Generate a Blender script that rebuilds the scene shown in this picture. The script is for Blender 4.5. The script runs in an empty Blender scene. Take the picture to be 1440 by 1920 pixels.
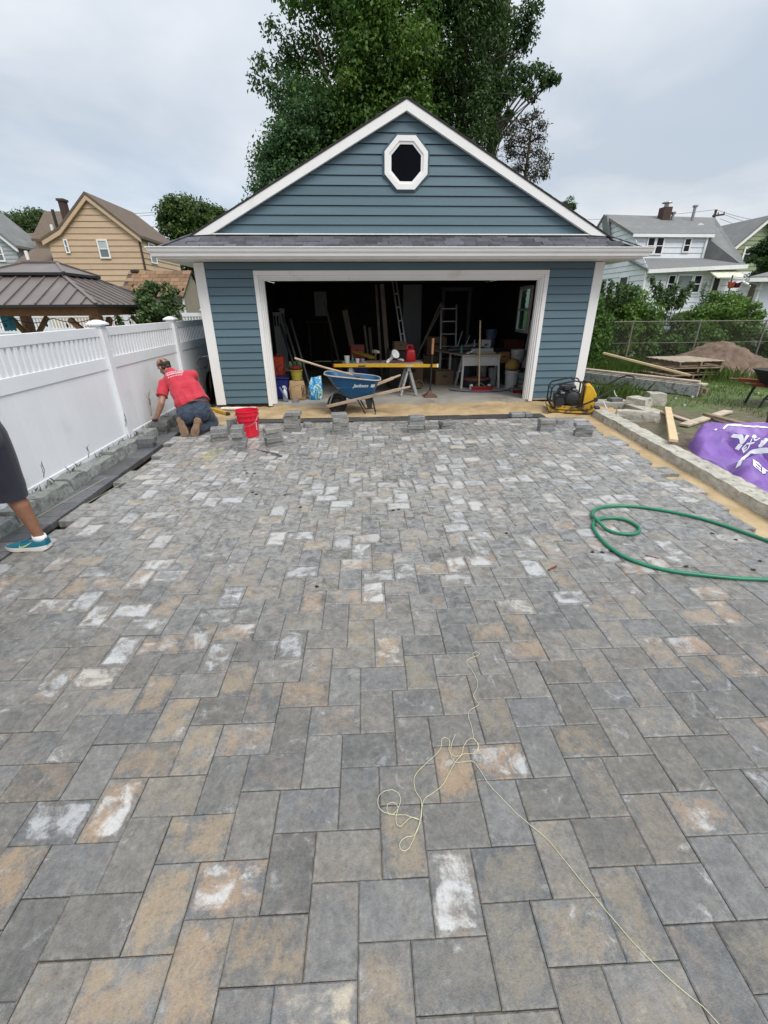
import bpy, bmesh, math, random
import numpy as np
from mathutils import Vector, Matrix, Euler
from mathutils.bvhtree import BVHTree
from mathutils import noise as mnoise

random.seed(7)
RNG = np.random.default_rng(7)
R = math.radians
S = bpy.context.scene
COL = S.collection

# ------------------------------------------------------------------ camera
CAM_H = 1.66823
F_PX, PITCH, YAW, ROLL = 808.145, R(25.4635), R(3.3298), R(-0.3861)
fw = Vector((math.sin(YAW)*math.cos(PITCH), math.cos(YAW)*math.cos(PITCH), -math.sin(PITCH)))
rt = Vector((math.cos(YAW), -math.sin(YAW), 0))
up = rt.cross(fw)
r2 = math.cos(ROLL)*rt + math.sin(ROLL)*up
u2 = -math.sin(ROLL)*rt + math.cos(ROLL)*up
camd = bpy.data.cameras.new('camera')
cam = bpy.data.objects.new('camera', camd)
COL.objects.link(cam)
m3 = Matrix((r2, u2, -fw)).transposed()
cam.matrix_world = Matrix.Translation((0, 0, CAM_H)) @ m3.to_4x4()
camd.sensor_fit = 'VERTICAL'
camd.sensor_height = 36.0
camd.lens = F_PX/1920*36.0
camd.clip_start = 0.05
camd.clip_end = 2000
S.camera = cam

# ------------------------------------------------------------------ world, sun, exposure
SUN_EL, SUN_AZ = R(50), R(145)      # azimuth clockwise from +Y: behind the camera, a little to the right
world = bpy.data.worlds.new('World')
S.world = world
world.use_nodes = True
wn = world.node_tree.nodes
wl = world.node_tree.links
wn.clear()
w_out = wn.new('ShaderNodeOutputWorld')
w_sky = wn.new('ShaderNodeTexSky')
w_sky.sky_type = 'NISHITA'
w_sky.sun_disc = False
w_sky.sun_elevation = SUN_EL
w_sky.sun_rotation = SUN_AZ
w_bg1 = wn.new('ShaderNodeBackground')
w_bg1.inputs[1].default_value = 0.10
wl.new(w_sky.outputs[0], w_bg1.inputs[0])
w_tc = wn.new('ShaderNodeTexCoord')
w_sep = wn.new('ShaderNodeSeparateXYZ')
wl.new(w_tc.outputs['Generated'], w_sep.inputs[0])
w_z = wn.new('ShaderNodeMath'); w_z.operation = 'MAXIMUM'; w_z.inputs[1].default_value = 0.0
wl.new(w_sep.outputs[2], w_z.inputs[0])
w_za = wn.new('ShaderNodeMath'); w_za.operation = 'ADD'; w_za.inputs[1].default_value = 0.16
wl.new(w_z.outputs[0], w_za.inputs[0])
w_dx = wn.new('ShaderNodeMath'); w_dx.operation = 'DIVIDE'
w_dy = wn.new('ShaderNodeMath'); w_dy.operation = 'DIVIDE'
wl.new(w_sep.outputs[0], w_dx.inputs[0]); wl.new(w_za.outputs[0], w_dx.inputs[1])
wl.new(w_sep.outputs[1], w_dy.inputs[0]); wl.new(w_za.outputs[0], w_dy.inputs[1])
w_cmb = wn.new('ShaderNodeCombineXYZ')
wl.new(w_dx.outputs[0], w_cmb.inputs[0]); wl.new(w_dy.outputs[0], w_cmb.inputs[1])
w_n1 = wn.new('ShaderNodeTexNoise'); w_n1.inputs['Scale'].default_value = 0.75; w_n1.inputs['Detail'].default_value = 6; w_n1.inputs['Roughness'].default_value = 0.5; w_n1.inputs['Distortion'].default_value = 0.3
wl.new(w_cmb.outputs[0], w_n1.inputs['Vector'])
w_r1 = wn.new('ShaderNodeValToRGB')
w_r1.color_ramp.elements[0].position = 0.40; w_r1.color_ramp.elements[0].color = (0.55, 0.615, 0.69, 1)
w_r1.color_ramp.elements[1].position = 0.60; w_r1.color_ramp.elements[1].color = (0.83, 0.845, 0.875, 1)
wl.new(w_n1.outputs[0], w_r1.inputs[0])
# overcast sky: luminance rises towards the zenith
w_p = wn.new('ShaderNodeMath'); w_p.operation = 'POWER'; w_p.inputs[1].default_value = 2.6
wl.new(w_z.outputs[0], w_p.inputs[0])
w_g = wn.new('ShaderNodeMath'); w_g.operation = 'MULTIPLY_ADD'; w_g.inputs[1].default_value = 1.35; w_g.inputs[2].default_value = 0.675
wl.new(w_p.outputs[0], w_g.inputs[0])
w_bg2 = wn.new('ShaderNodeBackground')
wl.new(w_r1.outputs[0], w_bg2.inputs[0]); wl.new(w_g.outputs[0], w_bg2.inputs[1])
w_n2 = wn.new('ShaderNodeTexNoise'); w_n2.inputs['Scale'].default_value = 0.45; w_n2.inputs['Detail'].default_value = 4
w_off = wn.new('ShaderNodeVectorMath'); w_off.operation = 'ADD'; w_off.inputs[1].default_value = (3.1, 7.7, 0)
wl.new(w_cmb.outputs[0], w_off.inputs[0]); wl.new(w_off.outputs[0], w_n2.inputs['Vector'])
w_r2 = wn.new('ShaderNodeMapRange'); w_r2.inputs[1].default_value = 0.35; w_r2.inputs[2].default_value = 0.62; w_r2.inputs[3].default_value = 0.62; w_r2.inputs[4].default_value = 0.97
wl.new(w_n2.outputs[0], w_r2.inputs[0])
w_mix = wn.new('ShaderNodeMixShader')
wl.new(w_r2.outputs[0], w_mix.inputs[0]); wl.new(w_bg1.outputs[0], w_mix.inputs[1]); wl.new(w_bg2.outputs[0], w_mix.inputs[2])
wl.new(w_mix.outputs[0], w_out.inputs[0])

sund = bpy.data.lights.new('sun', 'SUN')
sund.energy = 1.5
sund.angle = R(28)
sund.color = (1.0, 0.965, 0.91)
sun = bpy.data.objects.new('sun', sund)
COL.objects.link(sun)
sdir = Vector((math.sin(SUN_AZ)*math.cos(SUN_EL), math.cos(SUN_AZ)*math.cos(SUN_EL), math.sin(SUN_EL)))
sun.rotation_euler = sdir.to_track_quat('Z', 'Y').to_euler()
sun.location = sdir*60

S.view_settings.view_transform = 'Standard'
S.view_settings.look = 'None'
S.view_settings.exposure = 0.60
S.view_settings.gamma = 1.0
S.view_settings.use_curve_mapping = False
S.cycles.max_bounces = 8
S.cycles.transparent_max_bounces = 8

# ------------------------------------------------------------------ measuring helpers (points of the real place)
CAMP = Vector((0, 0, CAM_H))
def ray(px, py):
    return fw*F_PX + r2*(px-720) - u2*(py-960)
def at(px, py, Y):
    d = ray(px, py); return CAMP + d*(Y/d.y)
def gr(px, py, z=-0.045):
    d = ray(px, py); return CAMP + d*((z-CAM_H)/d.z)
def atx(px, py, X):
    d = ray(px, py); return CAMP + d*(X/d.x)
def V(*a): return Vector(a)

# ------------------------------------------------------------------ mesh builder
class MB:
    def __init__(s): s.v = []; s.f = []
    def add(s, vs, fs):
        o = len(s.v)
        s.v += [tuple(p) for p in vs]
        s.f += [tuple(i+o for i in f) for f in fs]
        return s
    def box(s, c, d, rot=None, ch=0.0):
        x, y, z = d[0]/2, d[1]/2, d[2]/2
        M3 = Euler(rot).to_matrix() if rot is not None and not isinstance(rot, Matrix) else (rot or Matrix.Identity(3))
        c = Vector(c)
        if ch <= 0:
            vs = [(a*x, b*y, e*z) for e in (-1, 1) for a, b in ((-1, -1), (1, -1), (1, 1), (-1, 1))]
            fs = [(3, 2, 1, 0), (4, 5, 6, 7), (0, 1, 5, 4), (1, 2, 6, 5), (2, 3, 7, 6), (3, 0, 4, 7)]
        else:
            k = ch
            def ring(zz, i): return [(-x+i, -y, zz), (x-i, -y, zz), (x, -y+i, zz), (x, y-i, zz), (x-i, y, zz), (-x+i, y, zz), (-x, y-i, zz), (-x, -y+i, zz)]
            def inner(zz): return [(-x+k, -y+k, zz), (x-k, -y+k, zz), (x-k, y-k, zz), (-x+k, y-k, zz)]
            vs = inner(-z) + ring(-z+k, k) + ring(z-k, k) + inner(z)
            fs = [(3, 2, 1, 0)]
            mp = [0, 1, 1, 2, 2, 3, 3, 0]
            for i in range(8):
                j = (i+1) % 8
                a, b = mp[i], mp[j]
                fs.append((a, b, 4+j, 4+i) if a != b else (a, 4+j, 4+i))
                fs.append((4+i, 4+j, 12+j, 12+i))
                fs.append((12+i, 12+j, 20+b, 20+a) if a != b else (12+i, 12+j, 20+a))
            fs.append((20, 21, 22, 23))
        return s.add([M3 @ Vector(p) + c for p in vs], fs)
    def bar(s, p0, p1, w, h, upv=(0, 0, 1), ch=0.0):
        p0, p1 = Vector(p0), Vector(p1)
        d = p1-p0; L = d.length; d = d/L
        u = Vector(upv)
        if abs(d.dot(u)) > 0.98: u = Vector((0, 1, 0)) if abs(d.y) < .9 else Vector((1, 0, 0))
        y = u.cross(d).normalized(); z = d.cross(y)
        return s.box((p0+p1)/2, (L, w, h), Matrix((d, y, z)).transposed(), ch)
    def tube(s, pts, r, n=8, closed=False, cap=True):
        pts = [Vector(p) for p in pts]
        N = len(pts)
        rs = r if isinstance(r, (list, tuple)) else [r]*N
        vs = []; prev = None
        for i, p in enumerate(pts):
            if closed: t = pts[(i+1) % N]-pts[i-1]
            else: t = pts[min(i+1, N-1)]-pts[max(i-1, 0)]
            t.normalize()
            if prev is None:
                a = Vector((0, 0, 1)) if abs(t.z) < .9 else Vector((1, 0, 0))
                a = (a-t*a.dot(t)).normalized()
            else:
                a = prev-t*prev.dot(t)
                a = a.normalized() if a.length > 1e-6 else t.orthogonal().normalized()
            prev = a
            b = t.cross(a)
            vs += [p+(a*math.cos(2*math.pi*k/n)+b*math.sin(2*math.pi*k/n))*rs[i] for k in range(n)]
        fs = []
        for i in range(N if closed else N-1):
            j = (i+1) % N
            for k in range(n):
                l = (k+1) % n
                fs.append((i*n+k, i*n+l, j*n+l, j*n+k))
        if cap and not closed:
            fs.append(tuple(range(n-1, -1, -1)))
            fs.append(tuple((N-1)*n+k for k in range(n)))
        return s.add(vs, fs)
    def lathe(s, prof, n=24, c=(0, 0, 0), M3=None, sx=1, sy=1):
        c = Vector(c); vs = []; fs = []
        M3 = M3 or Matrix.Identity(3)
        for r, z in prof:
            vs += [M3 @ Vector((r*math.cos(2*math.pi*k/n)*sx, r*math.sin(2*math.pi*k/n)*sy, z))+c for k in range(n)]
        for i in range(len(prof)-1):
            for k in range(n):
                l = (k+1) % n
                fs.append((i*n+k, i*n+l, (i+1)*n+l, (i+1)*n+k))
        if prof[0][0] > 1e-5: fs.append(tuple(range(n-1, -1, -1)))
        if prof[-1][0] > 1e-5: fs.append(tuple((len(prof)-1)*n+k for k in range(n)))
        return s.add(vs, fs)
    def prism(s, poly, off):
        n = len(poly); off = Vector(off)
        vs = [Vector(p) for p in poly]+[Vector(p)+off for p in poly]
        fs = [tuple(range(n-1, -1, -1)), tuple(range(n, 2*n))]
        fs += [(i, (i+1) % n, n+(i+1) % n, n+i) for i in range(n)]
        return s.add(vs, fs)
    def ring(s, outer, inner, off):
        n = len(outer); off = Vector(off)
        o = [Vector(p) for p in outer]; i_ = [Vector(p) for p in inner]
        vs = o+i_+[p+off for p in o]+[p+off for p in i_]
        fs = []
        for k in range(n):
            l = (k+1) % n
            fs += [(k, l, n+l, n+k), (2*n+k, 3*n+k, 3*n+l, 2*n+l), (k, 2*n+k, 2*n+l, l), (n+k, n+l, 3*n+l, 3*n+k)]
        return s.add(vs, fs)
    def loft(s, rings, cap=True):
        n = len(rings[0]); vs = [p for r_ in rings for p in r_]; fs = []
        for i in range(len(rings)-1):
            for k in range(n):
                l = (k+1) % n
                fs.append((i*n+k, i*n+l, (i+1)*n+l, (i+1)*n+k))
        if cap:
            fs.append(tuple(range(n-1, -1, -1))); fs.append(tuple((len(rings)-1)*n+k for k in range(n)))
        return s.add(vs, fs)
    def cap(s, p0, p1, r0, r1, n=14):
        p0, p1 = Vector(p0), Vector(p1)
        d = p1-p0; L = d.length
        q = d.to_track_quat('Z', 'Y').to_matrix() if L > 1e-6 else Matrix.Identity(3)
        prof = []
        for i in range(6): a = -math.pi/2+i*math.pi/2/5; prof.append((max(r0*math.cos(a), 1e-4), r0*math.sin(a)))
        for i in range(6): a = i*math.pi/2/5; prof.append((max(r1*math.cos(a), 1e-4), L+r1*math.sin(a)))
        return s.lathe(prof, n, p0, q)
    def ball(s, c, r, n=12, sc=(1, 1, 1), M3=None):
        prof = [(max(r*math.cos(a), 1e-4), r*math.sin(a)*sc[2]) for a in [(-.5+i/(n//2+2))*math.pi for i in range(n//2+3)]]
        return s.lathe(prof, n, c, M3, sc[0], sc[1])
    def jitter(s, a, k=3.0, seed=0):
        o = Vector((seed*3.3, seed*1.7, seed))
        s.v = [tuple(Vector(p)+a*mnoise.noise_vector(Vector(p)*k+o)) for p in s.v]
        return s

WO = {}
def link(name, me, parent=None, origin=(0, 0, 0)):
    o = bpy.data.objects.new(name, me); COL.objects.link(o)
    w = Vector(origin); WO[o] = w
    if parent is not None:
        o.parent = parent; o.location = w-WO[parent]
    else:
        o.location = w
    return o
def mesh_from(name, vs, fs, mat, smooth=False):
    me = bpy.data.meshes.new(name)
    me.from_pydata(vs, [], fs)
    if mat is not None: me.materials.append(mat)
    if smooth: me.shade_smooth()
    return me
def part(name, mb, mat, parent=None, smooth=False, recalc=True, auto=None):
    """one mesh object; its origin is at the middle of its base"""
    a = np.array(mb.v, dtype=float)
    lo, hi = a.min(0), a.max(0)
    c = np.array([(lo[0]+hi[0])/2, (lo[1]+hi[1])/2, lo[2]])
    me = mesh_from(name, (a-c).tolist(), mb.f, mat, smooth)
    if recalc:
        bm = bmesh.new(); bm.from_mesh(me); bmesh.ops.recalc_face_normals(bm, faces=bm.faces); bm.to_mesh(me); bm.free()
    if auto is not None: smooth_angle(me, auto)
    return link(name, me, parent, c)
def smooth_angle(me, ang):
    me.shade_smooth()
    bm = bmesh.new(); bm.from_mesh(me)
    for e in bm.edges:
        if len(e.link_faces) == 2 and e.calc_face_angle(0) > R(ang): e.smooth = False
    bm.to_mesh(me); bm.free()
def thing(name, label, cat, loc=(0, 0, 0), group=None, kind=None):
    o = bpy.data.objects.new(name, None); COL.objects.link(o)
    o.empty_display_size = .1
    o.location = Vector(loc); WO[o] = Vector(loc)
    return tag(o, label, cat, group, kind)
def tag(o, label=None, cat=None, group=None, kind=None):
    if label: o['label'] = label
    if cat: o['category'] = cat
    if group: o['group'] = group
    if kind: o['kind'] = kind
    return o
def single(name, mb, mat, label, cat, group=None, smooth=False, auto=None):
    return tag(part(name, mb, mat, None, smooth, True, auto), label, cat, group)
def struct(name, mb, mat, smooth=False):
    return tag(part(name, mb, mat, None, smooth), None, None, None, 'structure')
def piece(name, me, parent, loc, rot=(0, 0, 0), scale=(1, 1, 1)):
    o = link(name, me, parent, loc); o.rotation_euler = rot; o.scale = scale
    return o
def copy_tree(o, parent=None):
    c = o.copy(); COL.objects.link(c); WO[c] = WO[o].copy()
    if parent is not None: c.parent = parent
    for ch in list(o.children): copy_tree(ch, c)
    return c
def fast_mesh(name, verts, faces, mat, smooth=False):
    verts = np.ascontiguousarray(verts, dtype=np.float32); faces = np.ascontiguousarray(faces, dtype=np.int32)
    n, k = faces.shape
    me = bpy.data.meshes.new(name)
    me.vertices.add(len(verts)); me.vertices.foreach_set('co', verts.ravel())
    me.loops.add(n*k); me.loops.foreach_set('vertex_index', faces.ravel())
    me.polygons.add(n); me.polygons.foreach_set('loop_start', np.arange(0, n*k, k, dtype=np.int32))
    me.update(calc_edges=True)
    if mat is not None: me.materials.append(mat)
    if smooth: me.shade_smooth()
    return me

# ------------------------------------------------------------------ materials
def ramp(nt, fac, stops):
    n = nt.nodes.new('ShaderNodeValToRGB')
    e = n.color_ramp.elements
    while len(e) < len(stops): e.new(0.5)
    for i, (p, c) in enumerate(stops):
        e[i].position = p; e[i].color = (*c, 1)
    nt.links.new(fac, n.inputs[0])
    return n.outputs[0]
def nmath(nt, op, a, b=None, c=None, clamp=False):
    n = nt.nodes.new('ShaderNodeMath'); n.operation = op; n.use_clamp = clamp
    for i, x in enumerate((a, b, c)):
        if x is None: continue
        if isinstance(x, (int, float)): n.inputs[i].default_value = x
        else: nt.links.new(x, n.inputs[i])
    return n.outputs[0]
def nmix(nt, fac, a, b, mode='MIX'):
    n = nt.nodes.new('ShaderNodeMix'); n.data_type = 'RGBA'; n.blend_type = mode
    for i, x in ((0, fac), (6, a), (7, b)):
        if isinstance(x, (int, float)): n.inputs[i].default_value = x
        elif isinstance(x, tuple): n.inputs[i].default_value = (*x, 1)
        else: nt.links.new(x, n.inputs[i])
    return n.outputs[2]
def nnoise(nt, vec, scale, detail=4, rough=.55, dist=0.0):
    n = nt.nodes.new('ShaderNodeTexNoise')
    n.inputs['Scale'].default_value = scale; n.inputs['Detail'].default_value = detail
    n.inputs['Roughness'].default_value = rough; n.inputs['Distortion'].default_value = dist
    if vec is not None: nt.links.new(vec, n.inputs['Vector'])
    return n.outputs[0]
def nrange(nt, x, a, b, c=0.0, d=1.0):
    n = nt.nodes.new('ShaderNodeMapRange'); n.interpolation_type = 'SMOOTHSTEP'
    nt.links.new(x, n.inputs[0])
    for i, q in enumerate((a, b, c, d)):
        if isinstance(q, (int, float)): n.inputs[i+1].default_value = q
        else: nt.links.new(q, n.inputs[i+1])
    return n.outputs[0]
def nscale(nt, vec, s):
    n = nt.nodes.new('ShaderNodeVectorMath'); n.operation = 'MULTIPLY'; n.inputs[1].default_value = s
    nt.links.new(vec, n.inputs[0]); return n.outputs[0]
def newmat(name):
    m = bpy.data.materials.new(name); m.use_nodes = True
    nt = m.node_tree; b = nt.nodes['Principled BSDF']
    return m, nt, b
def rand_out(nt, island):
    if island: return nt.nodes.new('ShaderNodeNewGeometry').outputs['Random Per Island']
    return nt.nodes.new('ShaderNodeObjectInfo').outputs['Random']
def pos_out(nt): return nt.nodes.new('ShaderNodeNewGeometry').outputs['Position']
def obj_out(nt): return nt.nodes.new('ShaderNodeTexCoord').outputs['Object']
def bump(nt, b, h, strength=.3, dist=.01):
    n = nt.nodes.new('ShaderNodeBump'); n.inputs['Strength'].default_value = strength; n.inputs['Distance'].default_value = dist
    nt.links.new(h, n.inputs['Height']); nt.links.new(n.outputs[0], b.inputs['Normal'])
def M(name, col, rough=.6, var=.18, scale=6, grain=90, bstr=.12, bdist=.004, metal=0.0, island=None, ivar=.25, dirt=None, dscale=3, dlo=.5, dhi=.75, stretch=(1, 1, 1), spec=.4, trans=0.0):
    """plain coloured material with mottling, fine grain relief and optional dirt"""
    m, nt, b = newmat(name)
    P = pos_out(nt)
    Ps = nscale(nt, P, stretch)
    n1 = nnoise(nt, Ps, scale, 5)
    c1 = tuple(max(0, x*(1-var)) for x in col); c2 = tuple(min(1, x*(1+var)) for x in col)
    c = ramp(nt, n1, [(.3, c1), (.7, c2)])
    if island is not None:
        rr = rand_out(nt, island)
        k = nmath(nt, 'MULTIPLY_ADD', rr, 2*ivar, 1-ivar)
        cv = nt.nodes.new('ShaderNodeCombineColor')
        for i in range(3): nt.links.new(k, cv.inputs[i])
        c = nmix(nt, 1.0, c, cv.outputs[0], 'MULTIPLY')
    if dirt is not None:
        d = nrange(nt, nnoise(nt, P, dscale, 6, .62, .4), dlo, dhi)
        c = nmix(nt, d, c, dirt)
    nt.links.new(c, b.inputs['Base Color'])
    g = nnoise(nt, Ps, grain, 3)
    rr = nmath(nt, 'MULTIPLY_ADD', n1, .25, rough-.12, clamp=True)
    nt.links.new(rr, b.inputs['Roughness'])
    b.inputs['Metallic'].default_value = metal
    b.inputs['Specular IOR Level'].default_value = spec
    if trans: b.inputs['Transmission Weight'].default_value = trans
    if bstr > 0: bump(nt, b, g, bstr, bdist)
    return m
def leafmat(name, stops, rough=.5, trans=.35, obj=False):
    m, nt, b = newmat(name)
    r_ = rand_out(nt, not obj)
    n1 = nnoise(nt, pos_out(nt), .9, 3)
    f = nmath(nt, 'MULTIPLY_ADD', r_, .55, nmath(nt, 'MULTIPLY_ADD', n1, .9, -.22), clamp=True)
    c = ramp(nt, f, stops)
    nt.links.new(c, b.inputs['Base Color'])
    b.inputs['Roughness'].default_value = rough
    b.inputs['Specular IOR Level'].default_value = .3
    t = nt.nodes.new('ShaderNodeBsdfTranslucent'); nt.links.new(c, t.inputs[0])
    mx = nt.nodes.new('ShaderNodeMixShader'); mx.inputs[0].default_value = trans
    out = nt.nodes['Material Output']
    nt.links.new(b.outputs[0], mx.inputs[1]); nt.links.new(t.outputs[0], mx.inputs[2]); nt.links.new(mx.outputs[0], out.inputs[0])
    return m
def paver_mat(name, island, wet=False, fresh=False):
    m, nt, b = newmat(name)
    rnd = rand_out(nt, island)
    P = pos_out(nt)
    def h(k):
        w = nt.nodes.new('ShaderNodeTexWhiteNoise'); w.noise_dimensions = '1D'
        nt.links.new(nmath(nt, 'MULTIPLY', rnd, k), w.inputs['W']); return w.outputs['Value']
    h1, h2, h3, h4 = h(913.7), h(377.3), h(641.9), h(211.1)
    cmb = nt.nodes.new('ShaderNodeCombineXYZ')
    nt.links.new(nmath(nt, 'MULTIPLY', h1, 70), cmb.inputs[0]); nt.links.new(nmath(nt, 'MULTIPLY', h2, 70), cmb.inputs[1])
    add = nt.nodes.new('ShaderNodeVectorMath'); nt.links.new(P, add.inputs[0]); nt.links.new(cmb.outputs[0], add.inputs[1])
    Q = add.outputs[0]
    uvn = nt.nodes.new('ShaderNodeUVMap'); uvn.uv_map = 'uv'
    sp = nt.nodes.new('ShaderNodeSeparateXYZ'); nt.links.new(uvn.outputs[0], sp.inputs[0])
    def ed(o): return nmath(nt, 'SUBTRACT', .5, nmath(nt, 'ABSOLUTE', nmath(nt, 'SUBTRACT', o, .5)))
    edge = nmath(nt, 'MINIMUM', nmath(nt, 'MULTIPLY', ed(sp.outputs[0]), 1.5), ed(sp.outputs[1]))     # 0 at the rim of the paver
    n1 = nnoise(nt, Q, 7, 5, .6)
    n2 = nnoise(nt, Q, 40, 5, .65)
    if wet:
        base = ramp(nt, nmath(nt, 'MULTIPLY_ADD', h1, .6, nmath(nt, 'MULTIPLY', n1, .4)), [(0.1, (.07, .072, .076)), (.9, (.15, .152, .157))])
    elif fresh:
        base = ramp(nt, nmath(nt, 'MULTIPLY_ADD', h1, .6, nmath(nt, 'MULTIPLY', n1, .4)), [(0.1, (.15, .15, .145)), (.9, (.235, .235, .226))])
    else:
        base = ramp(nt, nmath(nt, 'MULTIPLY_ADD', h1, .62, nmath(nt, 'MULTIPLY', n1, .42)), [(0.12, (.094, .093, .0895)), (.5, (.122, .1195, .1135)), (.85, (.155, .1505, .142)), (1.0, (.178, .172, .160))])
    # warm / cool tint from batch to batch
    tint = ramp(nt, h4, [(0, (.97, 1.0, 1.05)), (.5, (1.0, .995, .985)), (1, (1.05, 1.0, .93))])
    base = nmix(nt, 1.0, base, tint, 'MULTIPLY')
    n3 = nnoise(nt, Q, 15, 6, .7, .6)
    base = nmix(nt, 1.0, base, ramp(nt, n3, [(.32, (.80, .80, .80)), (.5, (1, 1, 1)), (.68, (1.28, 1.26, 1.22))]), 'MULTIPLY')
    mot = ramp(nt, n2, [(.3, (.74, .74, .74)), (.7, (1.25, 1.25, 1.25))])
    base = nmix(nt, .9, base, mot, 'MULTIPLY')
    if not wet:
        mid = nrange(nt, edge, .04, .26)
        # sand-coloured blend patches
        o = nmath(nt, 'MULTIPLY_ADD', nnoise(nt, Q, 120, 5, .75), .42, nmath(nt, 'MULTIPLY', nnoise(nt, Q, 10, 7, .72, .5), .86), )
        amt = nmath(nt, 'MULTIPLY', nrange(nt, h2, .35, 1.0), mid)
        om = nrange(nt, nmath(nt, 'ADD', o, nmath(nt, 'MULTIPLY', amt, .10)), .585, .80)
        oc = ramp(nt, h3, [(0, (.22, .19, .14)), (.5, (.32, .235, .138)), (1, (.38, .24, .13))])
        base = nmix(nt, nmath(nt, 'MULTIPLY', om, nmath(nt, 'MULTIPLY_ADD', nrange(nt, h2, .25, 1.0), .48, .14) if not fresh else .0), base, oc)
        # lime bloom, stronger on the pavers laid further up
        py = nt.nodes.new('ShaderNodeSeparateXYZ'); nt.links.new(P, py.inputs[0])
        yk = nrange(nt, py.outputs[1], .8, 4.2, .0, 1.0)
        w = nmath(nt, 'MULTIPLY_ADD', nnoise(nt, Q, 110, 3, .7), .14, nmath(nt, 'MULTIPLY', nnoise(nt, Q, 9, 6, .66, .6), .92))
        wamt = nmath(nt, 'MULTIPLY', nrange(nt, h3, nmath(nt, 'MULTIPLY_ADD', yk, -.52, .80), 1.0), nrange(nt, edge, .04, .16))
        wm = nrange(nt, nmath(nt, 'ADD', w, nmath(nt, 'MULTIPLY', wamt, nmath(nt, 'MULTIPLY_ADD', yk, .05, .17))), .61, .80)
        wc = ramp(nt, h1, [(0, (.38, .385, .39)), (.6, (.52, .52, .515)), (.85, (.54, .535, .52)), (1, (.47, .40, .29))])
        base = nmix(nt, nmath(nt, 'MULTIPLY', wm, .25 if fresh else .74), base, wc)
        base = nmix(nt, nmath(nt, 'MULTIPLY', nmath(nt, 'MULTIPLY', yk, nrange(nt, n3, .35, .62)), .0 if fresh else .46), base, (.43, .425, .41))      # pale grey film, stronger further up
        scuff = nmath(nt, 'MULTIPLY', nrange(nt, edge, .10, .03), nrange(nt, n2, .45, .7))
        base = nmix(nt, nmath(nt, 'MULTIPLY', scuff, .45), base, (.24, .235, .22))
    pit = nnoise(nt, Q, 95, 6, .78)
    base = nmix(nt, 1.0, base, ramp(nt, pit, [(.30, (.62, .62, .62)), (.46, (.98, .98, .98)), (.60, (1.06, 1.06, 1.05)), (.75, (1.5, 1.48, 1.42))]), 'MULTIPLY')
    spk = nrange(nt, nnoise(nt, Q, 330, 2), .62, .74)
    base = nmix(nt, nmath(nt, 'MULTIPLY', spk, .3), base, (.32, .31, .29))
    nt.links.new(base, b.inputs['Base Color'])
    if wet: nt.links.new(nmath(nt, 'MULTIPLY_ADD', n1, .3, .28), b.inputs['Roughness'])
    else: nt.links.new(nmath(nt, 'MULTIPLY_ADD', n2, .3, .34), b.inputs['Roughness'])
    b.inputs['Specular IOR Level'].default_value = .55
    hgt = nmath(nt, 'ADD', nmath(nt, 'ADD', nnoise(nt, Q, 220, 3), nmath(nt, 'MULTIPLY', n2, .8)), nmath(nt, 'MULTIPLY', n3, .8))
    bump(nt, b, hgt, .42, .005)
    return m
# ------------------------------------------------------------------ shared materials
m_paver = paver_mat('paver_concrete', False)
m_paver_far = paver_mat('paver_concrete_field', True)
m_paver_wet = paver_mat('paver_concrete_damp', False, wet=True)
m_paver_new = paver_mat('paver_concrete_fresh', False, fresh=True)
m_white = M('white_vinyl', (.76, .76, .745), .42, .03, 4, 60, .03, .002, dirt=(.6, .6, .57), dscale=2.2, dlo=.55, dhi=.85)
m_fence = M('white_fence_vinyl', (.73, .745, .765), .34, .03, 2, 40, .03, .002, island=False, ivar=.025, dirt=(.60, .61, .60), dscale=1.6, dlo=.56, dhi=.85, spec=.45)
m_trim = M('white_trim_paint', (.77, .765, .75), .5, .02, 2, 30, .0, .002, dirt=(.58, .55, .5), dscale=2.5, dlo=.56, dhi=.85)
m_blue = M('blue_grey_vinyl', (.094, .152, .184), .45, .07, 3, 26, .06, .003, island=False, ivar=.07, stretch=(.25, 1, 2), spec=.35)
m_bluedk = M('blue_trim_vinyl', (.06, .105, .13), .45, .05)
m_shingle = M('charcoal_shingle', (.088, .088, .098), .9, .2, 14, 300, .5, .006, island=False, ivar=.36, spec=.2)
m_roofdk = M('dark_roof_felt', (.06, .055, .055), .9, .2, 10, 200, .4, .006)
m_concrete = M('floor_concrete', (.34, .32, .285), .75, .12, 3, 120, .2, .003, dirt=(.2, .185, .16), dscale=1.7, dlo=.48, dhi=.75)
m_footing = M('footing_block', (.07, .055, .05), .9, .3, 8, 80, .4, .006)
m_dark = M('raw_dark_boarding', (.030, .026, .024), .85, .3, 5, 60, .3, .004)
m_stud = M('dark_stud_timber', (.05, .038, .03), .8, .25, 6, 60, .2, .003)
m_glass = M('dark_glass', (.010, .012, .016), .18, .1, 3, 30, 0, spec=.18)
m_void = M('unlit_glass', (.004, .005, .008), .5, .1, 3, 30, 0, spec=.03)
m_granite = M('split_granite', (.25, .262, .245), .8, .3, 24, 120, 1.0, .012, island=False, ivar=.12, dirt=(.12, .125, .125), dscale=26, dlo=.56, dhi=.7)
m_kerb = M('kerb_cement', (.46, .43, .36), .88, .25, 9, 90, .9, .014, island=False, ivar=.06, dirt=(.17, .165, .145), dscale=11, dlo=.52, dhi=.72)
m_wood = M('fresh_pine', (.58, .43, .25), .65, .12, 5, 60, .12, .003, stretch=(1, 1, 1), island=False, ivar=.1)
m_oldwood = M('weathered_board', (.40, .33, .25), .8, .2, 6, 50, .25, .004, island=False, ivar=.18, dirt=(.2, .16, .12), dscale=5)
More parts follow.
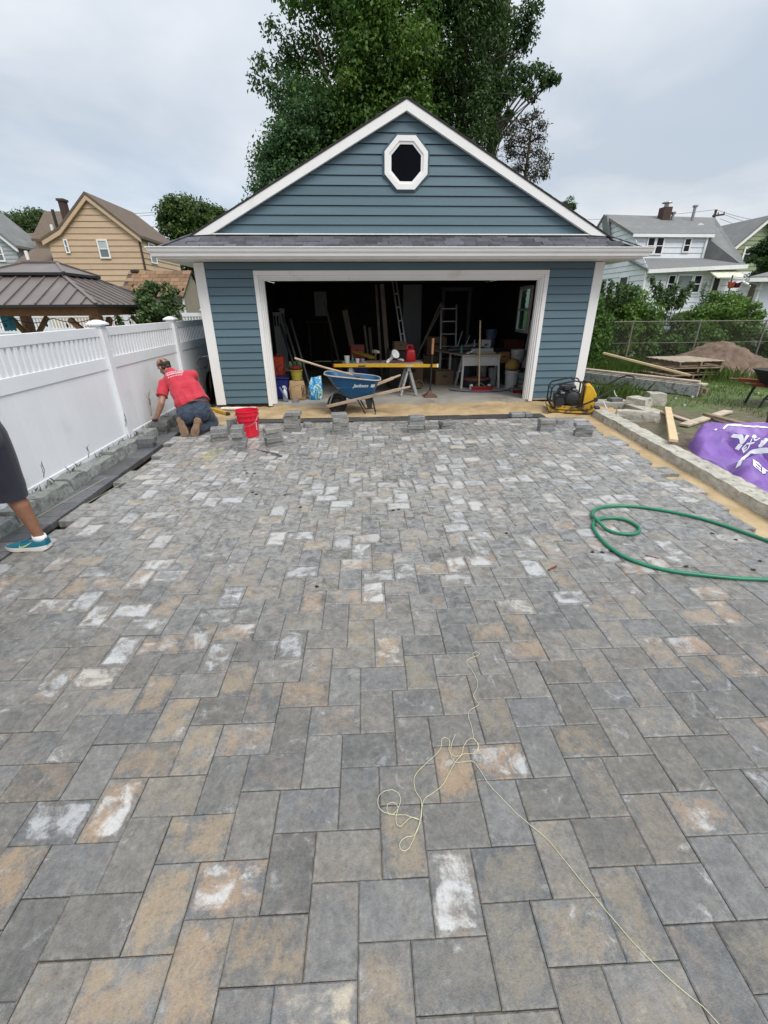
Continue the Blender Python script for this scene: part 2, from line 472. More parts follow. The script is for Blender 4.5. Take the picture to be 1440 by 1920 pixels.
m_dimwood = M('shaded_stored_wood', (.15, .12, .09), .8, .2, 6, 50, .25, .004, island=False, ivar=.3)  # darker copy of the board wood; the garage shade is in its colour
m_greyhandle = M('worn_ash_wood', (.40, .30, .21), .7, .14, 5, 60, .15, .003, dirt=(.25, .2, .16), dscale=6)
m_brownwood = M('damp_pallet_wood', (.20, .145, .10), .85, .25, 8, 60, .3, .004, island=False, ivar=.25)
m_cedar = M('stained_cedar', (.27, .135, .066), .6, .2, 5, 50, .15, .003)
m_black = M('black_metal', (.016, .016, .017), .45, .2, 20, 100, .08, .002, spec=.5)
m_blackp = M('black_plastic', (.022, .022, .024), .55, .2, 20, 100, .05, .002)
m_steel = M('dull_steel', (.30, .30, .30), .42, .15, 12, 90, .08, .002, metal=.8)
m_galv = M('galvanised_wire', (.34, .35, .35), .5, .1, 12, 90, 0, metal=.6)
m_rubber = M('tyre_rubber', (.018, .018, .018), .85, .25, 20, 120, .3, .004, dirt=(.11, .09, .065), dscale=9, dlo=.5, dhi=.75)
m_red = M('red_bucket_plastic', (.62, .012, .035), .35, .06, 6, 60, .03, .002, spec=.5)
m_yellow = M('yellow_paint', (.62, .36, .02), .4, .1, 8, 80, .05, .002, dirt=(.28, .18, .05), dscale=12, dlo=.58, dhi=.8)
m_blueply = M('wheelbarrow_blue', (.008, .085, .20), .38, .12, 6, 60, .05, .002, dirt=(.20, .20, .19), dscale=14, dlo=.62, dhi=.8, spec=.5)
m_cement = M('dry_cement', (.40, .365, .31), .9, .15, 12, 120, .5, .006)
m_rope = M('pale_yellow_twine', (.52, .50, .33), .8, .1, 30, 200, .1, .001)
m_hose = M('green_hose_rubber', (.008, .17, .085), .38, .12, 8, 80, .05, .002, spec=.5)
m_lettering = M('white_print', (.78, .80, .82), .5, .05)

# ------------------------------------------------------------------ ground sheet
def sm(a, b, x):
    t = np.clip((x-a)/(b-a), 0, 1); return t*t*(3-2*t)
def vnoise(x, y, k, seed=0):
    out = np.zeros(x.size); xf, yf = x.ravel(), y.ravel()
    for i in range(x.size): out[i] = mnoise.noise((xf[i]*k+seed*7.1, yf[i]*k-seed*3.7, seed*1.3))
    return out.reshape(x.shape)
def grid_mesh(name, xs, ys, zf, mat, smooth=True):
    X, Y = np.meshgrid(xs, ys); Z = zf(X, Y)
    nx, ny = len(xs), len(ys)
    idx = np.arange(nx*ny).reshape(ny, nx)
    f = np.stack([idx[:-1, :-1], idx[:-1, 1:], idx[1:, 1:], idx[1:, :-1]], -1).reshape(-1, 4)
    return fast_mesh(name, np.stack([X, Y, Z], -1).reshape(-1, 3), f, mat, smooth)
def kerb_x(y): return 3.285+.1085*y          # inner face of the right-hand kerb

mg, nt, b = newmat('earth_and_turf')
P = pos_out(nt); sp = nt.nodes.new('ShaderNodeSeparateXYZ'); nt.links.new(P, sp.inputs[0])
nA = nnoise(nt, P, .9, 6, .6, .3); nB = nnoise(nt, P, 9, 6, .65)
soil = ramp(nt, nB, [(.25, (.075, .055, .038)), (.55, (.15, .115, .08)), (.8, (.24, .19, .135))])
turf = ramp(nt, nB, [(.25, (.05, .085, .022)), (.55, (.10, .145, .040)), (.8, (.17, .175, .075))])
# turf takes over further back from the kerb
k = nmath(nt, 'ADD', nmath(nt, 'MULTIPLY', sp.outputs[1], .16), nmath(nt, 'MULTIPLY', nA, 1.6))
msk = nrange(nt, k, 1.72, 2.35)
nt.links.new(nmix(nt, msk, soil, turf), b.inputs['Base Color'])
b.inputs['Roughness'].default_value = .95
bump(nt, b, nmath(nt, 'ADD', nB, nnoise(nt, P, 60, 4)), .6, .03)
def spaced(lo, hi, a, b_, step, far=8):
    core = np.arange(a, b_+1e-6, step)
    l = lo+(a-lo)*(1-np.linspace(1, 0, far, endpoint=False)**2.2); h = b_+(hi-b_)*np.linspace(0, 1, far+1)[1:]**2.2
    return np.concatenate([l, core, h])
gx = spaced(-420, 420, -4.0, 15, .19, 14)
gy_ = spaced(-60, 520, -1.5, 15, .19, 14)
def ground_z(X, Y):
    n = vnoise(X, Y, .8, 1)*.035+vnoise(X, Y, 3.1, 2)*.018
    far = np.clip((np.hypot(X, Y)-16)/20, 0, 1)
    z = np.full(X.shape, -.16)
    right = sm(0, .25, X-kerb_x(np.clip(Y, -2, 7.4))-.22)
    z = z+right*(.075+n*(1-far))
    z = np.where(X > 3.9, z, z)
    left = sm(-3.26, -3.5, X); z = z*(1-left)+left*(-.42+n*.5)
    return z
gme = grid_mesh('ground', gx, gy_, ground_z, mg)
ground = tag(link('ground', gme), None, None, None, 'structure')

# ------------------------------------------------------------------ sand bed
ms, nt, b = newmat('bedding_sand')
P = pos_out(nt); nA = nnoise(nt, P, 2.2, 5, .6, .4); nB = nnoise(nt, P, 26, 5, .7)
c = ramp(nt, nA, [(.3, (.34, .24, .13)), (.55, (.48, .355, .205)), (.75, (.56, .43, .265))])
c = nmix(nt, nrange(nt, nB, .55, .75), c, (.34, .245, .14))
nt.links.new(c, b.inputs['Base Color']); b.inputs['Roughness'].default_value = .95
b.inputs['Specular IOR Level'].default_value = .15
bump(nt, b, nmath(nt, 'ADD', nB, nnoise(nt, P, 240, 3)), .55, .012)
def sand_z(X, Y):
    n = vnoise(X, Y, 1.6, 4)*.032+vnoise(X, Y, 5.5, 5)*.034+vnoise(X, Y, 13, 6)*.016-.03*np.clip(vnoise(X, Y, 3.4, 9)*3-1, 0, 1)
    front = sm(7.22, 7.5, Y)
    z = -.085+vnoise(X, Y, 4, 8)*.006+front*(.032+n)
    z = np.where((X > -2.3) & (X < kerb_x(Y)-.62) & (Y < 6.9), -.057, z)
    out = (X > kerb_x(Y)+.10) & (Y < 7.0)
    z = np.where(out, -.22, z)
    z = np.where((X < -2.45) & (Y < 7.1), -.30, z)
    z = np.where((X > 4.75) | (Y > 8.62) & (X < 4.3) | (Y > 8.2) & (X > 4.42), -.22, z)
    return z
sme = grid_mesh('sand_bed', np.arange(-3.0, 4.95, .075), np.arange(-1.3, 8.8, .075), sand_z, ms)
tag(link('sand_bed', sme), None, None, None, 'structure')

# ------------------------------------------------------------------ driveway pavers
U = .0777; PB = R(-1.077); GAP = .0010
PT = -.045; PTH = .06
def paver_geo(w, h, th=PTH, ch=.0036, extra=0):
    """paver lying flat, top at z = 0, centred; returns verts, faces, uv per vertex"""
    x, y = w/2, h/2; e = ch*1.25
    vs = [(-x, -y, -th), (x, -y, -th), (x, y, -th), (-x, y, -th), (-x, -y, -ch), (x, -y, -ch), (x, y, -ch), (-x, y, -ch),
          (-x+e, -y+e, 0), (x-e, -y+e, 0), (x-e, y-e, 0), (-x+e, y-e, 0)]
    fs = [(0, 1, 5, 4), (1, 2, 6, 5), (2, 3, 7, 6), (3, 0, 4, 7), (4, 5, 9, 8), (5, 6, 10, 9), (6, 7, 11, 10), (7, 4, 8, 11), (8, 9, 10, 11)]
    if extra: fs.append((3, 2, 1, 0))
    uv = [((p[0]+x)/w, (p[1]+y)/h) for p in vs]
    if h > w: uv = [(v_, u_) for u_, v_ in uv]
    return vs, fs, uv
def paver_mesh(name, w, h, mat, bottom=0, **kw):
    vs, fs, uv = paver_geo(w, h, extra=bottom, **kw)
    me = mesh_from(name, vs, fs, mat)
    l = me.uv_layers.new(name='uv')
    for lp in me.loops: l.data[lp.index].uv = uv[lp.vertex_index]
    return me
driveway = thing('driveway', None, None, (.5, 4, PT), kind='structure')
ca, sa = math.cos(PB), math.sin(PB)
OX, OY = -.44, .543
def p2w(a, b_): return (OX+(a*ca-b_*sa)*U, OY+(a*sa+b_*ca)*U)
cells = []
for i in range(-60, 61):
    for j in range(-40, 41):
        bx, by = -2*i+5*j, 2*i+j
        for (x0, y0, w, h) in ((bx, by, 3, 2), (bx+3, by, 2, 3)):
            cx, cy = p2w(x0+w/2, y0+h/2)
            if -4 < cx < 4.5 and -1.4 < cy < 7.6: cells.append((x0, y0, w, h))
sel = []
for (x0, y0, w, h) in cells:
    cs = [p2w(x0+a*w, y0+b_*h) for a in (0, 1) for b_ in (0, 1)]
    xs = [c_[0] for c_ in cs]; ys = [c_[1] for c_ in cs]
    ym = (min(ys)+max(ys))/2
    if min(xs) < -2.752 or max(xs) > kerb_x(ym)-.17: continue
    if min(ys) < -1.15: continue
    top = (7.10-OY)/U
    hh = h
    if max(ys) > 7.10:
        hh = min(h, (7.10-p2w(x0+w/2, y0)[1])/U)
        if hh < .45: continue
    cx, cy = p2w(x0+w/2, y0+hh/2)
    d = Vector((cx, cy, PT))-CAMP
    z = d.dot(fw); px = 720+F_PX*d.dot(r2)/z if z > .05 else 9e9; py = 960-F_PX*d.dot(u2)/z if z > .05 else 9e9
    vis = -60 < px < 1500 and py < 1990
    size = (w*hh)*(CAM_H/(d.length**3)) if vis else 0
    sel.append((size, x0, y0, w, hh, cx, cy))
sel.sort(key=lambda t: -t[0])
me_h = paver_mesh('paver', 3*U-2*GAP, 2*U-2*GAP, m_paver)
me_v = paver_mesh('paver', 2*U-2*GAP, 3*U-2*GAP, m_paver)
bigv, bigf, biguv = [], [], []
for n, (size, x0, y0, w, hh, cx, cy) in enumerate(sel):
    dz = random.gauss(0, .0011); rz = PB+random.gauss(0, .0035); tx, ty = random.gauss(0, .0035), random.gauss(0, .0035)
    dx, dy = random.gauss(0, .0004), random.gauss(0, .0004)
    if n < 300 and hh in (2, 3):
        piece('paver', me_h if w == 3 else me_v, driveway, (cx+dx, cy+dy, PT+dz), (tx, ty, rz))
    else:
        vs, fs, uv = paver_geo(w*U-2*GAP, hh*U-2*GAP)
        E3 = Euler((tx, ty, rz)).to_matrix(); o = len(bigv)
        bigv += [tuple(E3 @ Vector(p)+Vector((cx+dx, cy+dy, PT+dz))) for p in vs]
        bigf += [tuple(i+o for i in f) for f in fs]; biguv += uv
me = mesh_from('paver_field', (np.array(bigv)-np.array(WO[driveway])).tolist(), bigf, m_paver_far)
l = me.uv_layers.new(name='uv')
for lp in me.loops: l.data[lp.index].uv = biguv[lp.vertex_index]
tag(link('paver_field', me, driveway, WO[driveway]), kind='stuff')
# damp border course along the fence: short ends side by side
border = thing('paver_border', None, None, (-2.86, 4, PT), kind='structure')
me_b = paver_mesh('paver', .229, .1515, m_paver_wet)
y = 1.0
while y < 7.05:
    piece('paver', me_b, border, (-2.868+.004*math.sin(y*2), y, PT+random.gauss(-.002, .0015)), (random.gauss(0, .006), random.gauss(0, .006), random.gauss(0, .008)))
    y += .1555
# ------------------------------------------------------------------ rough stone edging on the left, kerb on the right
def rough_block(w, l, h, seed, amp=.012, n=3, taper=.06):
    bm = bmesh.new(); bmesh.ops.create_cube(bm, size=1)
    bmesh.ops.subdivide_edges(bm, edges=bm.edges[:], cuts=n, use_grid_fill=True)
    vs = []
    for v in bm.verts:
        p = Vector((v.co.x*w*(1-taper*(v.co.z+.5)), v.co.y*l*(1-taper*.5*(v.co.z+.5)), v.co.z*h))
        q = Vector((v.co.x, v.co.y, v.co.z))*2
        if q.length > 1.2: p *= 1-.05*(q.length-1.2)
        p += amp*mnoise.noise_vector(p*9+Vector((seed*5.1, seed*2.3, 0)))+amp*.6*mnoise.noise_vector(p*24+Vector((seed, 0, 9)))
        v.co = p+Vector((0, 0, h/2))
    me = bpy.data.meshes.new('stone'); bm.to_mesh(me); bm.free(); return me
edging = thing('stone_edging', None, None, (-3.08, 4, -.1), kind='structure')
y = 1.05; n = 0
while y < 8.3:
    L = random.uniform(.2, .36)
    me = rough_block(.17+random.uniform(-.02, .015), L-.012, .185+random.uniform(-.02, .02), n, .017)
    me.materials.append(m_granite)
    piece('stone', me, edging, (-3.075+random.uniform(-.012, .012), y+L/2, -.115), (0, random.uniform(-.05, .05), random.uniform(-.05, .05)))
    y += L; n += 1
kerb = thing('kerb', None, None, (3.9, 5, -.1), kind='structure')
y = 0.4; n = 50
ka = math.atan(.1085)
while y < 7.0:
    L = random.uniform(.55, .95)
    me = rough_block(.25+random.uniform(-.012, .012), L+.045, .152+random.uniform(-.006, .006), n, .013, 6, .05)
    me.materials.append(m_kerb)
    piece('stone', me, kerb, (kerb_x(y+L/2)+.135, y+L/2, -.125), (0, random.uniform(-.012, .012), -ka+random.uniform(-.01, .01)))
    y += L; n += 1
# broken kerb pieces by the corner of the garage
def stone_at(p0, p1, w, h, mat, seed, amp=.016, z=-.1):
    p0, p1 = Vector(p0), Vector(p1); d = p1-p0
    me = rough_block(w, d.length, h, seed, amp); me.materials.append(mat)
    c = (p0+p1)/2
    return me, (c.x, c.y, z), math.atan2(d.y, d.x)-math.pi/2
for (a, b_, w, h, sd) in ((gr(1152, 781), gr(1236, 786), .16, .17, 91), (gr(1150, 752), gr(1228, 780), .2, .12, 92)):
    me, loc, rz = stone_at(a, b_, w, h, m_kerb, sd)
    piece('stone', me, kerb, loc, (0, 0, rz))
# ------------------------------------------------------------------ clapboard walls (every board a piece)
def clip_band(poly, z0, z1):
    def half(pl, z, keep_above):
        out = []
        for i in range(len(pl)):
            a, b_ = pl[i], pl[(i+1) % len(pl)]
            ia = (a[1] >= z) if keep_above else (a[1] <= z); ib = (b_[1] >= z) if keep_above else (b_[1] <= z)
            if ia: out.append(a)
            if ia != ib:
                t = (z-a[1])/(b_[1]-a[1]); out.append((a[0]+t*(b_[0]-a[0]), z))
        return out
    p = half(poly, z0, True)
    return half(p, z1, False) if len(p) > 2 else []
def clapboards(parent, poly, fr, z0, ex, mat, proud=.020, base=.004, name='siding_board', gap=.0095, split=None):
    """poly in (u, z); fr(u, z, d) gives the world point d metres in front of the wall"""
    zmax = max(p[1] for p in poly); z = z0
    while z < zmax-.004:
        pl = clip_band(poly, z, min(z+ex-gap, zmax))
        if len(pl) >= 3 and max(p[1] for p in pl)-min(p[1] for p in pl) > .012:
            mb = MB()
            n = len(pl)
            front = [fr(u, q, base+proud*max(0, 1-(q-z)/ex)) for u, q in pl]
            back = [fr(u, q, .0005) for u, q in pl]
            mb.add(front+back, [tuple(range(n)), tuple(range(2*n-1, n-1, -1))]+[(i, (i+1) % n, n+(i+1) % n, n+i) for i in range(n)])
            part(name, mb, mat, parent)
        z += ex
def frame_fn(o, ux, nrm):
    o, ux, nrm = Vector(o), Vector(ux), Vector(nrm)
    return lambda u, z, d: o+ux*u+Vector((0, 0, z))+nrm*d
def window(parent, fr, u0, u1, z0, z1, fw_=.07, mat=None, glass=None, d=.0, sash=True, mull=None, name='window', blind=None):
    mat = mat or m_trim; glass = glass or m_glass
    mb = MB()
    o = [fr(u0, z0, d), fr(u1, z0, d), fr(u1, z1, d), fr(u0, z1, d)]
    i_ = [fr(u0+fw_, z0+fw_, d), fr(u1-fw_, z0+fw_, d), fr(u1-fw_, z1-fw_, d), fr(u0+fw_, z1-fw_, d)]
    off = fr(0, 0, .05)-fr(0, 0, 0)
    mb.ring(o, i_, off)
    w = part(name, mb, mat, parent)
    e = .002
    g = MB(); g.prism([fr(u0+fw_+e, z0+fw_+e, d+.004), fr(u1-fw_-e, z0+fw_+e, d+.004), fr(u1-fw_-e, z1-fw_-e, d+.004), fr(u0+fw_+e, z1-fw_-e, d+.004)], (fr(0, 0, .014)-fr(0, 0, 0)))
    part('pane', g, glass, w)
    if blind:
        zb = z0+(z1-z0)*.5
        g = MB(); g.prism([fr(u0+fw_+e, zb, d+.019), fr(u1-fw_-e, zb, d+.019), fr(u1-fw_-e, z1-fw_-e, d+.019), fr(u0+fw_+e, z1-fw_-e, d+.019)], (fr(0, 0, .004)-fr(0, 0, 0)))
        part('blind', g, blind, w)
    if sash:
        g = MB(); zc = (z0+z1)/2; s_ = fw_*.28
        g.prism([fr(u0+fw_+e, zc-s_, d+.024), fr(u1-fw_-e, zc-s_, d+.024), fr(u1-fw_-e, zc+s_, d+.024), fr(u0+fw_+e, zc+s_, d+.024)], (fr(0, 0, .02)-fr(0, 0, 0)))
        part('sash', g, mat, w)
    if mull:
        for um in mull:
            g = MB(); s_ = fw_*.5
            g.prism([fr(um-s_, z0+fw_+e, d+.026), fr(um+s_, z0+fw_+e, d+.026), fr(um+s_, z1-fw_-e, d+.026), fr(um-s_, z1-fw_-e, d+.026)], (fr(0, 0, .02)-fr(0, 0, 0)))
            part('mullion', g, mat, w)
    return w

# ------------------------------------------------------------------ the garage
GY = 8.451; GB = 15.5
XL, XR = -2.646, 4.378
garage = thing('garage', 'blue clapboard two-car garage with white trim and its door open', 'garage', (.866, GY, 0))
ff = frame_fn((0, GY, 0), (1, 0, 0), (0, -1, 0))
def gpart(name, mb, mat, **kw): return part(name, mb, mat, garage, **kw)
DL, DR = -1.697, 3.423; DT = 2.232     # door casing, outer
# structural shell behind the boards
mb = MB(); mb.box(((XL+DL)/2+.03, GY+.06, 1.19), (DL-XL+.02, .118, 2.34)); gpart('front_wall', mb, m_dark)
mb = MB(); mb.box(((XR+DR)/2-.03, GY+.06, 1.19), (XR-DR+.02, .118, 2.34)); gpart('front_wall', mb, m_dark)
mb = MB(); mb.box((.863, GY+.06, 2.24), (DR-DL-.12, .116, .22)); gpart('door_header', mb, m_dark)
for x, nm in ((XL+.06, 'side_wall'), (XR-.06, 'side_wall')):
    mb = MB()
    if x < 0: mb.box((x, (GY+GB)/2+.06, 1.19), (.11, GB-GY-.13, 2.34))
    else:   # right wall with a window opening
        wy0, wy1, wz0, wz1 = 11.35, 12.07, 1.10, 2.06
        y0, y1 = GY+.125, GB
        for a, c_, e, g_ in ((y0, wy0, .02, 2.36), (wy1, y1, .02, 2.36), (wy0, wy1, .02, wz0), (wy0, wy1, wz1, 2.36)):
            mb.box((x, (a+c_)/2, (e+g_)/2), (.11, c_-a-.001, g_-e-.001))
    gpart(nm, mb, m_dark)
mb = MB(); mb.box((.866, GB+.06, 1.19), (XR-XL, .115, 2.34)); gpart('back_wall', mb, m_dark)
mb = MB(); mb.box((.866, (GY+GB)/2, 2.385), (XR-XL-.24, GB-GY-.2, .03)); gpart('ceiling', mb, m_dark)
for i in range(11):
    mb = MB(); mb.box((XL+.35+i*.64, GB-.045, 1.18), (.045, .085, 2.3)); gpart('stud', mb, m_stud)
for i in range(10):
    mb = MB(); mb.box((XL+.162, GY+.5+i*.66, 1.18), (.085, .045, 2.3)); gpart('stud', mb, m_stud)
# gable wall core
mb = MB(); mb.prism([(-2.45, GY+.004, 2.70), (4.18, GY+.004, 2.70), (.868, GY+.004, 4.36)], (0, .1, 0)); gpart('gable_wall', mb, m_dark)
# clapboards; slots bare the dark core as a stand-in for each lap's shadow
EXP = .1312
clapboards(garage, [(XL+.155, .022), (DL+.002, .022), (DL+.002, 2.352), (XL+.155, 2.352)], ff, .022, EXP, m_blue)
clapboards(garage, [(DR-.002, .022), (XR-.155, .022), (XR-.155, 2.352), (DR-.002, 2.352)], ff, .022, EXP, m_blue)
clapboards(garage, [(DL+.004, DT+.004), (DR-.004, DT+.004), (DR-.004, 2.352), (DL+.004, 2.352)], ff, .022+EXP*16.9, EXP, m_blue)
clapboards(garage, [(-2.33, 2.757), (4.075, 2.757), (.868, 4.352)], ff, 2.757, .1322, m_blue)
fl = frame_fn((XL, 0, 0), (0, 1, 0), (-1, 0, 0)); frr = frame_fn((XR, 0, 0), (0, 1, 0), (1, 0, 0))
def wall_boards(f_, a, b_, z0, z1): clapboards(garage, [(a, z0), (b_, z0), (b_, z1), (a, z1)], f_, .022, EXP, m_blue)
wall_boards(fl, GY+.12, GB+.1, .022, 2.352)
for a, b_, z0, z1 in ((GY+.12, 11.33, .022, 2.352), (12.09, GB+.1, .022, 2.352), (11.33, 12.09, .022, 1.08), (11.33, 12.09, 2.08, 2.352)): wall_boards(frr, a, b_, z0, z1)
# corner boards (an L each), door casing, stepped jambs
for x0, x1, s_ in ((XL-.022, XL+.15, 1), (XR-.15, XR+.022, -1)):
    mb = MB(); mb.box(((x0+x1)/2, GY-.013, 1.178), (x1-x0, .026, 2.35), ch=.003)
    xs = XL-.011 if s_ == 1 else XR+.011
    mb.box((xs, GY+.055, 1.178), (.022, .109, 2.348))
    gpart('corner_board', mb, m_trim)
def u_frame(x0, x1, zt, w, y0, y1, nm, mat, z0=-.03):
    d = y1-y0; yc = (y0+y1)/2
    for a, b_ in ((x0, x0+w), (x1-w, x1)):
        mb = MB(); mb.box(((a+b_)/2, yc, (z0+zt-w-.001)/2), (b_-a, d, zt-w-.001-z0), ch=.003); gpart(nm, mb, mat)
    mb = MB(); mb.box(((x0+x1)/2, yc, zt-w/2), (x1-x0, d, w), ch=.003); gpart(nm, mb, mat)
u_frame(DL, DR, DT, .072, GY-.036, GY+.03, 'door_casing', m_trim)
u_frame(DL+.073, DR-.073, DT-.073, .030, GY-.012, GY+.05, 'door_jamb', m_trim, .0)
u_frame(DL+.104, DR-.104, DT-.104, .026, GY+.012, GY+.085, 'door_jamb', m_trim, .0)
u_frame(DL+.131, DR-.131, DT-.131, .020, GY+.04, GY+.13, 'door_jamb', m_trim, .0)
# foundation and floor
mb = MB(); mb.box(((XL+DL)/2, GY+.09, -.08), (DL-XL-.03, .1, .198)); gpart('footing', mb, m_footing)
mb = MB(); mb.box(((XR+DR)/2, GY+.09, -.08), (XR-DR-.03, .1, .198)); gpart('footing', mb, m_footing)
mb = MB(); mb.box(((DR+XR)/2-.05, GY+.0, .008), (XR-DR-.12, .06, .022)); gpart('sill_strip', mb, m_oldwood)
flo = MB(); flo.box((.864, (GY-.0+GB)/2, -.1), (DR-DL-.02, GB-GY-.03, .2))
struct('garage_floor', flo, m_concrete)
# skirt roof, soffit, fascia, gutters
SY0 = GY-.47; SZ0 = 2.505; SZ1 = 2.742; HX = .45
mb = MB()
SL, SR = XL-.40, XR+.40
mb.prism([(SL, SY0, SZ0-.02), (SR, SY0, SZ0-.02), (SR-HX, GY-.002, SZ1-.02), (SL+HX, GY-.002, SZ1-.02)], (0, 0, -.02)); gpart('skirt_roof', mb, m_roofdk)
mb = MB(); mb.box(((SL+SR)/2, (SY0+GY)/2+.02, 2.372), (SR-SL-.03, GY-SY0-.02, .018))
for y_ in (.12, .24, .36): mb.box(((SL+SR)/2, SY0+y_, 2.3625), (SR-SL-.05, .012, .004))
gpart('soffit', mb, m_white)
mb = MB(); mb.box(((SL+SR)/2, SY0-.002, 2.428), (SR-SL, .024, .13)); gpart('fascia', mb, m_white)
def gutter(p0, p1, outv, nm='gutter'):
    p0, p1, o = Vector(p0), Vector(p1), Vector(outv)
    prof = [(0, 0), (.055, .0), (.062, .012), (.066, .045), (.088, .062), (.098, .088), (.10, .112), (.118, .116), (.118, .128), (.092, .128), (.088, .10), (.058, .06), (.052, .012), (.006, .012), (.006, .12), (0, .12)]
    mb = MB()
    a = [p0+o*q[0]+Vector((0, 0, q[1])) for q in prof]; b_ = [p1+o*q[0]+Vector((0, 0, q[1])) for q in prof]
    dn = (p1-p0).normalized()
    for i, q in enumerate(prof): a[i] = a[i]-dn*q[0]; b_[i] = b_[i]+dn*q[0]*(1 if nm == 'gutter' else 0)
    n = len(prof)
    mb.add(a+b_, [tuple(range(n)), tuple(range(2*n-1, n-1, -1))]+[(i, (i+1) % n, n+(i+1) % n, n+i) for i in range(n)])
    gpart(nm, mb, m_white, auto=40)
gutter((SL, SY0-.015, 2.392), (SR, SY0-.015, 2.392), (0, -1, 0))
gutter((SL-.015, SY0, 2.392), (SL-.015, GB+.2, 2.392), (-1, 0, 0), 'side_gutter')
gutter((SR+.015, SY0, 2.392), (SR+.015, GB+.2, 2.392), (1, 0, 0), 'side_gutter')
for x0, x1 in ((SL+.01, XL-.03), (XR+.03, SR-.01)):
    mb = MB(); mb.box(((x0+x1)/2, (GY+GB)/2+.1, 2.372), (x1-x0, GB-GY+.05, .018)); gpart('side_soffit', mb, m_white)
    xx = SL+.001 if x0 < 0 else SR-.001
    mb = MB(); mb.box((xx, (SY0+GB)/2+.1, 2.428), (.024, GB-SY0+.16, .13)); gpart('side_fascia', mb, m_white)
# shingle courses on the skirt roof
rows = 4; sl = Vector((0, GY-SY0, SZ1-SZ0)); sn = Vector((0, -sl.z, sl.y)).normalized(); run = sl.length
sh_mesh = []
for w_ in (.19, .26, .33):
    mb = MB(); mb.box((0, .5*(run/rows)*1.0, .007), (w_-.004, run/rows+.02, .010), ch=.002)
    me = mesh_from('shingle', mb.v, mb.f, m_shingle); sh_mesh.append((w_, me))
tilt = math.atan2(sl.z, sl.y)
for r_ in range(rows):
    t0 = r_/rows; x = SL+HX*t0+.06; xe = SR-HX*t0-.06
    while x < xe-.1:
        w_, me = random.choice(sh_mesh)
        if x+w_ > xe: break
        p = Vector((x+w_/2, SY0-.03, SZ0-.014))+sl*t0+sn*(.004+.004*random.random())
        piece('shingle', me, garage, p, (tilt+.012, 0, 0), (1, 1, random.uniform(.7, 1.5)))
        x += w_
for sx, x0 in ((1, SL), (-1, SR)):
    hip = Vector((sx*HX, GY-SY0, SZ1-SZ0)); hd = hip.normalized()
    for i in range(5):
        a = Vector((x0, SY0, SZ0))+hip*(i/5-.02)+Vector((0, 0, .012)); b_ = Vector((x0, SY0, SZ0))+hip*((i+1)/5+.03)+Vector((0, 0, .02))
        mb = MB(); mb.bar(a, b_, .16, .012, ch=.003); gpart('hip_cap', mb, m_shingle)
# main roof: two slopes, sheathing edge, rake boards
RX = .866; RZ = 4.452; EX = 3.93; EZ = RZ-.5*EX
for s_ in (-1, 1):
    e = Vector((RX+s_*EX, 0, EZ)); r0 = Vector((RX, 0, RZ))
    mb = MB()
    a = [Vector((RX, GY-.118, RZ)), Vector((RX+s_*3.50, GY-.118, RZ-.5*3.50)), Vector((RX+s_*3.52, GY, RZ-.5*3.52)), Vector((RX+s_*EX, SY0+.02, EZ)), Vector((RX+s_*EX, GB+.3, EZ)), Vector((RX, GB+.3, RZ))]
    mb.prism([p-Vector((0, 0, .012)) for p in a], (0, 0, .018)); gpart('roof_slope', mb, m_roofdk)
    # course of shingle ends showing past the rake
    for k_ in range(22):
        t0, t1 = k_/22, (k_+1)/22
        p0 = r0+Vector((s_*3.46*t0, GY-.10, -.5*3.46*t0)); p1 = r0+Vector((s_*3.46*(t1+.006), GY-.10, -.5*3.46*(t1+.006)))
        mb = MB(); mb.bar(p0+Vector((0, 0, .008)), p1+Vector((0, 0, .012)), .05, .008); gpart('rake_shingle', mb, m_roofdk)
    y0 = GY-.11
    zo = lambda x: 4.452-.5*abs(x-RX); zi = lambda x: 4.312-.5*abs(x-RX)
    xo, xi = RX+s_*3.46, RX+s_*3.15
    mb = MB(); mb.prism([(RX+s_*.0005, y0, zi(RX)), (xi, y0, zi(xi)), (xo, y0, zo(xo)), (RX+s_*.0005, y0, zo(RX))], (0, .028, 0)); gpart('rake_board', mb, m_trim)
    mb = MB(); mb.prism([(RX+s_*.0005, y0+.03, zi(RX)+.004), (xi, y0+.03, zi(xi)+.004), (xi, y0+.03, zi(xi)+.022), (RX+s_*.0005, y0+.03, zi(RX)+.022)], (0, .075, 0)); gpart('rake_soffit', mb, m_white)
    mb = MB(); mb.prism([(RX+s_*.0005, GY-.034, 4.352), (xi+s_*.03, GY-.034, 4.352-.5*(abs(xi-RX)+.03)), (xi+s_*.03, GY-.034, 4.312-.5*(abs(xi-RX)+.03)), (RX+s_*.0005, GY-.034, 4.312)], (0, .03, 0)); gpart('siding_channel', mb, m_bluedk)
mb = MB(); mb.box((.868, GY-.055, 2.745), (6.9, .10, .018), ch=.003); gpart('flashing', mb, m_white)
mb = MB(); mb.prism([(-2.5, GB+.12, 2.36), (4.23, GB+.12, 2.36), (4.23, GB+.12, 2.72), (.868, GB+.12, 4.4), (-2.5, GB+.12, 2.72)], (0, -.1, 0)); gpart('back_gable', mb, m_blue)
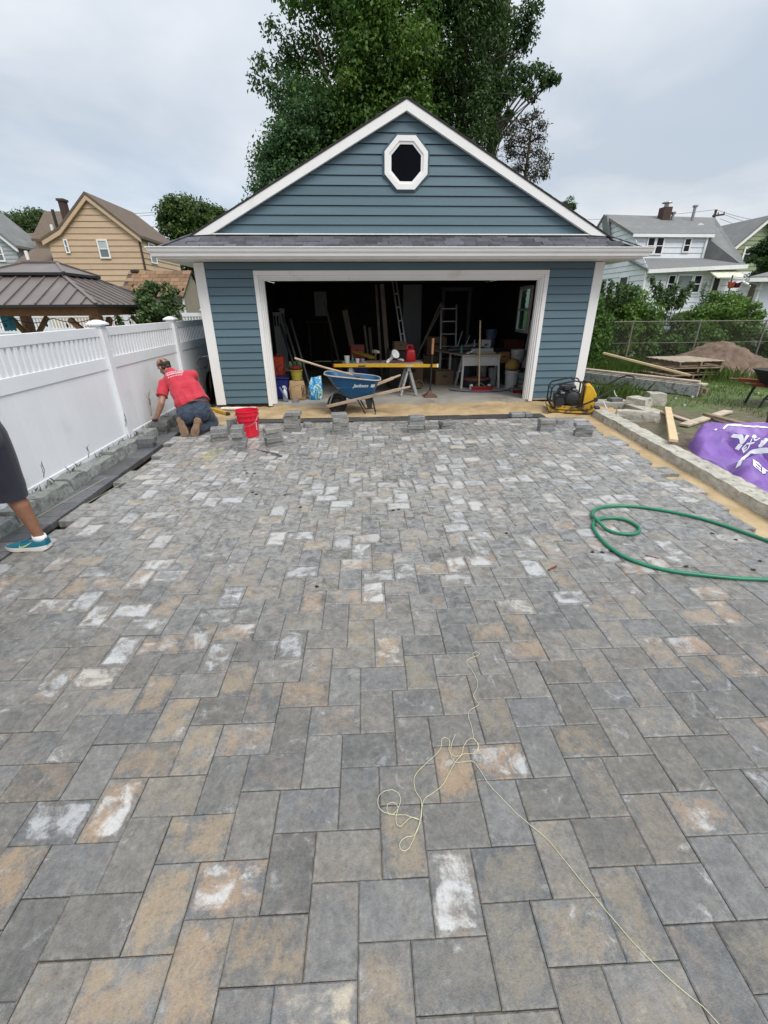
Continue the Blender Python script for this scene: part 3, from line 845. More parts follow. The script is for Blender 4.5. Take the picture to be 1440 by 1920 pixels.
# octagonal gable window
def octo(r, y, cz=3.697, cx=.8735): return [Vector((cx+r*math.cos(R(22.5+45*k)), y, cz+r*math.sin(R(22.5+45*k)))) for k in range(8)]
mb = MB(); mb.ring(octo(.40, GY-.03), octo(.368, GY-.03), (0, .027, 0)); gpart('window_channel', mb, m_bluedk)
mb = MB(); mb.ring(octo(.367, GY-.062), octo(.292, GY-.062), (0, .06, 0)); ow = gpart('octagon_window', mb, m_trim)
mb = MB(); mb.ring(octo(.2915, GY-.050), octo(.252, GY-.046), (0, .022, 0)); part('inner_frame', mb, m_trim, ow)
mb = MB(); mb.prism(octo(.2515, GY-.036), (0, .008, 0)); part('pane', mb, m_void, ow)
# window in the right-hand wall, seen from inside through the door
fi = frame_fn((XR-.118, 0, 0), (0, 1, 0), (-1, 0, 0))
m_clear, nt, b = newmat('clear_window_glass')
gl = nt.nodes.new('ShaderNodeBsdfGlass'); tr = nt.nodes.new('ShaderNodeBsdfTransparent'); mx = nt.nodes.new('ShaderNodeMixShader'); mx.inputs[0].default_value = .85
gl.inputs['Roughness'].default_value = .0; tr.inputs[0].default_value = (.40, .50, .48, 1)
nt.links.new(gl.outputs[0], mx.inputs[1]); nt.links.new(tr.outputs[0], mx.inputs[2]); nt.links.new(mx.outputs[0], nt.nodes['Material Output'].inputs[0])
window(garage, fi, 11.30, 12.12, 1.05, 2.11, .075, m_trim, m_clear)
# ------------------------------------------------------------------ white privacy fence on the left
FX = -3.2
fence = thing('privacy_fence', 'white vinyl privacy fence with picket top along the left of the driveway', 'fence', (FX, 5, .05))
posts = [-1.02, 1.33, 3.68, 6.04, 8.40, 10.75, 13.1]
cap_p = [(.094, 0), (.096, .018), (.086, .024), (.074, .034), (.03, .058), (.0005, .062)]
mbp = MB(); mbp.box((0, 0, .725), (.127, .127, 1.55), ch=.006)
mep = mesh_from('post', mbp.v, mbp.f, m_fence)
mbk = MB()
def sq_lathe(mb, prof):
    rings = [[(r*a, r*b_, z) for a, b_ in ((-1, -1), (1, -1), (1, 1), (-1, 1))] for r, z in prof]
    mb.loft(rings)
sq_lathe(mbk, cap_p); mek = mesh_from('cap', mbk.v, mbk.f, m_fence)
mbx = MB(); mbx.box((0, 0, .135), (.032, .050, .27), ch=.003); mex = mesh_from('picket', mbx.v, mbx.f, m_fence)
mbb = MB(); mbb.box((0, 0, .45), (.024, .1775, .90), ch=.0008); meb = mesh_from('panel_board', mbb.v, mbb.f, m_fence)
for y in posts:
    p = piece('post', mep, fence, (FX, y, -.02)); WO[p] = Vector((FX, y, -.02))
    k_ = piece('cap', mek, p, (FX, y, 1.483))
for a, b_ in zip(posts, posts[1:]):
    y0, y1 = a+.064, b_-.064; yc = (y0+y1)/2; L = y1-y0
    for z0, z1, w, nm in ((1.352, 1.458, .046, 'top_rail'), (.965, 1.105, .05, 'middle_rail'), (.03, .11, .05, 'bottom_rail')):
        mb = MB(); mb.box((FX, yc, (z0+z1)/2), (w, L, z1-z0), ch=.004); part(nm, mb, m_fence, fence)
    n = int(L/.088)
    for i in range(n): piece('picket', mex, fence, (FX, y0+(i+.5)*L/n, 1.094))
    n = int(round(L/.178))
    for i in range(n): piece('panel_board', meb, fence, (FX, y0+(i+.5)*L/n, .082), scale=(1, L/n/.1775, 1))

# ------------------------------------------------------------------ neighbour's fence behind the gazebo
NZ = -.42
nf = thing('picket_fence', 'white picket-topped vinyl fence across the neighbouring yard behind the gazebo', 'fence', (-9, 14.5, NZ))
xs = [-16.0, -13.68, -11.38, -9.07, -6.79, -4.5, -2.2]
for x in xs:
    mb = MB(); mb.box((x, 14.5, (NZ+1.60)/2), (.13, .13, 1.60-NZ), ch=.006); sq = MB()
    p = part('post', mb, m_fence, nf)
    sq_lathe(sq, [(r+.004, z) for r, z in cap_p]); sq.v = [(a+x, b_+14.5, c_+1.60) for a, b_, c_ in sq.v]; part('cap', sq, m_fence, p)
for a, b_ in zip(xs, xs[1:]):
    x0, x1 = a+.066, b_-.066
    for z0, z1, nm in ((1.44, 1.54, 'top_rail'), (1.02, 1.15, 'middle_rail')):
        mb = MB(); mb.box(((x0+x1)/2, 14.5, (z0+z1)/2), (x1-x0, .05, z1-z0)); part(nm, mb, m_fence, nf)
    mb = MB(); mb.box(((x0+x1)/2, 14.5, (NZ+1.02)/2), (x1-x0, .026, 1.02-NZ)); part('panel', mb, m_fence, nf)
    mb = MB(); n = int((x1-x0)/.086)
    for i in range(n): mb.box((x0+(i+.5)*(x1-x0)/n, 14.5, 1.295), (.042, .02, .292))
    tag(part('picket_row', mb, m_fence, nf), kind='stuff')

# ------------------------------------------------------------------ gazebo
m_gaz = M('brown_metal_roofing', (.135, .11, .10), .42, .08, 2, 30, .04, .002, dirt=(.16, .15, .13), dscale=1.4, spec=.5)
gz = thing('gazebo', 'brown metal-roofed gazebo on cedar posts behind the white fence', 'gazebo', (-6.78, 11.2, NZ))
gx0, gx1, gy0, gy1, ze = -8.61, -4.95, 9.5, 12.9, 1.745
tx0, tx1, ty0, ty1, zt = gx0+1.10, gx1-1.10, gy0+1.10, gy1-1.10, 2.30
def slope_panels(e0, e1, t0, t1, n, outn):
    e0, e1, t0, t1 = map(Vector, (e0, e1, t0, t1))
    L = (e1-e0).length; du = (e1-e0)/L
    a0 = (t0-e0).dot(du); a1 = (t1-e0).dot(du)
    upv = (t0-e0)-du*a0
    nrm = du.cross(upv).normalized(); nrm = nrm if nrm.z > 0 else -nrm
    def hmax(u): return min(1, u/a0 if a0 > 1e-4 else 1, (L-u)/(L-a1) if L-a1 > 1e-4 else 1)
    w = L/n
    for i in range(n):
        u0, u1 = i*w+.004, (i+1)*w-.004
        us = sorted({u0, u1, *[q for q in (a0, a1) if u0 < q < u1]})
        poly = [e0+du*u0, e0+du*u1]+[e0+du*u+upv*hmax(u) for u in reversed(us)]
        mb = MB(); mb.prism(poly, nrm*-.012); part('roof_panel', mb, m_gaz, gz)
        if i:
            u = i*w; mb = MB(); mb.bar(e0+du*u+nrm*.012, e0+du*u+upv*hmax(u)+nrm*.012, .022, .03, upv=nrm); part('seam', mb, m_gaz, gz)
slope_panels((gx0, gy0, ze), (gx1, gy0, ze), (tx0, ty0, zt), (tx1, ty0, zt), 13, 0)
slope_panels((gx1, gy0, ze), (gx1, gy1, ze), (tx1, ty0, zt), (tx1, ty1, zt), 12, 0)
slope_panels((gx1, gy1, ze), (gx0, gy1, ze), (tx1, ty1, zt), (tx0, ty1, zt), 13, 0)
slope_panels((gx0, gy1, ze), (gx0, gy0, ze), (tx0, ty1, zt), (tx0, ty0, zt), 12, 0)
for a, b_ in (((gx0, gy0), (tx0, ty0)), ((gx1, gy0), (tx1, ty0)), ((gx1, gy1), (tx1, ty1)), ((gx0, gy1), (tx0, ty1))):
    mb = MB(); mb.bar((*a, ze+.02), (*b_, zt+.02), .075, .03, ch=.006); part('hip_cap', mb, m_gaz, gz)
ux0, ux1, uy0, uy1 = tx0-.10, tx1+.10, ty0-.10, ty1+.10
rz0 = zt+.045; rzt = 2.575; rx0, rx1, ryc = -7.12, -6.44, 11.2
for poly in ([(ux0, uy0), (ux1, uy0), (rx1, ryc), (rx0, ryc)], [(ux1, uy0), (ux1, uy1), (rx1, ryc)], [(ux1, uy1), (ux0, uy1), (rx0, ryc), (rx1, ryc)], [(ux0, uy1), (ux0, uy0), (rx0, ryc)]):
    pts = [Vector((x, y, rzt if abs(y-ryc) < 1e-6 else rz0)) for x, y in poly]
    mb = MB(); mb.prism(pts, (0, 0, -.014)); part('upper_roof_panel', mb, m_gaz, gz)
mb = MB()
for a, b_ in (((ux0, uy0), (ux1, uy0)), ((ux1, uy0), (ux1, uy1)), ((ux1, uy1), (ux0, uy1)), ((ux0, uy1), (ux0, uy0))): mb.bar((*a, rz0-.02), (*b_, rz0-.02), .025, .05)
part('upper_edge_trim', mb, m_black, gz)
for a in ((ux0, uy0), (ux1, uy0), (ux1, uy1), (ux0, uy1)):
    mb = MB(); mb.bar((*a, rz0+.012), (rx0 if a[0] < -7 else rx1, ryc, rzt+.012), .06, .025); part('hip_cap', mb, m_gaz, gz)
mb = MB(); mb.bar((rx0-.03, ryc, rzt+.012), (rx1+.03, ryc, rzt+.012), .09, .03); part('ridge_cap', mb, m_gaz, gz)
ip = .26
for a, b_, in (((gx0, gy0), (gx1, gy0)), ((gx1, gy0), (gx1, gy1)), ((gx1, gy1), (gx0, gy1)), ((gx0, gy1), (gx0, gy0))):
    mb = MB(); mb.bar((*a, ze-.03), (*b_, ze-.03), .04, .045); part('eave_trim', mb, m_black, gz)
px0, px1, py0, py1 = gx0+ip, gx1-ip, gy0+ip+.1, gy1-ip-.1
for a, b_ in (((px0-.1, py0), (px1+.1, py0)), ((px0-.1, py1), (px1+.1, py1)), ((px0, py0+.08), (px0, py1-.08)), ((px1, py0+.08), (px1, py1-.08))):
    mb = MB(); mb.bar((*a, ze-.128), (*b_, ze-.128), .14, .15, ch=.006); part('beam', mb, m_cedar, gz)
for x in (px0, px1):
    for y in (py0, py1):
        mb = MB(); mb.box((x, y, (NZ+ze-.205)/2), (.185, .185, ze-.205-NZ), ch=.008); p = part('post', mb, m_cedar, gz)
        sx = 1 if x == px0 else -1; sy = 1 if y == py0 else -1
        mb = MB(); mb.bar((x+sx*.08, y, .98), (x+sx*.52, y, ze-.26), .09, .09, upv=(0, 1, 0)); part('brace', mb, m_cedar, gz)
        mb = MB(); mb.bar((x, y+sy*.08, .98), (x, y+sy*.52, ze-.26), .09, .09, upv=(1, 0, 0)); part('brace', mb, m_cedar, gz)
# string lights and teal banner hanging from the beams
sl_ = thing('string_lights', 'string of small dark bulbs drooping under the gazebo beam', 'string lights', (-6, 9.8, 1.5))
cord = [Vector((px0+(px1-px0)*t, py0-.09, 1.50-.08*abs(math.sin(t*math.pi*4)))) for t in np.linspace(0, 1, 41)]
cord2 = [Vector((px1+.09, py0+(py1-py0)*t, 1.50-.08*abs(math.sin(t*math.pi*4)))) for t in np.linspace(0, 1, 41)]
mb = MB(); mb.tube(cord, .008, 5); mb.tube(cord2, .008, 5); part('cord', mb, m_black, sl_)
for c_ in (cord, cord2):
    for i in range(3, 41, 5):
        mb = MB(); p = c_[i]; mb.lathe([(.012, -.03), (.016, -.05), (.022, -.075), (.015, -.10), (.001, -.112)], 8, p); part('bulb', mb, m_blackp, sl_, smooth=True)
m_teal = M('teal_cloth', (.03, .19, .26), .7, .2, 8, 60, .1)
p = at(13, 598, 9.9)
mb = MB()
for i in range(7):
    a = i/6*math.pi; mb.box((p.x-.10+.033*i, p.y-.03*math.sin(a), 1.43), (.035, .012, .32-.03*(i % 2)))
mb.lathe([(.11, 0), (.115, .02), (.10, .03)], 16, (p.x, p.y, 1.585))
mb.tube([(p.x, p.y, 1.60), (p.x, p.y, 1.70)], .005, 5)
single('hanging_banner', mb, m_teal, 'teal cloth banner hanging from the left end of the gazebo beam', 'banner')

# ------------------------------------------------------------------ shed with brown shingles
m_beige = M('beige_panel', (.36, .32, .25), .7, .06, 3, 60, .08)
m_tanroof = M('brown_tab_shingle', (.20, .118, .065), .9, .15, 10, 200, .3, .005, island=False, ivar=.28)
shed = thing('garden_shed', 'small beige shed with brown tabbed shingle roof behind the far white fence', 'shed', (-6.3, 16.4, NZ))
sx0, sx1, sy0, sy1, se, sr = -7.28, -5.34, 15.3, 17.7, 1.98, 2.77
mb = MB(); mb.prism([(sx1-.03, sy0+.12, NZ), (sx1-.03, sy1-.12, NZ), (sx1-.03, sy1-.12, se+.03), (sx1-.03, (sy0+sy1)/2, sr-.06), (sx1-.03, sy0+.12, se+.03)], (-(sx1-sx0)+.06, 0, 0)); part('wall', mb, m_beige, shed)
for i in range(9):
    y = sy0+.2+i*.25; zt_ = min(se+.02+(min(y-sy0, sy1-y)-.12)*.63, sr-.1)
    mb = MB(); mb.box((sx1-.022, y, (NZ+zt_)/2), (.012, .03, zt_-NZ)); part('batten', mb, m_beige, shed)
mb = MB(); mb.box((sx1-.025, sy0+.13, (NZ+se)/2), (.04, .08, se-NZ)); part('corner_trim', mb, m_trim, shed)
for s_ in (0, 1):
    ya, yb = (sy0, (sy0+sy1)/2) if s_ == 0 else (sy1, (sy0+sy1)/2)
    mb = MB(); mb.prism([(sx0, ya, se), (sx1+.04, ya, se), (sx1+.04, yb, sr), (sx0, yb, sr)], (0, 0, -.04)); part('roof', mb, m_roofdk, shed)
rows = 7
for r_ in range(rows):
    for i in range(7):
        w = (sx1-sx0+.04)/7; x = sx0+w*(i+.5)+(w/2 if r_ % 2 else 0)
        wi = w
        if x+w/2 > sx1+.05: x -= w/4; wi = w/2
        t0, t1 = r_/rows, (r_+1)/rows
        a = Vector((x, sy0-.02+(sy1-sy0)/2*t0, se-.012+(sr-se)*t0+.018)); b_ = Vector((x, sy0-.02+(sy1-sy0)/2*t1, se-.012+(sr-se)*t1+.01))
        mb = MB(); mb.bar(a, b_+(b_-a)*.04, wi-.012, .014); part('shingle', mb, m_tanroof, shed)
mb = MB(); mb.box((sx0+.22, (sy0+sy1)/2-.1, sr-.02), (.22, .16, .07)); part('roof_vent', mb, m_black, shed)

# ------------------------------------------------------------------ houses beyond (left)
m_tan = M('tan_shake', (.50, .36, .245), .7, .05, 2, 40, .08, island=False, ivar=.05, stretch=(1, 1, 2.5))
m_brroof = M('brown_asphalt_roof', (.125, .092, .068), .9, .14, 3, 40, .3, .01)
m_brick = M('dark_brick', (.065, .038, .032), .85, .25, 9, 60, .3)
m_greyroof = M('grey_asphalt_roof', (.165, .168, .165), .9, .12, 4, 40, .3, .01, dirt=(.24, .24, .22), dscale=1.2, dlo=.5, dhi=.8)
m_bluewhite = M('pale_blue_shake', (.66, .69, .725), .6, .05, 2, 30, .06, island=False, ivar=.04)
m_greysid = M('grey_siding', (.33, .36, .37), .6, .05, 2, 30, .06, island=False, ivar=.04)
m_greensid = M('green_siding', (.24, .28, .17), .65, .06, 2, 30, .06, island=False, ivar=.05)
m_winblue = M('window_pane_sky', (.13, .155, .18), .08, .15, 1, 10, 0, spec=.6)
m_blind = M('window_blind', (.42, .46, .48), .6, .05)
HY = 30.0
def roof(parent, poly, mat=m_brroof, th=.14, nm='roof'):
    mb = MB(); mb.prism(poly, (0, 0, -th)); return part(nm, mb, mat, parent)
tan = thing('tan_house', 'tan shake-sided house with steep brown roof and brick chimney beyond the gazebo', 'house', (-14.5, HY, -.4))
ap = at(162.5, 366, HY); re = at(258, 439.5, HY); lw = at(90, 450, HY); br = at(274, 512, HY); fl_ = at(116, 430, HY)
fh = frame_fn((0, HY, 0), (1, 0, 0), (0, -1, 0))
zb = -.4; xr = re.x; xl = lw.x
EXT = .297
nb = math.floor((1.4-zb)/EXT)*EXT+zb
clapboards(tan, [(fl_.x, nb), (xr, nb), (xr, re.z), (ap.x, ap.z), (fl_.x, fl_.z)], fh, nb, EXT, m_tan, .035, .004, gap=.018)
clapboards(tan, [(xl, nb), (fl_.x-.002, nb), (fl_.x-.002, fl_.z), (xl, lw.z)], fh, nb, EXT, m_tan, .035, .004, gap=.018)
HB = 36.0
fs_ = frame_fn((xr, 0, 0), (0, 1, 0), (1, 0, 0))
clapboards(tan, [(HY+.01, nb), (HB, nb), (HB, re.z-.05), (HY+.01, re.z-.05)], fs_, nb, EXT, m_tan, .035, .004, gap=.018)
mb = MB(); mb.prism([(xl+.02, HY+.01, zb), (xr-.02, HY+.01, zb), (xr-.02, HY+.01, re.z-.03), (ap.x, HY+.01, ap.z-.05), (fl_.x, HY+.01, fl_.z-.05), (xl+.02, HY+.01, lw.z-.05)], (0, HB-HY-.05, 0)); part('wall', mb, m_tan, tan)
oh = .22
roof(tan, [(ap.x, HY-oh, ap.z+.14), (xr+.2, HY-oh, re.z-.06), (xr+.2, HB, re.z-.06), (ap.x, HB-.4, ap.z+.14)])
roof(tan, [(ap.x, HY-oh, ap.z+.14), (ap.x, HB-.4, ap.z+.14), (fl_.x-.05, HB, fl_.z+.1), (fl_.x-.05, HY-oh, fl_.z+.1)])
roof(tan, [(fl_.x-.05, HY-oh, fl_.z+.1), (fl_.x-.05, HB, fl_.z+.1), (xl-.25, HB, lw.z+.08), (xl-.25, HY-oh, lw.z+.08)])
for a, b_ in (((ap.x, ap.z-.12), (xr+.17, re.z-.28)), ((ap.x, ap.z-.12), (fl_.x-.05, fl_.z-.15)), ((fl_.x-.05, fl_.z-.15), (xl-.25, lw.z-.16))):
    mb = MB(); mb.prism([(a[0], HY-.2, a[1]+.1), (b_[0], HY-.2, b_[1]+.1), (b_[0], HY-.2, b_[1]-.12), (a[0], HY-.2, a[1]-.12)], (0, .12, 0)); part('rake_board', mb, m_tan, tan)
mb = MB(); mb.box((xr+.04, HY-.05, (re.z-.2)/2), (.09, .09, re.z-.3)); part('downspout', mb, m_brick, tan)
mb = MB(); mb.bar((xr+.12, HY-.1, re.z-.18), (xr+.12, HB, re.z-.18), .12, .12); part('gutter', mb, m_brick, tan)
a, b_ = at(181, 449, HY), at(210, 485, HY); window(tan, fh, a.x, b_.x, b_.z, a.z, .075, m_trim, m_winblue, .05, blind=m_blind)
a, b_ = at(119, 449, HY), at(134, 475, HY); window(tan, fh, a.x, b_.x, b_.z, a.z, .06, m_trim, m_winblue, .05)
a, b_ = at(277, 452, HY*1.03), at(288, 486, HY*1.03); window(tan, fs_, 31.0, 31.9, 4.15, 5.25, .08, m_trim, m_winblue, .05)
# rear wing, lower roof, chimney
wy = 35.0
p = [at(83, 396, wy+1.5), at(139, 396, wy+1.5), at(128, 450, wy-1), at(58, 447, wy-1)]
roof(tan, p, m_brroof, .15)
a, b_ = at(63, 449, wy-.7), at(100, 486, wy-.7); mb = MB(); mb.box(((a.x+b_.x)/2, wy, (a.z+zb)/2), (b_.x-a.x, 1.2, a.z-zb)); part('wing_wall', mb, m_tan, tan)
p = [at(62, 466, 32.5), at(98, 466, 32.5), at(98, 503, 29.0), at(12, 503, 29.0)]
roof(tan, p, m_brroof, .15); q = [Vector(v_) for v_ in p]
mb = MB(); mb.box(((q[3].x+q[2].x)/2+.2, 29.6, (q[2].z-.2+zb)/2), (q[2].x-q[3].x-.5, .4, q[2].z-.2-zb)); part('porch_wall', mb, m_tan, tan)
ca_, cb = at(112, 378, 33), at(122, 378, 33)
mb = MB(); mb.box(((ca_.x+cb.x)/2, 33, ca_.z-1.6), (cb.x-ca_.x, .45, 3.2)); ch = part('chimney', mb, m_brick, tan)
mb = MB(); mb.box(((ca_.x+cb.x)/2, 33, ca_.z+.06), (cb.x-ca_.x+.12, .56, .12)); part('chimney_cap', mb, m_brick, ch)
for (x, y, yy, h) in ((107, 425, 33.5, .9), (101, 440, 34.0, .55), (53, 487, 30.5, .45)):
    c_ = at(x, y, yy); mb = MB(); mb.lathe([(.09, -.2), (.09, h)], 8, c_); part('vent_pipe', mb, m_trim if h < .8 else m_black, tan)
# grey house at the far left, dark roof behind it
gh = thing('grey_house', 'grey clapboard house with white rake at the far left edge', 'house', (-24, 33, -.4))
fg = frame_fn((0, 33, 0), (1, 0, 0), (0, -1, 0))
a, b_ = at(-60, 388, 33), at(27, 459, 33); c_ = at(36, 505, 33)
nb2 = .6
clapboards(gh, [(a.x-2.6, nb2), (b_.x, nb2), (b_.x, b_.z), (a.x, a.z), (a.x-2.6, b_.z)], fg, nb2, .22, m_greysid, .03, .004)
mb = MB(); mb.box(((a.x-2.6+b_.x)/2, 34.5, (b_.z-.4)/2), (b_.x-a.x+2.5, 2.9, b_.z+.3)); part('wall', mb, m_greysid, gh)
roof(gh, [(a.x, 32.7, a.z+.12), (b_.x+.25, 32.7, b_.z-.05), (b_.x+.25, 36, b_.z-.05), (a.x, 36, a.z+.12)], m_greyroof)
roof(gh, [(a.x, 32.7, a.z+.12), (a.x, 36, a.z+.12), (a.x-2.85, 36, b_.z-.05), (a.x-2.85, 32.7, b_.z-.05)], m_greyroof)
mb = MB(); mb.prism([(a.x, 32.75, a.z), (b_.x+.22, 32.75, b_.z-.17), (b_.x+.22, 32.75, b_.z-.42), (a.x, 32.75, a.z-.25)], (0, .1, 0)); part('rake_board', mb, m_trim, gh)
q0, q1 = at(-14, 463, 33), at(13, 491, 33); window(gh, fg, q0.x, q1.x, q1.z, q0.z, .09, m_trim, m_winblue, .03)
dh = thing('dark_roofed_house', 'distant house with plain dark brown roof between grey and tan houses', 'house', (-28, 44, -.4))
p = [at(8, 437, 47), at(66, 437, 47), at(66, 470, 43), at(24, 470, 43)]
roof(dh, p, m_brroof, .2)
mb = MB(); mb.box(((p[2].x+p[3].x)/2, 45, (p[2].z-.5)/2), (p[2].x-p[3].x, 3.5, p[2].z-.5)); part('wall', mb, m_bluewhite, dh)
mb = MB(); mb.bar(p[3]+V(0, -.1, -.2), p[2]+V(0, -.1, -.2), .15, .3); part('gutter', mb, m_trim, dh)

# ------------------------------------------------------------------ houses beyond (right)
wh = thing('white_house', 'pale bluish white shingled house with grey roof and wide dormer across the back yard', 'house', (20, 30, 0))
WX = 17.2; RY = 34.2; DY = 30.0; FY = 27.9; wzb = .0
rl = at(1136, 402, RY); rr_ = at(1341, 408, RY)
dtl, dtr, dbr = at(1190, 440, DY), at(1331, 441, DY), at(1317, 485, DY)
zdb = dbr.z
ezl = at(1242, 506, FY).z; er = at(1392, 497, FY)
fw2 = frame_fn((0, DY, 0), (1, 0, 0), (0, -1, 0)); fw1 = frame_fn((0, FY, 0), (1, 0, 0), (0, -1, 0)); fwl = frame_fn((WX, 0, 0), (0, 1, 0), (-1, 0, 0))
EW = .30
clapboards(wh, [(dtl.x, zdb), (dtr.x-.15, zdb), (dtr.x-.15, dtl.z-.05), (dtl.x, dtl.z-.05)], fw2, zdb, EW, m_bluewhite, .03, .004, gap=.018)
mb = MB(); mb.box(((dtl.x+dtr.x)/2-.08, DY+1.6, (zdb+dtl.z)/2-.1), (dtr.x-dtl.x-.2, 3.1, dtl.z-zdb-.1)); part('dormer_wall', mb, m_bluewhite, wh)
x2 = at(1412, 540, FY).x
clapboards(wh, [(WX, wzb), (x2, wzb), (x2, ezl-.1), (WX, ezl-.1)], fw1, wzb, EW, m_bluewhite, .03, .004, gap=.018)
clapboards(wh, [(FY+.02, wzb), (RY+1.5, wzb), (RY+1.5, rl.z-1.1), (RY, rl.z-.05), (DY, dtl.z-.1), (FY+.02, ezl+.1)], fwl, wzb, EW, m_bluewhite, .03, .004, gap=.018)
mb = MB(); mb.box(((WX+x2)/2+.02, (FY+RY)/2+.1, (ezl-.2)/2), (x2-WX-.06, RY-FY, ezl-.2)); part('wall', mb, m_bluewhite, wh)
# roof planes
roof(wh, [(rl.x-.15, RY, rl.z), (rr_.x, RY, rr_.z), (dtr.x+.15, DY-.2, dtr.z+.05), (dtl.x-.2, DY-.2, dtl.z+.05)], m_greyroof, .16)
roof(wh, [(rr_.x, RY, rr_.z), (er.x, FY-.3, er.z), (dbr.x-.05, DY-.02, zdb), (dtr.x-.1, DY, dtr.z+.03)], m_greyroof, .16)
roof(wh, [(WX-.2, FY-.35, ezl+.02), (er.x, FY-.35, er.z), (dbr.x+.35, DY-.01, zdb+.03), (WX-.2, DY-.01, zdb+.03)], m_greyroof, .14)
roof(wh, [(rl.x-.15, RY, rl.z), (rl.x-.15, RY+4, rl.z-3.2), (rr_.x, RY+4, rl.z-3.2), (rr_.x, RY, rr_.z)], m_greyroof, .16)
mb = MB(); mb.bar((WX-.2, FY-.4, ezl-.1), (er.x, FY-.4, er.z-.1), .12, .2); part('gutter', mb, m_trim, wh)
mb = MB(); mb.bar((dtl.x-.2, DY-.2, dtl.z-.06), (dtr.x+.15, DY-.2, dtr.z-.06), .08, .16); part('dormer_fascia', mb, m_trim, wh)
mb = MB(); mb.bar((dtr.x-.15, DY-.05, zdb), (dtr.x-.15, DY-.05, dtl.z-.1), .12, .12); part('corner_trim', mb, m_trim, wh)
a, b_ = at(1143, 404, RY-.6), at(1160, 452, RY-.6)
mb = MB(); mb.bar((WX-.2, RY-.5, rl.z-.3), (WX-.2, RY-2.1, zdb+.1), .6, .12, upv=(1, 0, 0)); part('gable_return', mb, m_greyroof, wh)
mb = MB(); mb.bar((WX-.1, FY-.12, ezl-.05), (WX-.1, FY-.02, wzb), .12, .1); part('downspout', mb, m_trim, wh)
def win_px(par, fr, Y, xa, xb, ya, yb, fwd, mull=None, sash=True, dd=.035, g=None):
    a, b_ = at(xa, (ya+yb)/2, Y), at(xb, (ya+yb)/2, Y); a.z = at((xa+xb)/2, ya, Y).z; b_.z = at((xa+xb)/2, yb, Y).z; return window(par, fr, a.x, b_.x, b_.z, a.z, fwd, m_trim, g or m_glass, dd, sash, mull)
win_px(wh, fw2, DY, 1211, 1226.5, 444, 478, .07); win_px(wh, fw2, DY, 1227, 1243, 444, 478, .07); win_px(wh, fw2, DY, 1280, 1294, 446, 474, .07)
win_px(wh, fw1, FY, 1249, 1264, 515, 550, .07); win_px(wh, fw1, FY, 1266, 1296, 514, 550, .08, sash=False, g=m_winblue); win_px(wh, fw1, FY, 1297, 1313, 515, 550, .07)
window(wh, fwl, 29.6, 30.6, 2.05, 3.35, .09, m_trim, m_glass, .035)
dr = win_px(wh, fw1, FY, 1328, 1345, 517, 578, .10, dd=.04); dr.name = 'storm_door'
m_door2 = M('brown_door', (.10, .055, .025), .6)
dr2 = win_px(wh, fw1, FY, 1397, 1410, 540, 590, .10, sash=False, dd=.04, g=m_door2); dr2.name = 'side_door'
a, b_ = at(1325, 506, FY), at(1377, 513, FY)
mb = MB(); mb.prism([(a.x, FY-.04, a.z), (b_.x, FY-.04, a.z), (b_.x, FY-1.0, a.z-.42), (a.x, FY-1.0, a.z-.42)], (0, 0, -.06)); part('awning', mb, M('cream_awning', (.62, .60, .48), .6), wh)
a = at(1390, 531, FY); b_ = at(1416, 531, FY)
mb = MB(); mb.prism([(a.x, FY-.04, a.z+.1), (b_.x, FY-.04, a.z+.1), (b_.x, FY-.7, a.z-.12), (a.x, FY-.7, a.z-.12)], (0, 0, -.06)); part('side_door_hood', mb, m_trim, wh)
mb = MB(); mb.box((at(1350, 560, FY).x, FY-1.4, .58), (3.2, 2.6, 1.16)); part('porch', mb, m_concrete, wh)
ca_, cb = at(1241.5, 389, RY-.8), at(1256.5, 389, RY-.8)
mb = MB(); mb.box(((ca_.x+cb.x)/2, RY-.8, ca_.z-.9), (cb.x-ca_.x, .6, 1.8)); ch = part('chimney', mb, m_brick, wh)
mb = MB(); mb.lathe([(.14, 0), (.14, .22), (.32, .24), (.3, .28), (.001, .36)], 10, ((ca_.x+cb.x)/2, RY-.8, ca_.z)); part('chimney_cowl', mb, m_steel, ch)
for x, y, h in ((1258, 420, .55), (1299, 406, .5)):
    c_ = at(x, y, RY-1); mb = MB(); mb.lathe([(.09, -.3), (.09, h), (.16, h+.03), (.16, h+.12), (.001, h+.15)], 8, c_); part('vent_pipe', mb, m_steel, wh)
c_ = at(1313, 428, RY-2.2); mb = MB(); mb.lathe([(.30, .10), (.2, .03), (.001, 0)], 14, c_, Euler((1.0, .2, 0)).to_matrix()); mb.tube([c_, c_+V(0, .1, -.5)], .03, 6); part('satellite_dish', mb, m_steel, wh)
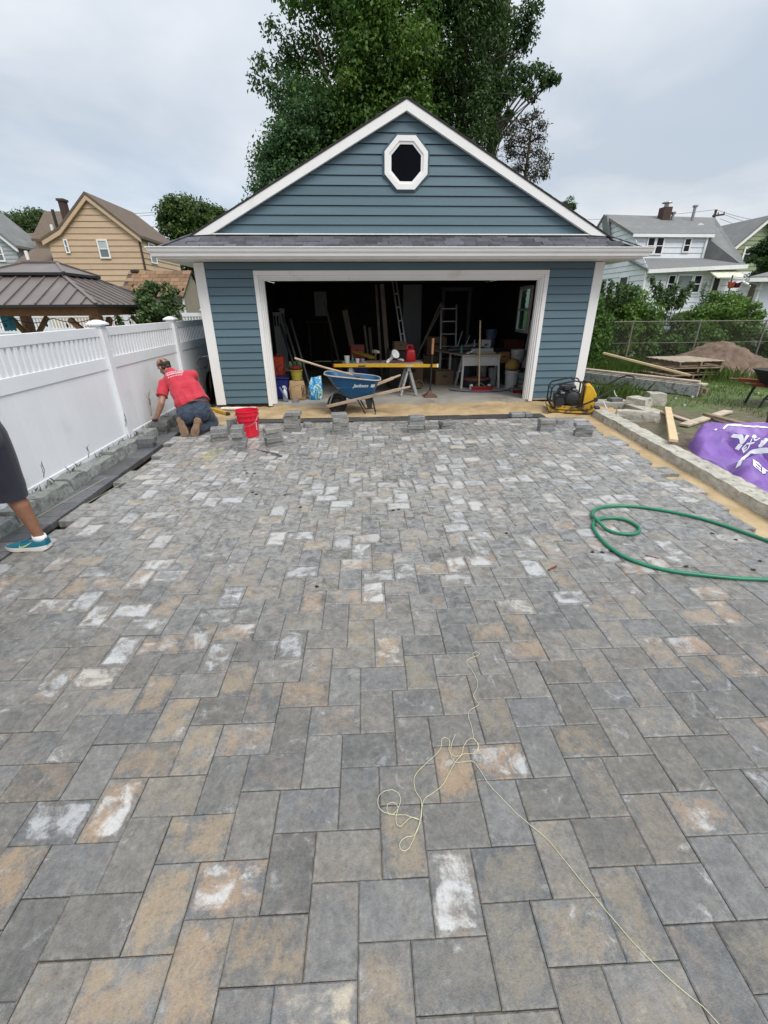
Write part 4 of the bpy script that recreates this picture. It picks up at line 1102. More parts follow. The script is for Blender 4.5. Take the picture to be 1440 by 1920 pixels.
# green house
gn = thing('green_house', 'olive green sided gable house with white rakes at the right edge', 'house', (33, 36, 0))
fgn = frame_fn((0, 36, 0), (1, 0, 0), (0, -1, 0))
a, l0 = at(1437, 409, 36), at(1362, 472, 36)
rx_ = 2*a.x-l0.x
clapboards(gn, [(l0.x, 1.2), (rx_, 1.2), (rx_, l0.z), (a.x, a.z), (l0.x, l0.z)], fgn, 1.2, .28, m_greensid, .035, .004)
mb = MB(); mb.prism([(l0.x+.02, 36.02, 0), (rx_, 36.02, 0), (rx_, 36.02, l0.z-.1), (a.x, 36.02, a.z-.1), (l0.x+.02, 36.02, l0.z-.1)], (0, 6, 0)); part('wall', mb, m_greensid, gn)
for s_, e in ((-1, l0), (1, V(rx_, 36, l0.z))):
    ex = e.x+s_*.3
    roof(gn, [(a.x, 35.6, a.z+.15), (a.x, 42.2, a.z+.15), (ex, 42.2, e.z-.1), (ex, 35.6, e.z-.1)], m_greyroof, .16)
    mb = MB(); mb.prism([(a.x, 35.65, a.z), (ex, 35.65, e.z-.25), (ex, 35.65, e.z-.55), (a.x, 35.65, a.z-.3)], (0, .12, 0)); part('rake_board', mb, m_trim, gn)
q0, q1 = at(1396, 463, 36), at(1408, 489, 36); window(gn, fgn, q0.x, q1.x, q1.z, q0.z, .12, m_trim, m_glass, .04)
# small white garage at the right edge
sg = thing('small_white_garage', 'small white garage with low grey hip roof at the right edge behind chain link', 'garage', (15.4, 17.5, -.1))
m_whwall = M('white_stucco', (.66, .69, .74), .7, .04, 2, 40, .06)
A_ = V(13.1, 15.0, 0); d1 = V(.72, .694, 0); d2 = V(.94, -.34, 0)     # left wall runs straight away from the drive, front wall to the right
def fp(g, z): return [A_-d1*g-d2*g+V(0, 0, z), A_+d2*(4.4+g)-d1*g+V(0, 0, z), A_+d2*(4.4+g)+d1*(5+g)+V(0, 0, z), A_+d1*(5+g)-d2*g+V(0, 0, z)]
mb = MB(); mb.loft([fp(0, -.12), fp(0, 2.38)]); part('wall', mb, m_whwall, sg)
mb = MB(); mb.box(A_+V(.0, -.02, 1.13), (.1, .1, 2.48), (0, 0, .3)); part('corner_trim', mb, m_trim, sg)
z0 = 2.40; f0 = fp(.3, z0); cc_ = sum(f0, Vector())/4
mb = MB(); mb.loft([f0, fp(.3, z0+.07), [p.lerp(cc_, .72)+V(0, 0, .66) for p in f0]]); part('roof', mb, m_greyroof, sg)
mb = MB(); mb.bar(f0[0]+V(0, 0, -.03), f0[1]+V(0, 0, -.03), .12, .11); mb.bar(f0[0]+V(0, 0, -.03), f0[3]+V(0, 0, -.03), .12, .11); part('gutter', mb, m_trim, sg)
mb = MB(); mb.lathe([(.05, -.09), (.05, 0)], 8, (13.13, 15.02, 2.3)); mb.ball((13.10, 14.98, 2.12), .09); part('flood_light', mb, m_trim, sg)
# ------------------------------------------------------------------ utility pole and wires
up_ = thing('utility_pole', 'distant wooden utility pole with crossarm above the white house roof', 'utility pole', (33, 46, 0))
pt = at(1343, 393, 46); p_b = V(pt.x-.1, 46, -.2)
mb = MB(); mb.tube([p_b, pt], [.16, .11], 8); part('mast', mb, m_brick, up_)
ca1, ca2 = at(1336, 405, 46), at(1358, 402, 46)
mb = MB(); mb.bar(ca1, ca2, .12, .14); part('crossarm', mb, m_brick, up_)
mb = MB()
for t in (.1, .45, .95): mb.lathe([(.05, 0), (.07, .12), (.03, .22)], 6, ca1.lerp(ca2, t)+V(0, 0, .06))
part('insulators', mb, m_steel, up_)
def wire(a, b_, sag, r=.014, n=16):
    mb = MB(); a, b_ = Vector(a), Vector(b_)
    mb.tube([a.lerp(b_, t)-V(0, 0, sag*4*t*(1-t)) for t in np.linspace(0, 1, n)], r, 5); return mb
WG = 'overhead service wires'
k_ = 0
for (a, b_, sag, lb) in ((pt, at(1090, 412, 52), .15, 'thin overhead wire running left from the utility pole top'),
                         (pt, at(1470, 418, 40), .2, 'topmost thin overhead wire running right from the utility pole'),
                         (ca2, at(1470, 426, 40), .2, 'middle thin overhead wire running right from the pole crossarm'),
                         (at(1350, 410, 46), at(1470, 436, 38), .2, 'lowest thin overhead wire running right below the crossarm'),
                         (at(-40, 404, 42), at(300, 398, 42), .1, 'topmost thin overhead wire left of the tan house'),
                         (at(-40, 409, 42), at(300, 402, 42), .2, 'middle thin overhead wire left of the tan house'),
                         (at(-40, 417, 40), at(320, 424, 40), .2, 'lowest thin overhead wire crossing behind the tan house')):
    single('overhead_wire', wire(a, b_, sag), m_black, lb, 'wire', WG)
# ------------------------------------------------------------------ vegetation
def leaf_geo(clumps, size, ratio=.6, up=.5, shell=.45, jag=.35):
    C = np.array(clumps, dtype=float)
    n = C[:, 6].astype(int); idx = np.repeat(np.arange(len(C)), n); N = len(idx)
    d = RNG.normal(size=(N, 3)); d /= np.linalg.norm(d, axis=1)[:, None]
    r = RNG.random(N)**shell
    p = C[idx, :3]+d*r[:, None]*C[idx, 3:6]*(1+jag*(RNG.random(N)-.5))[:, None]
    nv = d*.7+np.array([0, 0, up])+RNG.normal(size=(N, 3))*.55
    nv /= np.linalg.norm(nv, axis=1)[:, None]
    t = np.cross(nv, RNG.normal(size=(N, 3))); t[:, 2] -= .25; t -= nv*(t*nv).sum(1)[:, None]; t /= np.linalg.norm(t, axis=1)[:, None]
    s = np.cross(nv, t)
    L = size*(.6+.8*RNG.random(N))[:, None]; W = L*ratio*(.8+.4*RNG.random(N))[:, None]
    a = p; b_ = p+t*L*.5+s*W*.5+nv*L*.06; c = p+t*L-nv*L*.12; e = p+t*L*.5-s*W*.5+nv*L*.06
    v = np.stack([a, b_, c, e], 1).reshape(-1, 3)
    return v, np.arange(N*4).reshape(N, 4)
def crown(name, clumps, size, mat, parent, **kw):
    v, f = leaf_geo(clumps, size, **kw)
    o = WO[parent]
    return link(name, fast_mesh(name, v-np.array(o), f, mat), parent, o)
def clumps_in(c, r, n, cr, leaves, lump=.0, zcut=None, hollow=.35):
    out = []
    while len(out) < n:
        d = RNG.normal(size=3); d /= np.linalg.norm(d)
        k = RNG.random()**hollow
        p = np.array(c)+d*k*np.array(r)
        if zcut is not None and p[2] < zcut: continue
        s = cr*(.6+.8*RNG.random())
        out.append((*p, s*1.15, s*1.15, s*.75, leaves*(.6+.8*RNG.random())))
    return out
def limbs(parent, base, targets, r, mat, nm='limb'):
    for t in targets:
        b_ = Vector(base); t = Vector(t); m_ = b_.lerp(t, .5)+V(random.uniform(-.2, .2), random.uniform(-.2, .2), .12*(t-b_).length)
        pts = [(b_*(1-u)*(1-u)+m_*2*u*(1-u)+t*u*u) for u in np.linspace(0, 1, 7)]
        mb = MB(); mb.tube(pts, [r*(1-.85*u) for u in np.linspace(0, 1, 7)], 6); part(nm, mb, mat, parent)
m_bark = M('bark', (.085, .065, .05), .9, .3, 12, 60, .6, .01)
m_twig = M('grey_twig', (.11, .095, .075), .9, .2, 12, 60, .2)
lf_maple = leafmat('maple_leaf', [(0, (.024, .060, .014)), (.45, (.056, .125, .023)), (.8, (.10, .19, .035)), (1, (.15, .24, .05))], .5, .45)
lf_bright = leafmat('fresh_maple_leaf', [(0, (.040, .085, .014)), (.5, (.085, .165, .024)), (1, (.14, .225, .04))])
lf_ivy = leafmat('ivy_leaf', [(0, (.028, .066, .024)), (.5, (.060, .130, .045)), (1, (.11, .20, .075))])
lf_dark = leafmat('evergreen_spray', [(0, (.017, .042, .012)), (.5, (.044, .092, .022)), (1, (.085, .15, .036))], .6, .3)
lf_oak = leafmat('oak_leaf', [(0, (.024, .054, .019)), (.5, (.050, .10, .030)), (1, (.10, .165, .05))], .5, .42)
lf_pine = leafmat('pine_spray', [(0, (.030, .034, .022)), (.5, (.060, .062, .036)), (1, (.09, .095, .045))], .6, .2)
lf_bush = leafmat('bush_leaf', [(0, (.035, .08, .016)), (.5, (.10, .19, .03)), (1, (.18, .30, .06))])
lf_bush2 = leafmat('shrub_leaf', [(0, (.030, .065, .022)), (.5, (.080, .135, .045)), (1, (.15, .225, .085))])
lf_weed = leafmat('weed_blade', [(0, (.03, .055, .014)), (.5, (.07, .12, .028)), (1, (.14, .19, .06))])
lf_far = leafmat('distant_leaf', [(0, (.025, .05, .012)), (.5, (.06, .105, .022)), (1, (.11, .17, .04))])

# tall maple behind the garage
tm = thing('maple_tree', 'tall dense dark green maple rising behind the garage roof', 'tree', (.6, 18.6, -.1))
mb = MB(); mb.tube([(.6, 18.6, -.3), (.62, 18.6, 2.5), (.5, 18.7, 5), (.7, 18.6, 8.5), (.9, 18.5, 12)], [.42, .34, .28, .2, .06], 10); part('trunk', mb, m_bark, tm)
limbs(tm, (.6, 18.6, 3), [(-2, 17.8, 6.5), (2.5, 17.8, 6.8), (-1, 17.2, 9), (2.2, 18.5, 10)], .14, m_bark)
cl = clumps_in((.7, 18.5, 8.6), (2.75, 2.3, 4.6), 300, .58, 260)
cl += clumps_in((-.9, 18.2, 5.2), (2.1, 1.9, 2.6), 120, .52, 240)
crown('crown', cl, .115, lf_maple, tm)
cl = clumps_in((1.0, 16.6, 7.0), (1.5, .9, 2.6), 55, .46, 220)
crown('front_foliage', cl, .11, lf_bright, tm)  # yellower-green leaves in the front of the crown
cl = [(x, 17.8, z, .38, .38, .3, 120) for x, z in ((-2.05, 8.25), (-2.35, 7.75), (-2.15, 9.1), (-1.85, 9.9), (-1.5, 10.1), (-2.55, 8.35), (-1.75, 8.6), (-2.1, 7.3), (-2.75, 7.9))]
crown('side_foliage', cl, .12, lf_oak, tm)
for x, z in ((-2.55, 8.3), (-2.15, 9.2), (-2.7, 7.9)): limbs(tm, (-.3, 18.2, 7), [(x, 17.8, z)], .05, m_bark, 'branch')
# ivy covered tree on its left
ti = thing('ivy_tree', 'mid green ivy-clad leafy tree at the left behind the garage roof', 'tree', (-1.8, 17.2, -.1))
mb = MB(); mb.tube([(-1.8, 17.2, -.3), (-1.75, 17.2, 3), (-1.5, 17.2, 6)], [.25, .2, .08], 8); part('trunk', mb, m_bark, ti)
cl = clumps_in((-1.8, 17.2, 4.5), (1.45, 1.2, 2.1), 130, .42, 300)
cl += clumps_in((-1.35, 17.2, 6.4), (1.05, .9, 1.4), 55, .40, 280)
crown('crown', cl, .092, lf_ivy, ti)
# dark evergreen right of the maple
te = thing('dark_evergreen', 'very dark narrow evergreen with bare grey twigs right of the maple', 'tree', (3.7, 18.2, -.1))
mb = MB(); mb.tube([(3.7, 18.2, -.3), (3.7, 18.2, 6), (3.6, 18.2, 12)], [.3, .22, .06], 8); part('trunk', mb, m_bark, te)
cl = []
for i in range(320):
    z = RNG.uniform(2.0, 11.5); rr = 1.62-.05*(z-3); a = RNG.uniform(0, 6.28); k = RNG.random()**.5
    cl.append((3.7+rr*k*math.cos(a), 18.2+rr*k*math.sin(a), z, .5, .5, .42, 200))
crown('crown', cl, .12, lf_dark, te, ratio=.4)
mb = MB()
for i in range(60):
    a = RNG.uniform(3.3, 6.1); z = RNG.uniform(3, 9); r0, r1 = .6, RNG.uniform(1.2, 1.8)
    p0 = V(3.7+r0*math.cos(a), 18.2+r0*math.sin(a), z); p1 = V(3.7+r1*math.cos(a+.15), 18.2+r1*math.sin(a+.15), z+RNG.uniform(-.1, .7))
    mb.tube([p0, p0.lerp(p1, .5)+V(0, 0, .06), p1], [.016, .012, .004], 4)
tag(part('bare_twigs', mb, m_twig, te), kind='stuff')
# airy oak showing to its right
to = thing('airy_oak', 'thin open-branched oak with leaf clusters against the sky right of the evergreen', 'tree', (4.9, 19, -.1))
mb = MB(); mb.tube([(4.9, 19, -.3), (4.95, 19, 5), (5.0, 19, 9), (5.4, 19, 13)], [.24, .19, .13, .05], 8); part('trunk', mb, m_bark, to)
cl = []
# leaf clusters: (px, py, radius) read from the crown's outline, spread in depth
for px, py, r_ in ((930, 20, .6), (955, 35, .5), (985, 30, .55), (1000, 10, .45), (970, 70, .5), (992, 60, .4), (940, 75, .45), (925, 120, .5), (950, 105, .5), (985, 85, .35), (935, 160, .45), (965, 130, .45), (960, 150, .4), (985, 140, .35), (1000, 130, .35), (1018, 135, .35), (1030, 145, .3), (1042, 148, .22), (1020, 158, .28), (990, 165, .3), (965, 165, .3), (930, 200, .4), (950, 180, .3), (935, 235, .35), (955, 215, .25), (985, 175, .2), (1000, 185, .2), (905, 40, .5), (900, 90, .5), (915, 180, .5), (925, 260, .3)):
    p = at(px, py, 19+RNG.uniform(-.9, .9)); r_ *= .85
    cl.append((p.x, p.y, p.z, r_, r_, r_*.7, 230*r_/.45))
    b0 = V(4.95, 19, max(4.5, p.z-1.4-RNG.random()))
    mb = MB(); mid = b0.lerp(p, .55)+V(0, 0, .2); mb.tube([b0, b0.lerp(mid, .5)+V(0, 0, .1), mid, p], [.05, .036, .022, .008], 5); part('branch', mb, m_bark, to)
crown('crown', cl, .125, lf_oak, to, ratio=.55)
# sparse pine lower right
tp = thing('sparse_pine', 'small sparse brownish pine just right of the gable slope', 'tree', (5.75, 17, -.1))
pc = at(985, 300, 17)
mb = MB(); mb.tube([(pc.x-.1, 17, -.3), (pc.x, 17, 4), at(1000, 215, 17)], [.12, .08, .015], 7); part('trunk', mb, m_bark, tp)
cl = []
for px, py, r_ in ((985, 225, .3), (1005, 215, .22), (1015, 235, .25), (965, 240, .28), (990, 255, .35), (1010, 260, .3), (965, 265, .3), (950, 250, .25), (985, 285, .35), (1010, 285, .3), (1020, 300, .28), (960, 290, .3), (990, 310, .35), (1015, 318, .28), (970, 315, .3), (1000, 330, .3), (1022, 330, .15), (945, 225, .2), (955, 275, .25)):
    p = at(px, py, 17+RNG.uniform(-.4, .4)); cl.append((p.x, p.y, p.z, r_*1.0, r_*1.0, r_*.6, 210*r_/.3))
    mb = MB(); b0 = V(pc.x, 17, p.z-.12); mb.tube([b0, b0.lerp(p, .5)+V(0, 0, .03), p], [.022, .015, .006], 4); part('branch', mb, m_twig, tp)
crown('crown', cl, .10, lf_pine, tp, ratio=.28)
# distant round trees
def far_tree(px, py, Y, rx, rz, label, mat=lf_far, n=60, name='distant_tree', low=0):
    c = at(px, py, Y); t = thing(name, label, 'tree', (c.x, Y, -.4))
    mb = MB(); mb.tube([(c.x, Y, -.6), (c.x, Y, c.z)], [.4, .2], 7); part('trunk', mb, m_bark, t)
    cl_ = clumps_in((c.x, Y, c.z), (rx, rx*.8, rz), int(n*1.3), rx*.32, 170)
    if low: cl_ += clumps_in((c.x, Y, c.z-low), (rx*1.15, rx, low*.9), int(n*1.2), rx*.36, 170)
    crown('crown', cl_, min(.24, rx*.14), mat, t)
    return t
far_tree(348, 420, 45, 2.1, 2.0, 'round mid green tree between the tan house and the garage roof', low=2.2)
far_tree(402, 416, 48, 1.3, 1.5, 'small yellow-green tree peeking over the left garage eave', n=35, low=2.0)
far_tree(30, 436, 60, 3.2, 1.9, 'low spreading tree behind the roofs at the far left', n=60, low=1.5)
far_tree(75, 432, 58, 2.3, 1.8, 'leafy tree top touching the left roof edge of the tan house', n=45, low=2)
far_tree(1066, 386, 24, .42, .38, 'small leafy treetop peeking above the right slope of the garage roof', mat=lf_oak, n=14, name='small_tree', low=1.6)
far_tree(1392, 452, 60, 2.4, 1.5, 'dark distant tree between the white house and the green house', n=40)
far_tree(1436, 484, 24, .85, 1.05, 'leafy dark green tree in front of the green house at the right edge', mat=lf_oak, n=50, name='yard_tree')
# bushes behind the left fence
def shrub(name, label, c, r, n, cr, leaves, size, mat, stem=True, cat='bush', group=None, zb=None, extra=None, **kw):
    zb = c[2]-r[2] if zb is None else zb
    t = thing(name, label, cat, (c[0], c[1], zb), group)
    mb = MB()
    for i in range(5):
        a = i*1.26; mb.tube([(c[0]+.04*math.cos(a), c[1]+.04*math.sin(a), zb-.08), (c[0]+r[0]*.4*math.cos(a), c[1]+r[1]*.4*math.sin(a), c[2]), (c[0]+r[0]*.6*math.cos(a), c[1]+r[1]*.6*math.sin(a), c[2]+r[2]*.5)], [.03, .018, .006], 5)
    part('stems', mb, m_bark, t)
    cl = clumps_in(c, r, n, cr, leaves)
    if extra: cl += extra
    crown('foliage', cl, size, mat, t, **kw)
    return t
b1 = at(297, 582, 11.4)
shrub('leafy_shrub', 'tall leafy green shrub behind the white fence beside the gazebo', (b1.x-.02, 11.4, b1.z+.02), (.46, .4, .52), 42, .15, 90, .085, lf_bush2, zb=NZ, extra=[(at(px, py, 11.4).x, 11.4, at(px, py, 11.4).z, .12, .12, .08, 40) for px, py in ((270, 548), (330, 545), (312, 536), (258, 562), (338, 575), (275, 600), (330, 600))])
for px, lb in ((222, 'pointed dark arborvitae by the picket fence left of the tall shrub'), (337, 'pointed dark arborvitae by the picket fence right of the tall shrub')):
    c = at(px, 598, 13.9)
    t = thing('arborvitae', lb, 'shrub', (c.x, 13.9, NZ), 'small arborvitae along the neighbour fence')
    mb = MB(); mb.tube([(c.x, 13.9, NZ-.05), (c.x, 13.9, 1.2)], [.035, .012], 6); part('stem', mb, m_bark, t)
    cl = [(c.x+RNG.normal()*.02, 13.9+RNG.normal()*.02, z, .20*(1-(z-NZ)/2.2)+.04, .20*(1-(z-NZ)/2.2)+.04, .1, 130) for z in np.arange(NZ+.1, 1.50, .1)]
    crown('foliage', cl, .06, lf_dark if px < 300 else lf_ivy, t, ratio=.35)
# bushes and hedges on the right
BG = 'bushes along the chain link fence'
c = at(1172, 565, 14.6)
shrub('hedge_bush', 'big dark green bush filling the gap beside the right corner of the garage', (8.5, 14.7, 1.0), (1.25, .8, 1.15), 95, .28, 240, .085, lf_bush, group=BG, zb=-.05)
shrub('hedge_bush', 'shaded dark bush right against the garage side wall', (6.75, 13.6, .75), (.75, .8, 1.15), 60, .28, 220, .08, lf_maple, group=BG, zb=-.05)
shrub('hedge_bush', 'low wide green bush in the middle behind the chain link fence', (10.1, 15.3, .6), (1.1, .7, .85), 55, .26, 200, .08, lf_bush2, group=BG, zb=-.05)
shrub('hedge_bush', 'large rounded bright green bush at the right behind the dirt pile', (12.05, 14.9, .95), (1.35, .9, 1.05), 110, .28, 260, .085, lf_bush, group=BG, zb=-.05)
shrub('hedge_bush', 'low weedy bush under the small white garage wall', (13.6, 13.9, .25), (1.2, .7, .65), 40, .26, 110, .11, lf_weed, group=BG, zb=-.1)
shrub('hedge_bush', 'dark low foliage behind the fence below the parked car', (10.4, 14.4, .35), (1.3, .5, .6), 40, .26, 110, .11, lf_maple, group=BG, zb=-.1)
# leggy young shrubs rising from the hedge
def leggy(name, label, stems, size, mat):
    p0 = stems[0][0]; t = thing(name, label, 'shrub', (p0.x, p0.y, p0.z-.4)); cl = []
    mb = MB()
    for a, b_ in stems:
        mb.tube([a-V(0, 0, .4), a.lerp(b_, .5)+V(random.uniform(-.05, .05), 0, 0), b_], [.018, .012, .004], 5)
        for u in np.linspace(.25, 1, 9):
            q = a.lerp(b_, u); cl.append((q.x, q.y, q.z, .10, .10, .09, 26))
    part('stems', mb, m_bark, t); crown('foliage', cl, size, mat, t); return t
leggy('leggy_shrub', 'leggy upright shrub with pale leaves in front of the white house', [(at(1240+6*i, 585, 15.0), at(1222+15*i, 522+(i*37) % 25, 15.0)) for i in range(6)], .10, lf_bush2)
leggy('leggy_shrub', 'thin twiggy shoots beside the right garage corner board', [(at(1128+12*i, 580, 14.2), at(1130+16*i, 527+(i*23) % 20, 14.2)) for i in range(5)], .09, lf_bush2)
leggy('thin_sapling', 'thin bare sapling stem in front of the white house door', [(at(1315, 585, 15.0), at(1321, 532, 15.0))], .05, lf_bush2)

# ------------------------------------------------------------------ grass and weeds
lf_grass = leafmat('turf_blade', [(0, (.06, .105, .022)), (.5, (.12, .195, .042)), (1, (.22, .26, .085))])
def blades(name, pts, hmin, hmax, w, mat, lean=.45):
    P_ = np.array(pts); N = len(P_)
    a = RNG.random(N)*6.283; h = hmin+(hmax-hmin)*RNG.random(N)**1.6
    d = np.stack([np.cos(a), np.sin(a), np.zeros(N)], 1); s = np.stack([-np.sin(a), np.cos(a), np.zeros(N)], 1)
    ln = (lean*RNG.random(N)*h)[:, None]
    w_ = (w*(.6+.8*RNG.random(N)))[:, None]
    m_ = P_+d*ln*.35+np.array([0, 0, 1])*h[:, None]*.6; tpt = P_+d*ln+np.array([0, 0, 1])*h[:, None]
    v = np.stack([P_-s*w_, P_+s*w_, m_+s*w_*.7, tpt, m_-s*w_*.7], 1).reshape(-1, 3)
    f = np.arange(N*5).reshape(N, 5)
    return fast_mesh(name, v, f, mat)
def gz_at(x, y): return float(ground_z(np.array([[x]]), np.array([[y]]))[0, 0])
pts = []
while len(pts) < 42000:
    x, y = RNG.uniform(4.6, 14.5), RNG.uniform(5.2, 14.2)
    n = mnoise.noise((x*.9, y*.9, 3.3))+.5*mnoise.noise((x*3, y*3, 8))
    d = (y-7.2)*.22+n*.9-.05
    if x < kerb_x(min(y, 7))+.5 and y < 8.6: continue
    if RNG.random() < np.clip(d, 0, 1): pts.append((x, y, -.09))
P_ = np.array(pts)
P_[:, 2] = ground_z(P_[:, 0][None], P_[:, 1][None])[0]-.005
tag(link('grass', blades('grass', P_, .02, .085, .006, lf_grass)), kind='stuff')
pts = []
for cx, cy, n, r_ in ((9.3, 10.9, 500, .5), (5.35, 8.75, 260, .22), (5.6, 9.0, 200, .3), (7.2, 12.2, 900, .7), (8.6, 12.9, 1500, 1.0), (10.6, 13.1, 1500, 1.0), (12.6, 13.0, 1500, 1.0), (7.2, 13.2, 1500, .8), (9.6, 9.9, 300, .3), (14, 13, 900, .8), (5.0, 8.6, 300, .2)):
    q = RNG.normal(size=(n, 2))*r_*.6; pts += [(cx+a, cy+b_, -.08) for a, b_ in q]
tag(link('tall_weeds', blades('tall_weeds', pts, .08, .38, .008, lf_grass, .6)), kind='stuff')
# tufts between the edging stones and the fence, with dry stalks
pts = []
for i in range(150):
    y = RNG.uniform(1.5, 8); pts += [(-3.13+RNG.normal()*.015, y+RNG.normal()*.02, .05) for _ in range(3)]
tag(link('edge_weeds', blades('edge_weeds', pts, .02, .09, .003, leafmat('dry_weed', [(0, (.10, .11, .06)), (1, (.28, .26, .17))]), .8)), kind='stuff')
def stalk(label, base, top, n, spread, seed):
    random.seed(seed); mb = MB(); b_, t = Vector(base), Vector(top)
    mb.tube([b_, b_.lerp(t, .5)+V(.01, .01, 0), t], [.005, .004, .002], 5)
    for i in range(n):
        q = b_.lerp(t, random.uniform(.3, .9)); e = q+V(random.uniform(.0, spread*.3), random.uniform(-spread, spread), random.uniform(.03, spread*1.2))
        mb.tube([q, q.lerp(e, .5)+V(0, 0, .01), e], [.003, .0025, .0012], 4)
    return single('dry_stalk', mb, m_twig, label, 'dry plant', 'dry stalks along the fence foot')
stalk('branching dry grey stalk against the fence beside the kneeling man', atx(284, 780, -3.12), atx(277, 735, -3.12), 9, .12, 3)
stalk('single dry stalk by the fence post left of the kneeling man', atx(236, 800, -3.12), atx(233, 775, -3.12), 3, .05, 4)
stalk('small dry twig on the edging stones left of the fence post', atx(166, 858, -3.10), atx(163, 838, -3.10), 4, .05, 5)
stalk('forked dry twig on the edging stones nearest the man in shorts', atx(82, 895, -3.10), atx(78, 868, -3.10), 4, .06, 6)
random.seed(11)
# ------------------------------------------------------------------ chain link fence
cf = thing('chain_link_fence', 'rusty chain link fence in front of the bushes on the right', 'fence', (10, 13.6, -.08))
CY = 13.6; z0, z1 = -.05, 1.22
m_rust = M('rusty_wire', (.20, .18, .155), .7, .2, 9, 60, 0, metal=.2)
for x in (6.2, 8.3, 10.4, 12.5, 14.6):
    mb = MB(); mb.lathe([(.024, -.25), (.024, 1.27), (.03, 1.28), (.001, 1.31)], 8, (x, CY, z0)); part('post', mb, m_rust, cf)
mb = MB(); mb.tube([(6.2, CY, z1), (14.6, CY, z1)], .013, 6); part('top_rail', mb, m_rust, cf)
mb = MB(); mb.tube([(6.2, CY, .62), (14.6, CY, .62)], .008, 5); part('tension_wire', mb, m_rust, cf)
mb = MB(); h = z1-z0; x = 6.2-h
while x < 14.6:
    for s_ in (1, -1):
        a, b_ = (x, x+h) if s_ > 0 else (x+h, x)
        za, zb_ = z0, z1
        p, q = V(a, CY+.004*s_, za), V(b_, CY+.004*s_, zb_)
        for e, o in ((p, q), (q, p)):
            for lim in (6.2, 14.6):
                if (lim == 6.2 and e.x < lim) or (lim == 14.6 and e.x > lim):
                    t = (lim-e.x)/(o.x-e.x) if o.x != e.x else 0; e[:] = e.lerp(o, min(max(t, 0), 1))
        if (p-q).length > .05: mb.tube([p, q], .0015, 3, cap=False)
    x += .095
tag(part('mesh', mb, m_rust, cf), kind='stuff')
# ------------------------------------------------------------------ loose pavers in stacks
ZP = PT+.001
me_loose = paver_mesh('paver', .229, .1525, m_paver_new, 1, ch=.008); me_loosewet = paver_mesh('paver', .229, .1525, m_paver_wet, 1); me_half = paver_mesh('paver', .12, .1525, m_paver_new, 1)
ORD = {1: [''], 2: ['lower', 'upper'], 3: ['bottom', 'middle', 'top'], 4: ['bottom', 'second', 'third', 'top'], 5: ['bottom', 'second', 'third', 'fourth', 'top']}
NUM = {2: 'two', 3: 'three', 4: 'four', 5: 'five'}
def paver_stack(x, y, n, rot, where, me=None, z=None, j=1.0, group='loose grey pavers set out in stacks'):
    z = ZP if z is None else z
    for i in range(n):
        o = link('loose_paver', me or me_loose, None, (x+random.gauss(0, .012)*j*(i > 0), y+random.gauss(0, .012)*j*(i > 0), z+.0605*(i+1)))
        o.rotation_euler = (0, 0, R(rot)+random.gauss(0, .10)*j*(i > 0))
        lb = ('%s paver of the %s-high grey stack %s' % (ORD[n][i], NUM[n], where)) if n > 1 else 'single loose grey paver '+where
        tag(o, lb, 'paver', group)
paver_stack(-1.99, 6.17, 3, 20, "beside the kneeling man's boots")
paver_stack(-1.60, 5.73, 5, 98, 'end-on in front of the red bucket')
paver_stack(-1.17, 5.87, 4, 24, 'right of the red bucket')
paver_stack(-1.0, 6.60, 5, -4, 'behind, by the drain under the paper bag')
paver_stack(-.28, 6.39, 5, 2, 'below the wheelbarrow wheel')
paver_stack(.86, 6.38, 4, 0, 'below the sawhorse legs')
paver_stack(1.37, 6.55, 2, 10, 'right of the four-high stack')
paver_stack(1.12, 6.56, 1, 4, 'between the four-high and two-high stacks')
paver_stack(2.84, 6.29, 3, -3, 'in front of the drain end')
paver_stack(3.22, 6.72, 1, 6, 'half hidden behind the three-high stack', me_half)
paver_stack(3.25, 5.97, 3, -14, 'at the right edge of the paving')
paver_stack(-3.0, 6.62, 3, 4, "damp under the kneeling man's hand", me_loosewet)
paver_stack(-2.93, 5.93, 2, 8, 'damp on the border course', me_loosewet)
paver_stack(2.70, 7.20, 1, 2, 'lying on the drain grate, left', z=-.035); paver_stack(2.88, 7.2, 1, 8, 'lying on the drain grate, right', me_half, z=-.035)
paver_stack(-.80, 6.83, 1, 15, 'cut short, beside the five-high stack at the drain', me_half)
paver_stack(-1.2, 8.60, 1, 5, 'pale, on the garage threshold below the paper bag', me_half, z=.001)
c = gr(1152, 752, .03); paver_stack(c.x, c.y, 1, 10, 'dark, on the concrete strip behind the compactor', me_loosewet, z=.03)
o = link('loose_paver', me_loose, None, (-1.87, 6.47, ZP+.115)); o.rotation_euler = (R(90), R(90), R(20)); tag(o, 'loose grey paver standing on end behind the red bucket', 'paver', 'loose grey pavers set out in stacks')
# concrete strip behind the compactor
mb = MB(); mb.box((4.75, 8.02, -.03), (.62, .34, .12), (0, 0, -.15), ch=.01); struct('concrete_strip', mb, m_concrete)
# ------------------------------------------------------------------ trench drain
drain = thing('trench_drain', 'black slotted trench drain across the driveway in front of the garage', 'drain', (.63, 7.25, -.1))
D0, D1 = -1.95, 3.2
mb = MB()
for y in (7.118, 7.392): mb.box(((D0+D1)/2, y, -.07), (D1-D0, .018, .06))
part('channel', mb, m_black, drain)
mb = MB(); mb.box(((D0+D1)/2, 7.255, -.098), (D1-D0, .25, .006)); part('channel_floor', mb, m_black, drain)
m_grate = M('grate_plastic', (.09, .09, .09), .5, .2, 20, 90, .1)
mb = MB(); x = D0+.02
while x < D1: mb.bar((x-.008, 7.13, -.042), (x+.012, 7.38, -.042), .013, .012); x += .034
for yy in (7.20, 7.255, 7.31): mb.box(((D0+D1)/2, yy, -.0425), (D1-D0, .010, .0125))
tag(part('grate_bars', mb, m_grate, drain), kind='stuff')
